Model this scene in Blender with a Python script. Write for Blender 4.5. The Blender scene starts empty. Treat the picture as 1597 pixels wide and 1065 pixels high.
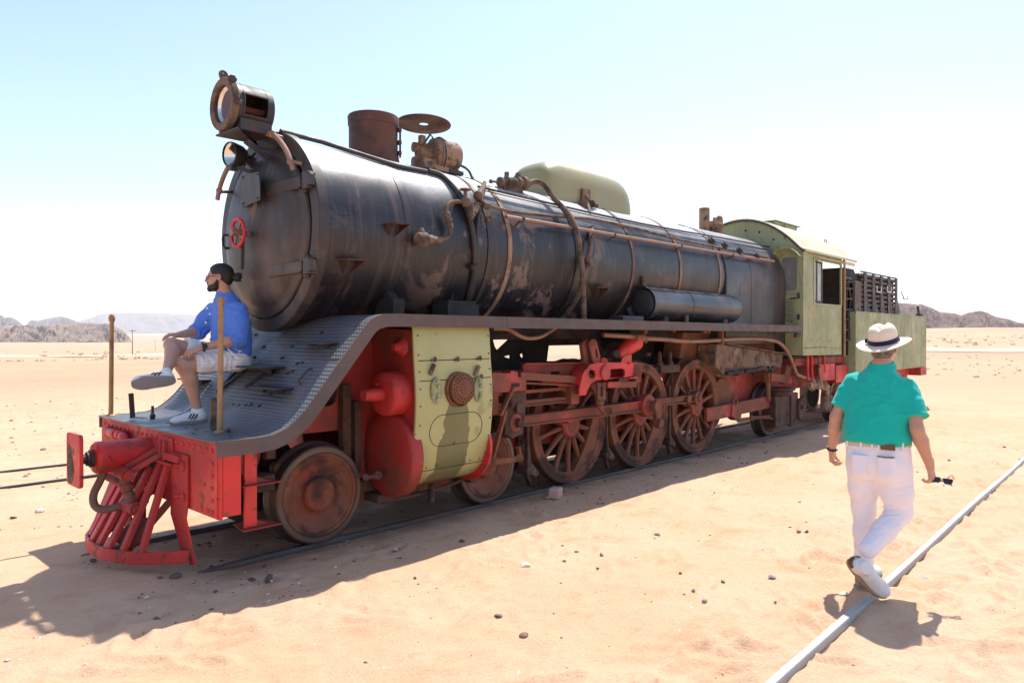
import bpy, bmesh, math, random
import numpy as np
from mathutils import Vector, Matrix, noise as mnoise
from mathutils.geometry import tessellate_polygon
random.seed(7); np.random.seed(7)
SC = bpy.context.scene
COL = SC.collection
R = math.radians
# ------------------------------------------------------------------ camera, sky, sun
# world frame: X runs along the track from the front of the engine to its tender, Y away to the far side, Z up (rail top = 0)
CAM = Vector((-2.10464, -5.65010, 1.64761)); FOC = 1111.14; YAW = R(43.2518); PITCH = R(-.352)
FW = Vector((math.cos(YAW)*math.cos(PITCH), math.sin(YAW)*math.cos(PITCH), math.sin(PITCH)))
RT = Vector((math.sin(YAW), -math.cos(YAW), 0)); UP = RT.cross(FW)
cam = bpy.data.cameras.new('camera'); co = bpy.data.objects.new('camera', cam); COL.objects.link(co)
co.matrix_world = Matrix(((RT.x, UP.x, -FW.x, CAM.x), (RT.y, UP.y, -FW.y, CAM.y), (RT.z, UP.z, -FW.z, CAM.z), (0, 0, 0, 1)))
cam.sensor_width = 36; cam.lens = 36*FOC/1597; cam.clip_start = .05; cam.clip_end = 60000
SC.camera = co
SUN = Vector((.55, .17, 1)).normalized()
EL = math.asin(SUN.z); AZ = math.atan2(SUN.y, SUN.x)
w = bpy.data.worlds.new('World'); SC.world = w; w.use_nodes = True
nt = w.node_tree; nt.nodes.clear()
sky = nt.nodes.new('ShaderNodeTexSky'); sky.sky_type = 'NISHITA'; sky.sun_disc = False
sky.sun_elevation = EL; sky.sun_rotation = math.pi/2-AZ; sky.altitude = 900; sky.air_density = 1.0; sky.dust_density = 1.2; sky.ozone_density = .3
bg = nt.nodes.new('ShaderNodeBackground'); bg.inputs[1].default_value = .15
wo = nt.nodes.new('ShaderNodeOutputWorld')
nt.links.new(sky.outputs[0], bg.inputs[0]); nt.links.new(bg.outputs[0], wo.inputs[0])
sl = bpy.data.lights.new('sun', 'SUN'); sl.energy = 4.2; sl.angle = R(.53); sl.color = (1, .95, .87)
so = bpy.data.objects.new('sun', sl); COL.objects.link(so); so.rotation_euler = SUN.to_track_quat('Z', 'Y').to_euler(); so.location = (0, 0, 30)
SC.cycles.volume_bounces = 1
vs = SC.view_settings; vs.view_transform = 'Standard'; vs.look = 'None'; vs.gamma = 1; vs.exposure = .8; vs.use_curve_mapping = False

# ------------------------------------------------------------------ measuring: a pixel of the photograph plus a real plane gives a real point
def ray(px, py): return FW + RT*((px-798.5)/FOC) - UP*((py-532.5)/FOC)
def PX(px, py, x): d = ray(px, py); return CAM + d*((x-CAM.x)/d.x)
def PY(px, py, y): d = ray(px, py); return CAM + d*((y-CAM.y)/d.y)
def PZ(px, py, z): d = ray(px, py); return CAM + d*((z-CAM.z)/d.z)
ZC, RB = 2.53, .80                                   # boiler axis height and radius
def PB(px, py, off=0.):                              # point on the boiler skin
    d = ray(px, py); r = RB+off
    a = d.y**2+d.z**2; oy, oz = CAM.y, CAM.z-ZC; b = oy*d.y+oz*d.z; cc = oy*oy+oz*oz-r*r
    disc = max(0, b*b-a*cc); return CAM + d*((-b-math.sqrt(disc))/a)
def ang(x, deg, off=0.):                             # point on the boiler by angle: 0 = top, 90 = camera side
    a = R(deg); return Vector((x, -(RB+off)*math.sin(a), ZC+(RB+off)*math.cos(a)))

# ------------------------------------------------------------------ mesh building
JOINED = {'vent_holes', 'plate_slots', 'rivet_row', 'casing_fastener', 'dry_straw', 'plate_bolts', 'dry_scrub', 'cab_rivet', 'casing_seam', 'haze', 'dirt_road', 'gravel_bank', 'three_stripes', 'shirt_buttons', 'coupling_screw'}
class MB:
    def __init__(s, org=(0, 0, 0)): s.v = []; s.f = []; s.o = Vector(org)
    def add(s, vs, fs):
        n = len(s.v); s.v += [Vector(p)-s.o for p in vs]; s.f += [tuple(i+n for i in f) for f in fs]; return s
    def box(s, c, d, rot=None):
        hx, hy, hz = d[0]/2, d[1]/2, d[2]/2
        vs = [Vector((x, y, z)) for x in (-hx, hx) for y in (-hy, hy) for z in (-hz, hz)]
        if rot is not None: vs = [rot @ p for p in vs]
        c = Vector(c)
        return s.add([p+c for p in vs], [(0, 1, 3, 2), (4, 6, 7, 5), (0, 4, 5, 1), (2, 3, 7, 6), (0, 2, 6, 4), (1, 5, 7, 3)])
    def b2(s, x0, x1, y0, y1, z0, z1): return s.box(((x0+x1)/2, (y0+y1)/2, (z0+z1)/2), (abs(x1-x0), abs(y1-y0), abs(z1-z0)))
    def bar(s, a, b, wd, ht, up=(0, 0, 1)):          # rectangular bar from a to b; ht along up
        a, b = Vector(a), Vector(b); d = b-a; L = d.length; x = d.normalized(); u = Vector(up); y = u.cross(x)
        if y.length < 1e-4: y = Vector((0, 1, 0)).cross(x)
        y.normalize(); z = x.cross(y)
        m = Matrix((x, y, z)).transposed()
        return s.box((a+b)/2, (L, wd, ht), m)
    def lathe(s, o, axis, prof, n=24, arc=(0, 2*math.pi), caps=True):
        o = Vector(o); ax = Vector(axis).normalized()
        t = Vector((0, 0, 1)) if abs(ax.z) < .9 else Vector((1, 0, 0))
        u = t.cross(ax).normalized(); v = ax.cross(u)
        full = abs(arc[1]-arc[0]-2*math.pi) < 1e-6
        k = n if full else n+1; vs = []; fs = []
        for r, h in prof:
            for i in range(k):
                a = arc[0]+(arc[1]-arc[0])*i/n; vs.append(o+ax*h+(u*math.cos(a)+v*math.sin(a))*max(r, 1e-4))
        for j in range(len(prof)-1):
            for i in range(n):
                i2 = (i+1) % k; fs.append((j*k+i, j*k+i2, (j+1)*k+i2, (j+1)*k+i))
        if full and caps:
            if prof[0][0] > 1e-3: fs.append(tuple(range(k))[::-1])
            if prof[-1][0] > 1e-3: fs.append(tuple((len(prof)-1)*k+i for i in range(k)))
        return s.add(vs, fs)
    def cyl(s, a, b, r, r2=None, n=14):
        a, b = Vector(a), Vector(b); d = b-a
        return s.lathe(a, d, [(r, 0), (r if r2 is None else r2, d.length)], n)
    def tube(s, pts, r, n=8, sm=0, rr=None):
        pts = [Vector(p) for p in pts]
        for _ in range(sm):                          # corner cutting keeps the ends
            q = [pts[0]]
            for a, b in zip(pts, pts[1:]): q += [a.lerp(b, .25), a.lerp(b, .75)]
            q.append(pts[-1]); pts = q
        m = len(pts); vs = []; fs = []; pu = None
        for i, p in enumerate(pts):
            d = (pts[min(i+1, m-1)]-pts[max(i-1, 0)]).normalized()
            if pu is None:
                pu = Vector((0, 0, 1)).cross(d)
                if pu.length < 1e-3: pu = Vector((1, 0, 0))
            pu = (pu-d*pu.dot(d)).normalized(); pv = d.cross(pu)
            q = r if rr is None else rr[min(len(rr)-1, int(i*len(rr)/m))]
            for k in range(n):
                a = 2*math.pi*k/n; vs.append(p+(pu*math.cos(a)+pv*math.sin(a))*q)
        for i in range(m-1):
            for k in range(n): k2 = (k+1) % n; fs.append((i*n+k, i*n+k2, (i+1)*n+k2, (i+1)*n+k))
        fs.append(tuple(range(n))[::-1]); fs.append(tuple((m-1)*n+k for k in range(n)))
        return s.add(vs, fs)
    def torus(s, c, axis, rad, r, n=24, k=8, arc=(0, 2*math.pi)):
        prof = [(rad+r*math.cos(2*math.pi*i/k), r*math.sin(2*math.pi*i/k)) for i in range(k+1)]
        return s.lathe(c, axis, prof, n, arc, caps=False)
    def prism(s, outer, ext, holes=()):
        outer = [Vector(p) for p in outer]; holes = [[Vector(p) for p in h] for h in holes]; ext = Vector(ext)
        loops = [outer]+holes; allp = [p for l in loops for p in l]; n = len(allp)
        tris = tessellate_polygon(loops)
        fs = [tuple(t) for t in tris]+[tuple(i+n for i in t[::-1]) for t in tris]
        k = 0
        for l in loops:
            m = len(l)
            for i in range(m): j = (i+1) % m; fs.append((k+i, k+j, k+j+n, k+i+n))
            k += m
        return s.add(allp+[p+ext for p in allp], fs)
    def ball(s, c, r, n=10, m=6, rot=None):
        c = Vector(c); r = Vector(r) if hasattr(r, '__len__') else Vector((r, r, r)); vs = []; fs = []
        for j in range(m+1):
            th = math.pi*j/m
            for i in range(n):
                a = 2*math.pi*i/n; p = Vector((r.x*math.sin(th)*math.cos(a), r.y*math.sin(th)*math.sin(a), r.z*math.cos(th)))
                vs.append(c+(rot @ p if rot is not None else p))
        for j in range(m):
            for i in range(n): i2 = (i+1) % n; fs.append((j*n+i, (j+1)*n+i, (j+1)*n+i2, j*n+i2))
        return s.add(vs, fs)
    def rivet(s, p, nrm, r=.011, h=.008, n=7):
        return s.lathe(p, nrm, [(r, 0), (r*.85, h*.6), (r*.4, h)], n)
    def build(s, name, m, parent=None, bevel=0., sm=35, seg=2):
        if name not in JOINED:
            gr = s.split()
            if len(gr) > 1:
                s.made = res = [g.build1(name, m, parent, bevel, sm, seg) for g in gr]; return res[0]
        o = s.build1(name, m, parent, bevel, sm, seg); s.made = [o]
        if name in JOINED: o['kind'] = 'stuff'
        return o
    def split(s, gap=.012):                          # pieces that do not touch become objects of their own
        n = len(s.v); par = list(range(n))
        def find(i):
            while par[i] != i: par[i] = par[par[i]]; i = par[i]
            return i
        for f in s.f:
            for i in f[1:]: par[find(i)] = find(f[0])
        comp = {}
        for i in range(n): comp.setdefault(find(i), []).append(i)
        C = []
        for ids in comp.values():
            A = np.array([s.v[i] for i in ids]); C.append([A.min(0)-gap, A.max(0)+gap, ids])
        q = list(range(len(C)))
        def fq(i):
            while q[i] != i: i = q[i]
            return i
        for i in range(len(C)):
            for j in range(i):
                if (C[i][0] < C[j][1]).all() and (C[j][0] < C[i][1]).all(): q[fq(i)] = fq(j)
        G = {}
        for i in range(len(C)): G.setdefault(fq(i), []).extend(C[i][2])
        if len(G) < 2: return [s]
        out = []
        for ids in sorted(G.values(), key=len, reverse=True):
            st = set(ids); mp = {k: t for t, k in enumerate(sorted(st))}; g = MB(s.o); g.v = [s.v[k] for k in sorted(st)]; g.f = [tuple(mp[k] for k in f) for f in s.f if f[0] in st]; out.append(g)
        return out
    def build1(s, name, m, parent=None, bevel=0., sm=35, seg=2):
        me = bpy.data.meshes.new(name); me.from_pydata([tuple(p) for p in s.v], [], s.f)
        bm = bmesh.new(); bm.from_mesh(me); bmesh.ops.remove_doubles(bm, verts=bm.verts, dist=1e-5)
        bmesh.ops.recalc_face_normals(bm, faces=bm.faces); bm.to_mesh(me); bm.free()
        return finish(name, me, m, parent, bevel, sm, seg, s.o)
def finish(name, me, m, parent=None, bevel=0., sm=35, seg=2, org=(0, 0, 0)):
    o = bpy.data.objects.new(name, me); COL.objects.link(o)
    if m: me.materials.append(m)
    if sm is not None:
        me.polygons.foreach_set('use_smooth', [True]*len(me.polygons))
        if sm < 180: me.set_sharp_from_angle(angle=R(sm))
    if bevel:
        b = o.modifiers.new('bevel', 'BEVEL'); b.width = bevel; b.segments = seg; b.limit_method = 'ANGLE'; b.angle_limit = R(40); b.use_clamp_overlap = True
    o.location = org
    if parent is not None:
        o.parent = parent
        if parent.type == 'EMPTY': o.location = Vector(org)-parent.location
    return o
def tag(o, label=None, cat=None, group=None, kind=None):
    if label: o['label'] = label
    if cat: o['category'] = cat
    if group: o['group'] = group
    if kind: o['kind'] = kind
    return o
def thing(name, label, cat, loc=(0, 0, 0), group=None):
    o = bpy.data.objects.new(name, None); COL.objects.link(o); o.location = loc; o.empty_display_size = .2
    return tag(o, label, cat, group)
def kids(o): return [c for c in bpy.data.objects if c.parent == o]
def copy_part(o, parent, loc=None, rot=None):
    c = o.copy(); COL.objects.link(c); c.parent = parent
    if loc is not None: c.location = loc
    if rot is not None: c.rotation_euler = rot
    for ch in kids(o): copy_part(ch, c)
    return c

# ------------------------------------------------------------------ materials
class N:
    def __init__(s, name):
        s.m = bpy.data.materials.new(name); s.m.use_nodes = True; s.t = s.m.node_tree
        s.b = s.t.nodes['Principled BSDF']; s.tc = s.t.nodes.new('ShaderNodeTexCoord')
    def link(s, a, b): s.t.links.new(a, b)
    def put(s, sock, v):
        if isinstance(v, (int, float)): sock.default_value = v
        elif isinstance(v, tuple): sock.default_value = v if len(v) == 4 or sock.type == 'VECTOR' else v+(1,)
        else: s.link(v, sock)
    def vec(s, st=(1, 1, 1), loc=(0, 0, 0), rot=(0, 0, 0), src=None):
        n = s.t.nodes.new('ShaderNodeMapping'); s.link(src or s.tc.outputs['Object'], n.inputs[0])
        n.inputs['Location'].default_value = loc; n.inputs['Rotation'].default_value = rot; n.inputs['Scale'].default_value = st; return n.outputs[0]
    def noise(s, sc, det=4, st=(1, 1, 1), rough=.55, dist=0, loc=(0, 0, 0)):
        n = s.t.nodes.new('ShaderNodeTexNoise'); s.link(s.vec(st, loc), n.inputs['Vector']); n.inputs['Scale'].default_value = sc
        n.inputs['Detail'].default_value = det; n.inputs['Roughness'].default_value = rough; n.inputs['Distortion'].default_value = dist; return n.outputs['Fac']
    def ramp(s, f, lo, hi, a=0., b=1.):
        n = s.t.nodes.new('ShaderNodeMapRange'); n.interpolation_type = 'SMOOTHSTEP'; s.link(f, n.inputs[0])
        for i, v in enumerate((lo, hi, a, b)): n.inputs[i+1].default_value = v
        return n.outputs[0]
    def mix(s, f, a, b):
        n = s.t.nodes.new('ShaderNodeMix'); n.data_type = 'RGBA'; s.put(n.inputs[0], f); s.put(n.inputs[6], a); s.put(n.inputs[7], b); return n.outputs[2]
    def math(s, op, a, b=0., c=0.):
        n = s.t.nodes.new('ShaderNodeMath'); n.operation = op; s.put(n.inputs[0], a); s.put(n.inputs[1], b); s.put(n.inputs[2], c); return n.outputs[0]
    def xyz(s, src=None):
        n = s.t.nodes.new('ShaderNodeSeparateXYZ'); s.link(src or s.tc.outputs['Object'], n.inputs[0]); return n.outputs
    def bump(s, h, strength=.4, dist=.004, nrm=None):
        n = s.t.nodes.new('ShaderNodeBump'); s.link(h, n.inputs['Height']); n.inputs['Strength'].default_value = strength; n.inputs['Distance'].default_value = dist
        if nrm is not None: s.link(nrm, n.inputs['Normal'])
        return n.outputs[0]
    def out(s, col=None, rough=None, metal=None, nrm=None, **kw):
        for k, v in (('Base Color', col), ('Roughness', rough), ('Metallic', metal), ('Normal', nrm)):
            if v is not None: s.put(s.b.inputs[k], v)
        for k, v in kw.items(): s.put(s.b.inputs[k.replace('_', ' ')], v)
        return s.m
def pmat(name, base, rough=.6, metal=0., layers=(), bump=None, var=.18, vs=3., spec=None, dent=None, **kw):
    """layers: (colour, noise scale, lo, hi, stretch, factor)"""
    n = N(name)
    dark = tuple(c*(1-var) for c in base); light = tuple(min(1, c*(1+var)) for c in base)
    c = n.mix(n.noise(vs, 5), dark, light); rg = n.ramp(n.noise(vs*2.3, 4, loc=(3, 1, 2)), .3, .7, max(.05, rough-.1), min(1, rough+.12))
    for i, (lc, sc, lo, hi, st, f) in enumerate(layers):
        k = n.ramp(n.noise(sc, 6, st, .6, .3, (i*7.3+1, i*3.1, i*1.7)), lo, hi, 0, f); c = n.mix(k, c, lc); 
        rn = n.t.nodes.new('ShaderNodeMix'); n.link(k, rn.inputs[0]); n.link(rg, rn.inputs[2]); rn.inputs[3].default_value = min(1, rough+.3); rg = rn.outputs[0]
    nrm = None
    if bump: nrm = n.bump(n.noise(bump[0], 5, loc=(1, 5, 2)), bump[1], bump[2])
    if dent: nrm = n.bump(n.noise(dent[0], 2, (1, 1, .7)), dent[1], dent[2], nrm)
    if spec is not None: kw['Specular_IOR_Level'] = spec
    return n.out(c, rg, metal, nrm, **kw)
RUST = (.17, .062, .03); DUST = (.38, .235, .145)
ZC = 2.53
def boiler_mat(name, base=(.009, .0095, .012), dust=.75, rough=.40, pale=.8, isle=1., sx=10, sy=.3):
    n = N(name); c = n.mix(n.noise(1.2, 6), tuple(v*.75 for v in base), tuple(v*1.5 for v in base))
    # thin brown dust film in runs down the plates, then denser islands with pale edges, then fine vertical scratches
    film = n.ramp(n.noise(1.1, 5, (.9, .6, .9), .6, .4), .42, .70, 0, .36*dust); c = n.mix(film, c, (.07, .038, .027))
    run = n.ramp(n.noise(2.2, 6, (sx/2, max(.5, sy/2), .35), .62, .2, (4, 2, 7)), .52, .72, 0, .5*dust); c = n.mix(run, c, (.16, .098, .075))
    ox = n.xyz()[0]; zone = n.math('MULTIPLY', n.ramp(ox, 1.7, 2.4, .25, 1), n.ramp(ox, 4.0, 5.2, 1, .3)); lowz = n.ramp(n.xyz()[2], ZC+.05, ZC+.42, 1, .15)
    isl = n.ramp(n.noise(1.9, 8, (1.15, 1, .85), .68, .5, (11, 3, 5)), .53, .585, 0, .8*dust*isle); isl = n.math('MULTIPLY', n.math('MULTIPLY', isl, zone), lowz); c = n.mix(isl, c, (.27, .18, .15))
    wht = n.math('MULTIPLY', n.ramp(n.noise(4.2, 7, (2.6, 1, .5), .7, 1.2, (1, 13, 5)), .64, .69, 0, .42*dust*isle), lowz); c = n.mix(wht, c, (.30, .25, .23))
    scr = n.ramp(n.noise(10, 4, (sx, sy, .22), .6, 0, (2, 8, 1)), .54, .78, 0, .28*dust); c = n.mix(scr, c, (.25, .19, .16))
    rst = n.ramp(n.noise(3.1, 7, (1, 1, 1), .7, .3, (5, 9, 3)), .58, .70, 0, .7*dust); c = n.mix(rst, c, (.115, .045, .022))
    top = n.math('MULTIPLY', n.ramp(n.math('ADD', n.xyz()[2], n.math('MULTIPLY', n.math('SUBTRACT', n.noise(1.6, 6, (1, 1, .6), .65, .5, (1, 9, 4)), .5), .5)), ZC+.34, ZC+.70, 0, 1), pale); c = n.mix(top, c, (.52, .52, .535))  # upper skin paled by height: the sun and sky highlight painted in
    rg = n.math('ADD', n.math('MULTIPLY', film, .2), n.math('ADD', n.math('MULTIPLY', isl, .35), n.ramp(n.noise(2.3, 5), .3, .7, rough-.06, rough+.10)))
    h = n.math('ADD', n.math('MULTIPLY', n.noise(.9, 2, (1, .7, .7)), 1.), n.math('MULTIPLY', n.noise(38, 4), .05))
    return n.out(c, rg, 0., n.bump(h, .40, .03), Specular_IOR_Level=.45, Coat_Weight=.10, Coat_Roughness=.4)
M = {}
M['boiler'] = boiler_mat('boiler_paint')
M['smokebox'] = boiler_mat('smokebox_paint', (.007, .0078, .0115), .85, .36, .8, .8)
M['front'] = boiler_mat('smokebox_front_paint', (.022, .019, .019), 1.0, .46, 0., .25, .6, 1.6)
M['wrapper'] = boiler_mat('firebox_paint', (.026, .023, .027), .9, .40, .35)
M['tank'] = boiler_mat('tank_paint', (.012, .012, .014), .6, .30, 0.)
M['red'] = pmat('red_paint', (.60, .022, .022), .42, 0, [((.44, .06, .05), 2.2, .45, .70, (1, 1, 1), .5), ((.62, .07, .06), 5, .5, .8, (1, 1, .4), .4), (DUST, 3.0, .55, .78, (1, 1, .5), .55), (RUST, 8, .57, .64, (1, 1, 1), .85), ((.30, .022, .02), 1.3, .45, .6, (1, 1, .6), .6), ((.05, .026, .022), 13, .62, .67, (1, 1, 1), .9)], (45, .3, .003), .14, dent=(5, .5, .03))
M['dullred'] = pmat('dusty_red_paint', (.33, .024, .019), .55, 0, [((.12, .042, .024), 2.0, .4, .62, (1, 1, 1), .75), (DUST, 4, .6, .85, (1, 1, 1), .4)], (40, .3, .004), .2)  # duller red paint with brown patches and dust
M['gearred'] = pmat('worn_red_gear_paint', (.40, .038, .03), .5, 0, [((.16, .058, .032), 2.6, .34, .54, (1, 1, 1), .92), ((.12, .06, .045), 5, .6, .72, (1, 1, 1), .8)], (40, .3, .004), .2)
M['wheel'] = pmat('rusted_wheel', (.175, .058, .028), .72, 0, [((.30, .048, .03), 1.6, .52, .7, (1, 1, 1), .5), ((.34, .17, .085), 3.5, .55, .8, (1, 1, 1), .45), ((.04, .024, .02), 4, .46, .64, (1, 1, 1), .85)], (60, .45, .005), .3)
M['tyre'] = pmat('tyre_steel', (.11, .085, .075), .42, .6, [(RUST, 4, .45, .7, (1, 1, 1), .6)], (60, .2, .003))
M['rust'] = pmat('rust', RUST, .8, 0, [((.28, .12, .055), 3, .45, .7, (1, 1, 1), .7), ((.06, .03, .02), 6, .55, .75, (1, 1, 1), .7)], (50, .5, .006), .3)
M['dusty'] = pmat('dust_covered_iron', (.15, .095, .065), .8, 0, [(DUST, 4, .52, .72, (1, 1, 1), .6), ((.045, .03, .024), 6, .46, .62, (1, 1, 1), .8)], (50, .5, .006), .25)
M['tan'] = pmat('sand_coated_casting', (.31, .195, .12), .8, 0, [((.16, .085, .05), 5, .45, .62, (1, 1, 1), .8), ((.04, .032, .03), 8, .54, .64, (1, 1, 1), .8)], (40, .5, .006), .2)
M['copper'] = pmat('dusty_copper_pipe', (.26, .145, .10), .55, .2, [((.17, .09, .06), 6, .5, .7, (1, 1, 1), .7), (DUST, 3, .55, .8, (1, 1, 1), .5)], (50, .3, .003), .2)
M['iron'] = pmat('dark_iron', (.045, .042, .042), .55, .3, [(RUST, 3, .52, .72, (1, 1, 1), .6), (DUST, 6, .62, .85, (1, 1, 1), .4)], (50, .3, .004), .25)
M['darkrust'] = pmat('dark_greasy_rust', (.075, .032, .021), .7, 0, [((.03, .02, .017), 5, .45, .65, (1, 1, 1), .8), (RUST, 9, .55, .75, (1, 1, 1), .6)], (50, .4, .005), .25)
M['black'] = pmat('sooty_black', (.018, .016, .015), .8, 0, [(RUST, 2, .5, .75, (1, 1, 1), .5)], (40, .4, .006))
M['edge'] = pmat('footplate_edge_steel', (.092, .068, .062), .62, .1, [(RUST, 4, .5, .75, (1, 1, 1), .5), ((.15, .108, .095), 2, .45, .7, (.4, 1, 1), .6)], (50, .3, .003))
M['green'] = pmat('sage_green_paint', (.325, .335, .165), .46, 0, [((.265, .30, .165), 1.5, .40, .62, (1, 1, 1), .8), ((.46, .36, .19), 2.2, .52, .75, (1, 1, .35), .55), ((.22, .235, .12), 4, .50, .70, (2.5, 2.5, .3), .7), ((.24, .15, .08), 3, .56, .74, (1.5, 1.5, .35), .5), (RUST, 11, .62, .68, (1, 1, 1), .8)], (30, .2, .003), .08, dent=(3.2, .55, .06))
M['dome'] = pmat('dome_green_paint', (.29, .265, .12), .36, 0, [((.17, .36, .31), 3.2, .62, .7, (1, 1, 1), .75), ((.30, .25, .12), 1.7, .45, .7, (1, 1, 1), .6)], (20, .12, .004), .1)
M['cabroof'] = pmat('cream_roof_paint', (.55, .50, .33), .5, 0, [((.40, .36, .22), 2, .5, .75, (1, 1, 1), .6)], (30, .2, .003), .1)
M['chimney'] = pmat('rusted_chimney', (.075, .036, .028), .62, .2, [((.17, .07, .045), 3, .45, .7, (1, 1, .4), .6), ((.03, .022, .02), 2.5, .5, .7, (1, 1, 1), .7)], (40, .3, .004), .2)
M['lamp_glass'] = N('lamp_glass').out((.95, .96, .97), .02, 0., Transmission_Weight=1., IOR=1.12)
M['mirror'] = pmat('tarnished_reflector', (.80, .72, .62), .16, 1., [((.55, .42, .3), 9, .5, .75, (1, 1, 1), .6)], None, .06)
M['window'] = pmat('dusty_window_glass', (.15, .155, .15), .12, 0, [((.42, .38, .32), 4, .45, .8, (1, 1, 1), .35)], None, .2, 4, .8)
M['white_paint'] = pmat('white_paint', (.75, .74, .7), .5)
M['wood'] = pmat('weathered_planks', (.10, .066, .05), .8, 0, [((.19, .14, .11), 3, .45, .7, (.4, 1, 3), .6), ((.10, .06, .04), 5, .55, .75, (.3, 1, 4), .6)], (50, .4, .004), .25)
M['post'] = pmat('sandy_rust_post', (.36, .21, .095), .65, .1, [((.22, .10, .05), 7, .5, .66, (1, 1, .6), .8), ((.06, .04, .03), 9, .64, .72, (1, 1, .5), .8)], (60, .3, .003), .15)
M['hose'] = pmat('dusty_rubber_hose', (.17, .095, .075), .8, 0, [((.30, .20, .15), 5, .5, .75, (1, 1, 1), .6)], (80, .4, .004))
M['rail'] = pmat('rail_steel', (.06, .05, .05), .6, .3, [(RUST, 5, .5, .72, (.2, 1, 1), .7), (DUST, 3, .55, .8, (.3, 1, 1), .5)], (60, .3, .003))
M['railtop'] = pmat('sun_bleached_rail', (.33, .33, .325), .55, .2, [((.45, .36, .27), 3, .52, .75, (.3, 1, 1), .6), ((.24, .19, .16), 6, .62, .75, (.2, 1, 1), .6)], (60, .3, .003))
def chequer_mat():
    n = N('chequer_plate'); o = n.xyz(); k = 2*math.pi/.064
    a = n.math('SINE', n.math('MULTIPLY', n.math('ADD', n.math('MULTIPLY', o[0], 1.35), o[1]), k)); b = n.math('SINE', n.math('MULTIPLY', n.math('SUBTRACT', n.math('MULTIPLY', o[0], 1.35), o[1]), k))
    h = n.ramp(n.math('MULTIPLY', a, b), .1, .7)
    wear = n.ramp(n.noise(2.2, 6), .4, .7); c = n.mix(wear, (.095, .10, .118), (.15, .138, .132))
    c = n.mix(n.math('MULTIPLY', h, .30), c, (.50, .51, .55))
    d = n.ramp(n.noise(4, 6, loc=(3, 3, 3)), .55, .8, 0, .6); c = n.mix(d, c, (.24, .16, .115))
    return n.out(c, n.ramp(n.noise(5, 4), .3, .7, .38, .58), .3, n.bump(h, 1., .013))
M['plate'] = chequer_mat()
def casing_mat():                                   # cylinder casing: oil run under the perforated valve cover
    n = N('cylinder_casing_paint'); o = n.xyz()
    c = n.mix(n.noise(1.6, 5), (.37, .375, .15), (.43, .405, .185)); c = n.mix(n.ramp(n.noise(3, 6, (2, 2, .4), .6), .55, .75, 0, .5), c, (.31, .33, .16))
    wob = n.math('MULTIPLY', n.math('SUBTRACT', n.noise(5, 4, (.01, 1, 1)), .5), .16)
    dx = n.math('ABSOLUTE', n.math('SUBTRACT', n.math('ADD', o[0], wob), 2.05))
    wid = n.math('ADD', n.ramp(o[2], .5, 1.25, .185, .10), n.math('MULTIPLY', n.math('SUBTRACT', n.noise(3.5, 3, (.01, 1, 1), loc=(4, 4, 4)), .5), .14))
    run = n.math('MULTIPLY', n.math('LESS_THAN', dx, wid), n.math('LESS_THAN', o[2], 1.17)); c = n.mix(n.math('MULTIPLY', run, .93), c, (.125, .13, .052))
    sp = n.ramp(n.noise(2.3, 6, loc=(7, 1, 3)), .63, .69, 0, .7); c = n.mix(sp, c, (.22, .225, .11)); c = n.mix(n.ramp(n.noise(8, 5, loc=(2, 2, 9)), .68, .74, 0, .6), c, RUST)
    low = n.ramp(n.math('ADD', o[2], n.math('MULTIPLY', n.noise(6, 4), .2)), .42, .60, .7, 0); c = n.mix(low, c, (.23, .12, .06))
    return n.out(c, n.math('SUBTRACT', .5, n.math('MULTIPLY', run, .18)), 0., n.bump(n.noise(25, 4), .15, .003))
M['casing'] = casing_mat()
# ------------------------------------------------------------------ ground
def _hash(ix, iy, seed):
    h = (ix.astype(np.int64)*374761393 + iy.astype(np.int64)*668265263 + seed*974634777) & 0xffffffff
    h = ((h ^ (h >> 13))*1274126177) & 0xffffffff
    return ((h ^ (h >> 16)) & 0xffff)/65535.
def vnoise(x, y, seed=0):
    ix = np.floor(x); iy = np.floor(y); fx = x-ix; fy = y-iy; fx = fx*fx*fx*(fx*(fx*6-15)+10); fy = fy*fy*fy*(fy*(fy*6-15)+10)
    a = _hash(ix, iy, seed); b = _hash(ix+1, iy, seed); c = _hash(ix, iy+1, seed); d = _hash(ix+1, iy+1, seed)
    return (a*(1-fx)+b*fx)*(1-fy)+(c*(1-fx)+d*fx)*fy-.5
def fbm(x, y, oct=4, seed=0, g=.5):
    s = 0; a = 1; f = 1
    for i in range(oct): s = s+a*vnoise(x*f+i*17.3, y*f-i*9.1, seed+i); a *= g; f *= 2.03
    return s
def sstep(x, a, b): t = np.clip((x-a)/(b-a), 0, 1); return t*t*(3-2*t)
_rd = np.random.RandomState(5)
FOOT = []                                            # trodden marks in the sand: x, y, heading, length, depth
for i in range(420):
    fx, fy = _rd.uniform(-1.5, 12), _rd.uniform(-5.7, -1.7)
    dens = 1 if fy < -3.6 else .35
    if _rd.rand() < dens: FOOT.append((fx, fy, _rd.normal(0, .5)+(math.pi if _rd.rand() < .4 else 0), _rd.uniform(.2, .3), _rd.uniform(.010, .030)*(1 if fy < -3.4 else .4)))
for i in range(70): FOOT.append((_rd.uniform(-2, 3), _rd.uniform(-2.2, -.8), _rd.normal(0, .6), .25, _rd.uniform(.006, .02)))
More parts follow.
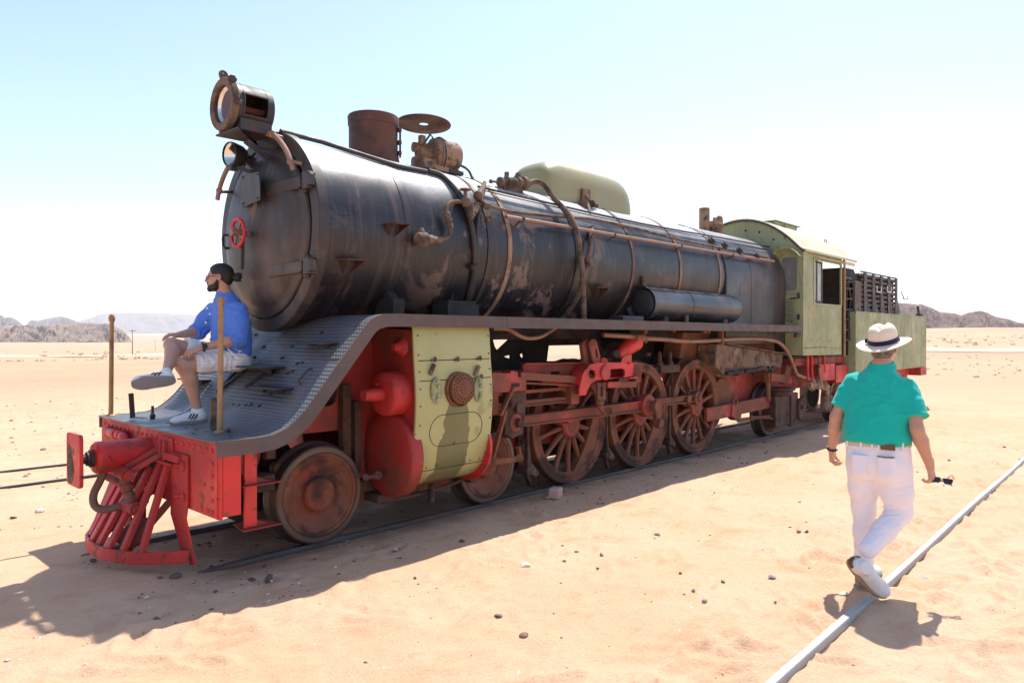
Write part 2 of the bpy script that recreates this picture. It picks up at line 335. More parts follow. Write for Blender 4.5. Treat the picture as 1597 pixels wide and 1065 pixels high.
def ground_z(x, y):
    x = np.asarray(x, float); y = np.asarray(y, float)
    dx, dy = x-CAM.x, y-CAM.y; r = np.hypot(dx, dy)+1e-6; ph = np.degrees(np.arctan2(dy, dx))
    wl = sstep(ph, 40, 62)*(1-sstep(ph, 120, 150)); wr = (1-sstep(ph, 17, 32))*sstep(ph, -40, -10)
    lr = np.log10(r)
    zl = np.interp(lr, np.log10([1, 60, 200, 500, 1500, 3000, 6500, 12000]), [0, 0, -3.3, -6, -11, -5, 24, 60])
    zr = np.interp(lr, np.log10([1, 60, 100, 300, 600, 1500, 12000]), [0, 0, .1, 1.6, 8, 12, 30])
    zm = np.interp(lr, np.log10([1, 60, 500, 6500, 12000]), [0, 0, -1, 20, 50])
    z = wl*zl+wr*zr+(1-wl-wr).clip(0, 1)*zm
    far = sstep(r, 14, 60)
    z = z+far*fbm(x/38, y/38, 4, 3)*.55*np.clip(r/150, .2, 1.6)
    near = 1-sstep(r, 30, 70)
    z = z-.038+near*(fbm(x/2.6, y/2.6, 4, 11)*.045+fbm(x/.42, y/.42, 3, 21)*.016*(1+1.2*sstep(fbm(x/3.1, y/3.1, 2, 33), .0, .4))+fbm(x/.13, y/.13, 2, 44)*.006)
    # wind ripples and scuffed sand in front of the engine
    z = z+near*.006*np.sin((y*.9+x*.25+fbm(x/.9, y/.9, 2, 9)*.9)*22)*sstep(vnoise(x/2.2, y/2.2, 8), -.05, .3)
    # flat where the tracks lie, sand drifted over the rails ahead of the engine
    for yt, w0 in ((0, 1.0), (4.5, .9)):
        k = np.exp(-np.maximum(np.abs(y-yt)-w0*.6, 0)**2/.07)*near; z = z*(1-k)+k*(-.045+.35*(z+.038))
    z = z+.085*np.exp(-((y+.45)/.5)**2)*(1-sstep(x, -.5, .35))*near+.06*np.exp(-((y-.6)/.35)**2)*(1-sstep(x, -1.2, -.4))*near
    z = z-.008*np.exp(-((y+4.16)/.22)**2)*near
    z = z+.05*np.exp(-((y-4.9)/.5)**2)*(1-sstep(x, -1.5, 1))*near*(.5+vnoise(x/1.7, y/.9, 5))
    return z
def add_foot(X, Y, Z):
    for fx, fy, h, L, d in FOOT:
        m = (np.abs(X-fx) < .5) & (np.abs(Y-fy) < .5)
        if not m.any(): continue
        ex, ey = X[m]-fx, Y[m]-fy; c, s = math.cos(h), math.sin(h); u = (ex*c+ey*s)/(L/2); v = (-ex*s+ey*c)/(L*.21); q = u*u+v*v
        Z[m] += d*(-np.exp(-q*1.1)+.75*np.exp(-(np.sqrt(q)-1.55)**2*5))
def make_ground():
    a_in = np.linspace(-12, 104, 900); a_out = np.linspace(104, 348, 62)[1:-1]
    A = np.radians(np.concatenate([a_in, a_out])); rr = [.35]
    while rr[-1] < 14000: q = rr[-1]; rr.append(q*(1.0085 if 2.6 < q < 16 else 1.02 if q < 60 else 1.032))
    rr = np.array(rr); X = CAM.x+rr[:, None]*np.cos(A)[None]; Y = CAM.y+rr[:, None]*np.sin(A)[None]
    Z = ground_z(X, Y); add_foot(X, Y, Z)
    nr, na = X.shape; V = np.stack([X, Y, Z], -1).reshape(-1, 3); V = np.vstack([V, [[CAM.x, CAM.y, -.04]]])
    i = np.arange(nr-1)[:, None]*na; j = np.arange(na)[None]; j2 = (j+1) % na
    q = np.stack([i+j, i+na+j, i+na+j2, i+j2], -1).reshape(-1, 4)[:, ::1]
    me = bpy.data.meshes.new('ground'); nv = len(V); nq = len(q)
    tri = np.stack([np.full(na, nv-1), np.arange(na), (np.arange(na)+1) % na], -1)
    me.vertices.add(nv); me.vertices.foreach_set('co', V.ravel())
    me.loops.add(nq*4+na*3); me.loops.foreach_set('vertex_index', np.concatenate([q.ravel(), tri.ravel()]).astype(np.int32))
    me.polygons.add(nq+na); me.polygons.foreach_set('loop_start', np.concatenate([np.arange(nq)*4, nq*4+np.arange(na)*3]).astype(np.int32))
    me.update(calc_edges=True); me.validate()
    return me
def sand_mat():
    n = N('desert_sand'); o = n.xyz()
    c = n.mix(n.ramp(n.noise(.55, 6, rough=.6), .35, .68), (.65, .408, .252), (.69, .458, .305))
    c = n.mix(n.ramp(n.noise(1.7, 7, (1, 1.6, 1), .68, .5, (9, 2, 0)), .50, .70, 0, .65), c, (.58, .31, .165))
    c = n.mix(n.ramp(n.noise(5, 6, (1, 1.7, 1), .7, .4, (1, 7, 0)), .57, .74, 0, .6), c, (.50, .255, .13))
    c = n.mix(n.ramp(n.noise(21, 7, (1, 1.8, 1), .72, .6, (4, 1, 8)), .56, .68, 0, .42), c, (.50, .25, .13))
    c = n.mix(n.ramp(n.noise(36, 6, (1, 1.3, 1), .75, .3, (8, 1, 2)), .60, .72, 0, .35), c, (.70, .56, .43))
    c = n.mix(n.ramp(n.noise(160, 3, rough=.7), .62, .78, 0, .55), c, (.33, .20, .13))
    c = n.mix(n.ramp(n.noise(90, 2, rough=.6, loc=(3, 3, 3)), .66, .8, 0, .5), c, (.80, .70, .56))
    # trodden cinders and oil along the engine's track
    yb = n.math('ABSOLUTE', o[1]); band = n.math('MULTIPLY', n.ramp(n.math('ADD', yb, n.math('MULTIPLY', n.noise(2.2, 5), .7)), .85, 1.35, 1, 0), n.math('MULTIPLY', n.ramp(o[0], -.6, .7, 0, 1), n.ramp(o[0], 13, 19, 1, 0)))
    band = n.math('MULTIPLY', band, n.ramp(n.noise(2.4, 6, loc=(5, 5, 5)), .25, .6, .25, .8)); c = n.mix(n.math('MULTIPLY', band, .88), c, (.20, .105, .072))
    # far plain: darkened with distance to offset grazing brightness, with darker gravelly stretches
    dd = n.math('SQRT', n.math('ADD', n.math('POWER', n.math('ADD', o[0], 2.1), 2.), n.math('POWER', n.math('ADD', o[1], 5.6), 2.))); fr = n.ramp(dd, 9, 34)
    far = n.mix(n.ramp(n.noise(.022, 6, (1, 1, 1), .62, .4, (2, 2, 2)), .45, .66), (.50, .325, .205), (.44, .275, .17)); far = n.mix(n.ramp(n.noise(.5, 5), .6, .8, 0, .5), far, (.40, .26, .17))
    c = n.mix(fr, c, far)
    h = n.math('ADD', n.math('ADD', n.math('MULTIPLY', n.noise(14, 5, (1, 1.5, 1), .68), .5), n.math('MULTIPLY', n.noise(48, 5, rough=.75), .34)), n.math('MULTIPLY', n.noise(190, 3, rough=.8), .14))
    return n.out(c, .92, 0., n.bump(h, .8, .05), Specular_IOR_Level=.18)
M['sand'] = sand_mat()
gnd = finish('ground', make_ground(), M['sand'], sm=180); tag(gnd, 'pale orange desert sand with footprints and ripples', kind='structure')
# pale vehicle track crossing the plain on both sides
def strip(name, pts, wd, m, lift=.03, label=None):
    b = MB()
    P = []
    for i, (x, y) in enumerate(pts):
        j = min(i+1, len(pts)-1); k = max(i-1, 0); t = Vector((pts[j][0]-pts[k][0], pts[j][1]-pts[k][1], 0)).normalized(); nn = Vector((-t.y, t.x, 0)); ww = wd[i] if hasattr(wd, '__len__') else wd
        for s in (-1, -.33, .33, 1):
            q = Vector((x, y, 0))+nn*s*ww/2; P.append(Vector((q.x, q.y, float(ground_z(q.x, q.y))+lift)))
    f = [(i*4+k, i*4+k+1, i*4+k+5, i*4+k+4) for i in range(len(pts)-1) for k in range(3)]
    b.add(P, f); return tag(b.build(name, m, sm=180), label, kind='structure')
def dirpt(px, r):
    d = ray(px, 525.7); d = Vector((d.x, d.y, 0)).normalized(); return (CAM.x+d.x*r, CAM.y+d.y*r)
M['track'] = pmat('pale_dust_track', (.56, .435, .315), .95, 0, [((.66, .50, .34), .3, .45, .7, (1, 1, 1), .6)], None, .06, .2)
strip('dirt_road', [dirpt(px, r) for px, r in ((-900, 330), (-500, 290), (-200, 265), (-40, 256), (20, 254), (90, 252), (160, 254), (230, 262), (300, 275), (380, 300), (480, 340), (620, 420))], 46, M['track'], .12, 'pale dirt road crossing the plain on the left')
M['track2'] = pmat('faint_dust_track', (.52, .39, .275), .95, 0, [((.48, .33, .22), .3, .45, .7, (1, 1, 1), .6)], None, .06, .2)
strip('dirt_road', [dirpt(px, r) for px, r in ((1180, 150), (1300, 118), (1380, 100), (1450, 93), (1500, 92), (1560, 96), (1640, 104), (1900, 150))], 15, M['track2'], .05, 'pale dirt road crossing the plain on the right')
# low dark bank with an old track on it, far left
M['bank'] = pmat('gravel_bank', (.40, .26, .165), .95, 0, [((.30, .19, .12), .9, .5, .68, (1, 1, 1), .8)], None, .15, .4)
strip('gravel_bank', [dirpt(px, r) for px, r in ((-700, 88), (-300, 80), (-60, 76), (60, 74.5), (180, 74.5), (300, 75.5), (420, 79), (600, 90))], 13, M['bank'], .06, 'strip of darker stony sand across the plain on the left')

# ------------------------------------------------------------------ hills
def hill_mat(name, a, b, cc, sc):
    n = N(name); c = n.mix(n.ramp(n.noise(sc, 8, (1, 1, 2.2), .68, .6), .36, .66), a, b); c = n.mix(n.ramp(n.noise(sc*2.4, 7, (1, 1, .8), .7, .8, (5, 1, 2)), .52, .7, 0, .8), c, cc)
    return n.out(c, .95, 0., n.bump(n.noise(sc*6, 6, rough=.7), .9, 4/sc*.02), Specular_IOR_Level=.1)
def hill(name, prof, D, depth, m, label, seed, rough=.16, base=None, steep=.55, ns=220, nd=46, skew=0):
    """a massif at distance D: prof gives (pixel column, crest pixel row, foot pixel row); it has a front, a crest and a back"""
    px = np.linspace(prof[0][0], prof[-1][0], ns); P = np.array(prof, float)
    top = np.interp(px, P[:, 0], P[:, 1]); bot = np.interp(px, P[:, 0], P[:, 2])
    V = []
    for i in range(ns):
        d = ray(px[i], 525.7); d = np.array([d.x, d.y]); d /= np.linalg.norm(d); cs = d @ np.array([FW.x, FW.y])
        for j in range(nd):
            t = j/(nd-1); u = t*2-1; r = (D+depth*(u+1)*.5+skew*(px[i]-px[0]))/cs
            hz = lambda py: CAM.z+(525.7-py)/FOC*r*cs
            zb = hz(bot[i]) if base is None else base
            Dc = (D+depth*.5)/cs; zt = CAM.z+(525.7-top[i])/FOC*(D+depth*.5)
            zf = CAM.z+(525.7-bot[i])/FOC*D
            s = 1-abs(u)**(1/steep) if u < 0 else 1-abs(u)**2.2
            x, y = CAM.x+d[0]*r, CAM.y+d[1]*r
            H = zt-zf
            rg = (1-abs(2*vnoise(np.float64(x/(H*1.1+1e-3)), np.float64(y/(H*1.1+1e-3)), seed)))
            nz = fbm(np.float64(x/(H*.8)), np.float64(y/(H*.8)), 5, seed+2, .55)
            k = s*(1-s)*4
            z = zf+H*(s+k*rough*1.6*(nz+.45*(rg-.7)))+H*rough*.10*nz*s
            if j in (0, nd-1): z = zf-H*.25
            V.append((x, y, z))
    f = [(i*nd+j, (i+1)*nd+j, (i+1)*nd+j+1, i*nd+j+1) for i in range(ns-1) for j in range(nd-1)]
    me = bpy.data.meshes.new(name); me.from_pydata(V, [], f); bm = bmesh.new(); bm.from_mesh(me); bmesh.ops.recalc_face_normals(bm, faces=bm.faces); bm.to_mesh(me); bm.free()
    return tag(finish(name, me, m, sm=None), label, kind='structure')
rockA = hill_mat('hill_rock', (.30, .215, .165), (.175, .125, .105), (.40, .29, .21), .02)
rockB = hill_mat('far_hill_rock', (.21, .15, .13), (.14, .105, .095), (.30, .21, .16), .006)
rockC = hill_mat('dark_hill_rock', (.215, .145, .12), (.145, .10, .09), (.36, .25, .18), .03)
hill('rocky_hill', [(-260, 512, 535), (-120, 508, 535), (0, 509, 535), (30, 507, 535), (70, 508, 534.5), (105, 505, 534.3), (140, 504.5, 534.3), (168, 505, 534), (180, 509, 534), (192, 516, 534), (201, 524, 534), (206, 533, 534)], 1500, 420, rockA, 'brown rocky hill on the left with its rounded end', 3, .3)
hill('far_mountain', [(-300, 470, 514), (-100, 480, 514), (-20, 487, 514), (3, 492, 514), (8, 496, 514), (16, 494, 514), (24, 498, 514), (34, 505, 514), (40, 513, 514)], 3600, 900, rockB, 'blue grey mountain at the far left edge', 5, .2)
hill('far_mountain', [(30, 511, 516), (40, 507, 516), (48, 499, 516), (60, 500, 516), (78, 496, 516), (84, 495, 516), (95, 493, 516), (104, 495, 516), (115, 499, 516), (128, 505, 516), (142, 512, 516)], 5200, 900, rockB, 'blue grey peaked mountain behind the rocky hill', 6, .2)
hill('far_mountain', [(90, 511, 520), (115, 503, 520), (140, 496, 520), (155, 490, 520), (175, 488, 520), (205, 487.5, 520), (240, 488, 520), (280, 490, 520), (310, 491, 520), (360, 494, 520), (420, 498, 520), (480, 508, 520), (540, 519, 520)], 8600, 1500, rockB, 'long pale flat-topped mountain on the horizon', 8, .12)
hill('dark_hill', [(1120, 514, 516), (1180, 504, 516), (1250, 486, 516), (1330, 472, 516), (1380, 472, 514), (1410, 473, 511), (1437, 474.5, 511), (1452, 480, 512), (1466, 487, 514), (1490, 489, 516), (1499, 492, 517), (1512, 487, 518), (1530, 485.5, 517), (1538, 487, 516.5), (1552, 494, 518), (1573, 498, 521), (1590, 504, 523), (1640, 510, 525), (1720, 505, 526), (1900, 498, 526)], 690, 300, rockC, 'dark brown hills rising behind the tender on the right', 9, .22)
hill('far_mountain', [(1500, 519, 524), (1570, 508, 524), (1600, 501, 524), (1650, 497, 524), (1760, 500, 524), (1900, 520, 524)], 6000, 900, rockB, 'pale far mountain behind the dark hills on the right', 12, .15)

# ------------------------------------------------------------------ rails
def rail(name, pts, m, label, head=.062, hh=.035, group=None):
    b = MB()
    sec = [(-head/2, -.012), (-head/2+.006, 0), (head/2-.006, 0), (head/2, -.012), (head/2, -hh), (.012, -hh-.012), (.012, -.13), (.06, -.15), (-.06, -.15), (-.012, -.13), (-.012, -hh-.012), (-head/2, -hh)]
    P = []
    for i, p in enumerate(pts):
        t = (Vector(pts[min(i+1, len(pts)-1)])-Vector(pts[max(i-1, 0)])).normalized(); nn = Vector((-t.y, t.x, 0)).normalized()
        P += [Vector(p)+nn*a+Vector((0, 0, z)) for a, z in sec]
    k = len(sec)
    f = [(i*k+j, i*k+(j+1) % k, (i+1)*k+(j+1) % k, (i+1)*k+j) for i in range(len(pts)-1) for j in range(k)]
    f += [tuple(range(k)), tuple((len(pts)-1)*k+j for j in range(k))]
    b.add(P, f); o = b.build(name, m, bevel=0, sm=30); return tag(o, label, 'rail', group)
GR = 'rails of the three tracks'
rail('rail', [(x, -.56, z) for x, z in ((-.6, -.06), (.25, -.012), (.6, -.006), (3, -.008), (8, -.01), (15, -.02), (18, -.08))], M['rail'], 'near rail under the locomotive wheels, dark and partly buried', group=GR)
rail('rail', [(x, .56, z) for x, z in ((-.7, -.08), (-.1, -.015), (.5, -.006), (3, -.008), (8, -.01), (15, -.02), (18, -.08))], M['rail'], 'far rail under the locomotive, seen behind the cowcatcher', group=GR)
rail('rail', [(x, -4.21+.0186*(x-2)-.0004*(x-2)**2*.5, -.006+.007*math.sin(x*1.3)) for x in np.linspace(-3.2, 16, 60)]+[(x, -3.98+.004*(x-16), -.01) for x in (20, 28, 40)], M['railtop'], 'bright sunlit rail crossed by the walking man', .052, .04, GR)
rail('rail', [(x, 3.97, -.026+.010*math.sin(x*.9)) for x in np.linspace(-14, 14, 50)], M['rail'], 'nearer of the two thin rails in the sand left of the coupler', group=GR)
rail('rail', [(x, 5.03, -.024+.010*math.sin(x*.8+1)) for x in np.linspace(-14, 14, 50)], M['rail'], 'farther of the two thin rails in the sand left of the coupler', group=GR)
# ------------------------------------------------------------------ the locomotive
L = thing('steam_locomotive', 'black steam locomotive with red wheels and green cab standing on the sand', 'locomotive', (0, 0, 0))
WY = 1.13                                           # half width of the footplate
def part(b, name, m, parent=None, **k): return b.build(name, M[m] if isinstance(m, str) else m, parent or L, **k)
# --- boiler
b = MB(); b.lathe((0, 0, ZC), (1, 0, 0), [(RB, .93), (RB, 1.72), (RB+.004, 1.722), (RB+.004, 2.70), (RB-.01, 2.705)], 96, caps=False)
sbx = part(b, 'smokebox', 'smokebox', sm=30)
b = MB(); b.lathe((0, 0, ZC), (1, 0, 0), [(RB-.02, 2.69), (RB, 2.70), (RB, 7.56), (RB-.03, 7.57)], 96, caps=False)
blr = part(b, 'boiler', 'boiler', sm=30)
for x, m, wdt in ((2.74, 'iron', .05), (3.02, 'tan', .055), (4.1, 'boiler', .05), (5.2, 'dusty', .05), (6.32, 'copper', .05), (7.44, 'copper', .06)):
    b = MB(); b.lathe((x, 0, ZC), (1, 0, 0), [(RB+.001, -wdt/2), (RB+.009, -wdt/2), (RB+.009, wdt/2), (RB+.001, wdt/2)], 96, caps=False); part(b, 'boiler_band', m, blr, sm=30)
# firebox wrapper: barrel top with flat sides going down behind the footplate
b = MB(); prof = [(-.80, 1.55), (-.812, 2.3)]+[(-.815*math.sin(R(a)), 2.50+.845*math.cos(R(a))) for a in range(88, -1, -8)]
prof = prof+[(-y, z) for y, z in prof[::-1]]
for xa, xb in ((7.60, 8.42), (8.424, 9.73)):
    b.add([(x, y, z) for x in (xa, xb) for y, z in prof], [(i, i+1, i+1+len(prof), i+len(prof)) for i in range(len(prof)-1)]+[tuple(range(len(prof)))[::-1], tuple(len(prof)+i for i in range(len(prof)))])
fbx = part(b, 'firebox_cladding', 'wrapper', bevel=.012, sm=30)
b = MB()
for k in range(9): b.rivet((8.40, -.811, 1.9+k*.045), (0, -1, 0), .008, .006)
for k in range(12): b.rivet((7.7+k*.16, -.812, 2.28), (0, -1, 0), .008, .006)
part(b, 'rivet_row', 'iron', fbx, sm=None)
# washout plugs along the shoulder of the firebox
b = MB()
for px, py in ((1110, 376), (1130, 383), (1153, 391), (1180, 400)):
    q = PB(px, py, .08); nn = Vector((0, q.y, q.z-ZC)).normalized(); b.lathe(q-nn*.02, nn, [(.055, 0), (.055, .03), (.03, .032), (.03, .05)], 10); b.bar(q+nn*.03+Vector((-.06, 0, .02)), q+nn*.03+Vector((.06, 0, -.02)), .022, .022, nn)
part(b, 'washout_plugs', 'iron', fbx)
# --- smokebox front
b = MB(); b.lathe((0, 0, ZC), (1, 0, 0), [(RB-.02, .955), (RB+.038, .95), (RB+.038, .87), (RB+.03, .862), (.735, .858), (.735, .88), (.10, .88)], 96, caps=True)
ring = part(b, 'smokebox_ring', 'front', sm=30)
b = MB(); dprof = [(.708, .872), (.712, .855), (.705, .842), (.67, .832)]+[(.64*math.cos(R(t)), .832-.115*math.sin(R(t))**1.2) for t in range(4, 90, 7)]+[(0.0, .717)]
b.lathe((0, 0, 2.516), (1, 0, 0), dprof, 96); door = part(b, 'smokebox_door', 'front', sm=40)
for z0, px in ((2.86, 0), (2.20, 0)):
    b = MB(); dz = 2.516-z0
    yy = -math.sqrt(max(.01, .70**2-dz*dz))
    b.bar((.752, yy+.36, z0-.02), (.825, yy-.04, z0), .04, .085); b.bar((.75, yy+.37, z0-.065), (.82, yy-.02, z0-.045), .035, .014)
    b.box((.845, yy-.10, z0), (.075, .085, .13)); b.cyl((.845, yy-.055, z0-.09), (.845, yy-.055, z0+.09), .026); b.box((.83, yy-.15, z0), (.05, .05, .09))
    part(b, 'door_hinge', 'front', door, bevel=.005)
b = MB(); b.torus((.615, .0, 2.502), (1, 0, 0), .113, .014, 28, 8)
part(b, 'hand_wheel', 'red', door, sm=60)
b = MB()
for k in range(4):
    a = R(k*90+32); b.bar((.617, 0, 2.502), (.617, .105*math.cos(a), 2.502+.105*math.sin(a)), .02, .016, (1, 0, 0))
b.cyl((.56, 0, 2.502), (.66, 0, 2.502), .03); b.cyl((.60, 0, 2.502), (.80, 0, 2.502), .021); b.cyl((.73, 0, 2.502), (.76, 0, 2.502), .04)
part(b, 'spindle', 'copper', door)
b = MB(); b.bar((.655, -.005, 2.5), (.645, -.015, 2.205), .022, .028, (1, 0, 0)); b.cyl((.64, 0, 2.5), (.67, 0, 2.5), .034); part(b, 'locking_lever', 'iron', door, bevel=.004)
# number plate with its small frame, a few loose straws behind it
b = MB(); q = [PX(376, 273, .70), PX(404, 268, .66), PX(406, 312, .66), PX(377, 324, .70)]; b.prism(q, (.008, 0, 0)); pl = part(b, 'number_plate', 'front', door)
b = MB()
for px, py in ((379, 277), (402, 272), (402, 309), (379, 318)): b.rivet(PX(px, py, .695 if px < 390 else .655), (-1, 0, 0), .012, .01)
part(b, 'plate_bolts', 'iron', pl)
b = MB()
for k in range(9): p = PX(396+k % 3*2, 316+k % 2*4, .69); b.tube([p, p+Vector((-.02+random.uniform(-.02, .02), random.uniform(-.05, .06), -random.uniform(.07, .16)))], .0022, 4)
part(b, 'dry_straw', 'tan', pl)
b = MB(); b.tube([PX(362, 366, .80), PX(349, 367, .74), PX(347.5, 372, .735), PX(348, 383, .735), PX(351, 387, .74), PX(360, 387, .80)], .012, 7); part(b, 'door_grip', 'iron', door)
# handrails curving round the ring, bracketed
b = MB(); b.tube([PX(416, 209, .80), PX(428, 211, .79), PX(440, 224, .79), PX(449, 240, .79), PX(455, 256, .79), PX(458, 266, .80)], .021, 8, 1); b.cyl(PX(453, 252, .79), PX(472, 256, .86), .016); b.cyl(PX(427, 211, .79), PX(443, 216, .87), .016); b.ball(PX(453, 252, .79), .03, 8, 5); b.ball(PX(425, 210, .79), .034, 8, 5); part(b, 'curved_handrail', 'copper')
b = MB(); b.tube([PX(358, 257, .68), PX(350, 272, .68), PX(344, 288, .68), PX(341, 300, .68), PX(339, 312, .68)], .020, 8, 1); b.cyl(PX(343, 299, .68), PX(361, 300, .86), .014); b.ball(PX(342, 298, .68), .03, 8, 5); part(b, 'curved_handrail', 'copper')
V_ = lambda *a: Vector(a)
# --- main headlight on its platform
hp = MB()
q = [PX(337, 213, .33), PX(375, 200, .33), PX(415, 205, .93), PX(398, 226, .93)]
hp.prism([PZ(336, 213, 3.25), PZ(370, 201, 3.25), V_(.98, .22, 3.25), V_(.98, -.20, 3.25), PZ(402, 226, 3.25)], (0, 0, .014)); hp.bar(PZ(402, 226, 3.235), V_(.95, -.19, 3.225), .012, .05)
for s in (-1, 1): hp.bar((.62, s*.13, 3.235), (.87, s*.15, 3.08), .03, .05)
part(hp, 'headlight_platform', 'iron', bevel=.003)
HZ = 3.525; RH = .192
def ring_sec(b, x0, x1, r0, r1, a0=0, a1=360, n=48, o=(0, 0, HZ)): b.lathe(o, (1, 0, 0), [(r0, x0), (r1, x0), (r1, x1), (r0, x1), (r0, x0)], n, (R(a0), R(a1)), caps=False)
hb = MB()                                            # angles: 0 far side, 90 up, 180 camera side
ring_sec(hb, .53, .585, RH-.008, RH); ring_sec(hb, .585, .79, RH-.008, RH, -150, 157, 40); ring_sec(hb, .79, .845, RH-.008, RH)
hb.lathe((0, 0, HZ), (1, 0, 0), [(RH, .845), (RH-.03, .86), (0, .86)], 48)
for a in (157, 210): 
    p = Vector((0, RH*math.cos(R(a)), HZ+RH*math.sin(R(a)))); n_ = Vector((0, p.y, p.z-HZ)).normalized(); hb.bar(p+Vector((.575, 0, 0)), p+Vector((.80, 0, 0)), .02, .016, n_)
for xx in (.585, .79):
    hb.tube([(xx, RH*1.0*math.cos(R(a)), HZ+RH*1.0*math.sin(R(a))) for a in range(156, 212, 6)], .009, 6)
hb.b2(.56, .83, -.17, .17, HZ-RH-.025, HZ-RH+.07)   # saddle
head = part(hb, 'headlight', 'iron', bevel=.003)
b = MB(); b.lathe((0, 0, HZ), (1, 0, 0), [(.150, .535), (.150, .485), (.165, .478), (.205, .478), (.212, .486), (.212, .53), (.20, .54), (.150, .535)], 56, caps=False)
for a in (88, 128, 185, 275): p = (.505, .222*math.cos(R(a)), HZ+.222*math.sin(R(a))); b.cyl((.475, p[1], p[2]), (.54, p[1], p[2]), .016); b.box(p, (.04, .045, .045))
b.torus((.50, 0, HZ+.235), (0, 1, 0), .03, .012, 16, 6); part(b, 'headlight_rim', 'dusty', head, sm=40)
b = MB(); b.lathe((0, 0, HZ), (1, 0, 0), [(0, .50), (.152, .50), (.152, .505), (0, .505)], 48); part(b, 'headlight_glass', 'lamp_glass', head, sm=60)
b = MB(); b.lathe((0, 0, HZ), (-1, 0, 0), [(.001, -.612)]+[(r, -.612+.09*(r/.15)**2) for r in (.02, .04, .06, .08, .1, .12, .14, .15)], 48, caps=False); part(b, 'reflector', 'mirror', head, sm=80)
b = MB(); b.cyl((.63, 0, HZ), (.84, 0, HZ), .03); b.lathe((0, 0, HZ), (-1, 0, 0), [(.02, -.62), (.15, -.53), (.155, -.53), (.03, -.63)], 32, caps=False); b.b2(.60, .78, -.05, .03, HZ-RH+.01, HZ-RH+.05); part(b, 'lamp_holder', 'rust', head)
# --- small lamp on the door bracket
lp = Vector((.645, .18, 3.18)); la = Vector((-1, -.12, -.05)).normalized()
b = MB(); b.lathe(lp, la, [(.02, -.16), (.05, -.145), (.088, -.09), (.103, -.02), (.107, .0), (.104, .018), (.096, .02)], 32, caps=False); b.cyl(lp-la*.13, lp-la*.20, .02); b.bar(lp+Vector((.02, 0, -.1)), lp+Vector((.22, -.12, -.15)), .03, .03); b.box(lp+Vector((.02, 0, -.115)), (.06, .06, .03))
lamp = part(b, 'small_lamp', 'iron', sm=50)
b = MB(); b.lathe(lp, -la, [(.001, .055)]+[(r, .055-.055*(r/.098)**2) for r in (.02, .04, .06, .08, .098)], 32, caps=False); part(b, 'lamp_reflector', 'mirror', lamp, sm=80)
b = MB(); b.lathe(lp, la, [(0, .010), (.094, .010), (.094, .014), (0, .014)], 32); part(b, 'lamp_glass', 'lamp_glass', lamp, sm=80)
# --- chimney, its swung-aside lid
b = MB(); cx, cr = 1.964, .233
b.lathe((cx, 0, 0), (0, 0, 1), [(.262, 3.27), (.245, 3.34), (.236, 3.40), (cr-.002, 3.43), (cr-.002, 3.655), (cr+.006, 3.66), (cr+.010, 3.735), (cr+.004, 3.748), (cr-.022, 3.748), (cr-.025, 3.30)], 56, caps=False)
for z in (3.62, 3.50, 3.40): b.box((cx+.15, -.20, z), (.03, .05, .035))
b.cyl((cx+.165, -.20, 3.36), (cx+.165, -.20, 3.66), .010); part(b, 'chimney', 'chimney', sm=30)
b = MB(); ax = Vector((.06, .03, 1)).normalized(); dc = Vector((2.587, 0, 3.819)); b.lathe(dc, ax, [(.05, -.006), (.275, -.006), (.278, 0), (.275, .006), (.05, .006), (.05, -.006)], 56, caps=False)
part(b, 'chimney_lid', 'darkrust', sm=30)
# --- steam turbine generator behind the chimney
gx = MB(); g0 = PY(686, 243, -.12); gax = Vector((1, -.25, .05)).normalized()
def gl(b, c, axv, prof, n=28): b.lathe(c, axv, prof, n)
gl(gx, g0-gax*.26, gax, [(.05, 0), (.085, .02), (.085, .14), (.12, .15), (.165, .17), (.165, .215), (.18, .22), (.18, .26), (.165, .265), (.165, .30), (.145, .31), (.15, .42), (.13, .46), (.05, .47)], 32)
gx.b2(g0.x-.30, g0.x+.16, -.24, .02, 3.31, 3.36); gx.b2(g0.x-.28, g0.x-.05, -.20, -.02, 3.36, 3.42); gx.cyl(g0-gax*.30+Vector((0, 0, .06)), g0-gax*.12+Vector((0, 0, .06)), .05)
gx.box(g0+Vector((-.26, -.03, .10)), (.06, .05, .09)); gx.cyl(g0-gax*.3+Vector((0, 0, -.09)), g0-gax*.05+Vector((0, 0, -.09)), .055); gx.cyl(g0+gax*.2+Vector((0, 0, .02)), g0+gax*.25+Vector((0, 0, .02)), .012)
gen = part(gx, 'turbine_generator', 'tan', bevel=.003, sm=40)
b = MB(); b.torus(g0-gax*.02, gax, .172, .014, 28, 6); b.tube([g0+Vector((-.34, -.14, .01)), g0+Vector((-.27, -.17, .13)), g0+Vector((-.22, -.17, .08)), g0+Vector((-.2, -.17, .02))], .012, 6); b.b2(g0.x+.02, g0.x+.2, -.26, -.02, 3.305, 3.345); part(b, 'generator_flange', 'iron', gen)
b = MB(); b.tube([PY(706, 256, -.16), PY(716, 257, -.18), PY(728, 263, -.2), PY(733, 269, -.24), PY(735, 275, -.26), PY(743, 287, -.32), PY(752, 293, -.38)], .014, 6, 1); part(b, 'generator_cable', 'iron')
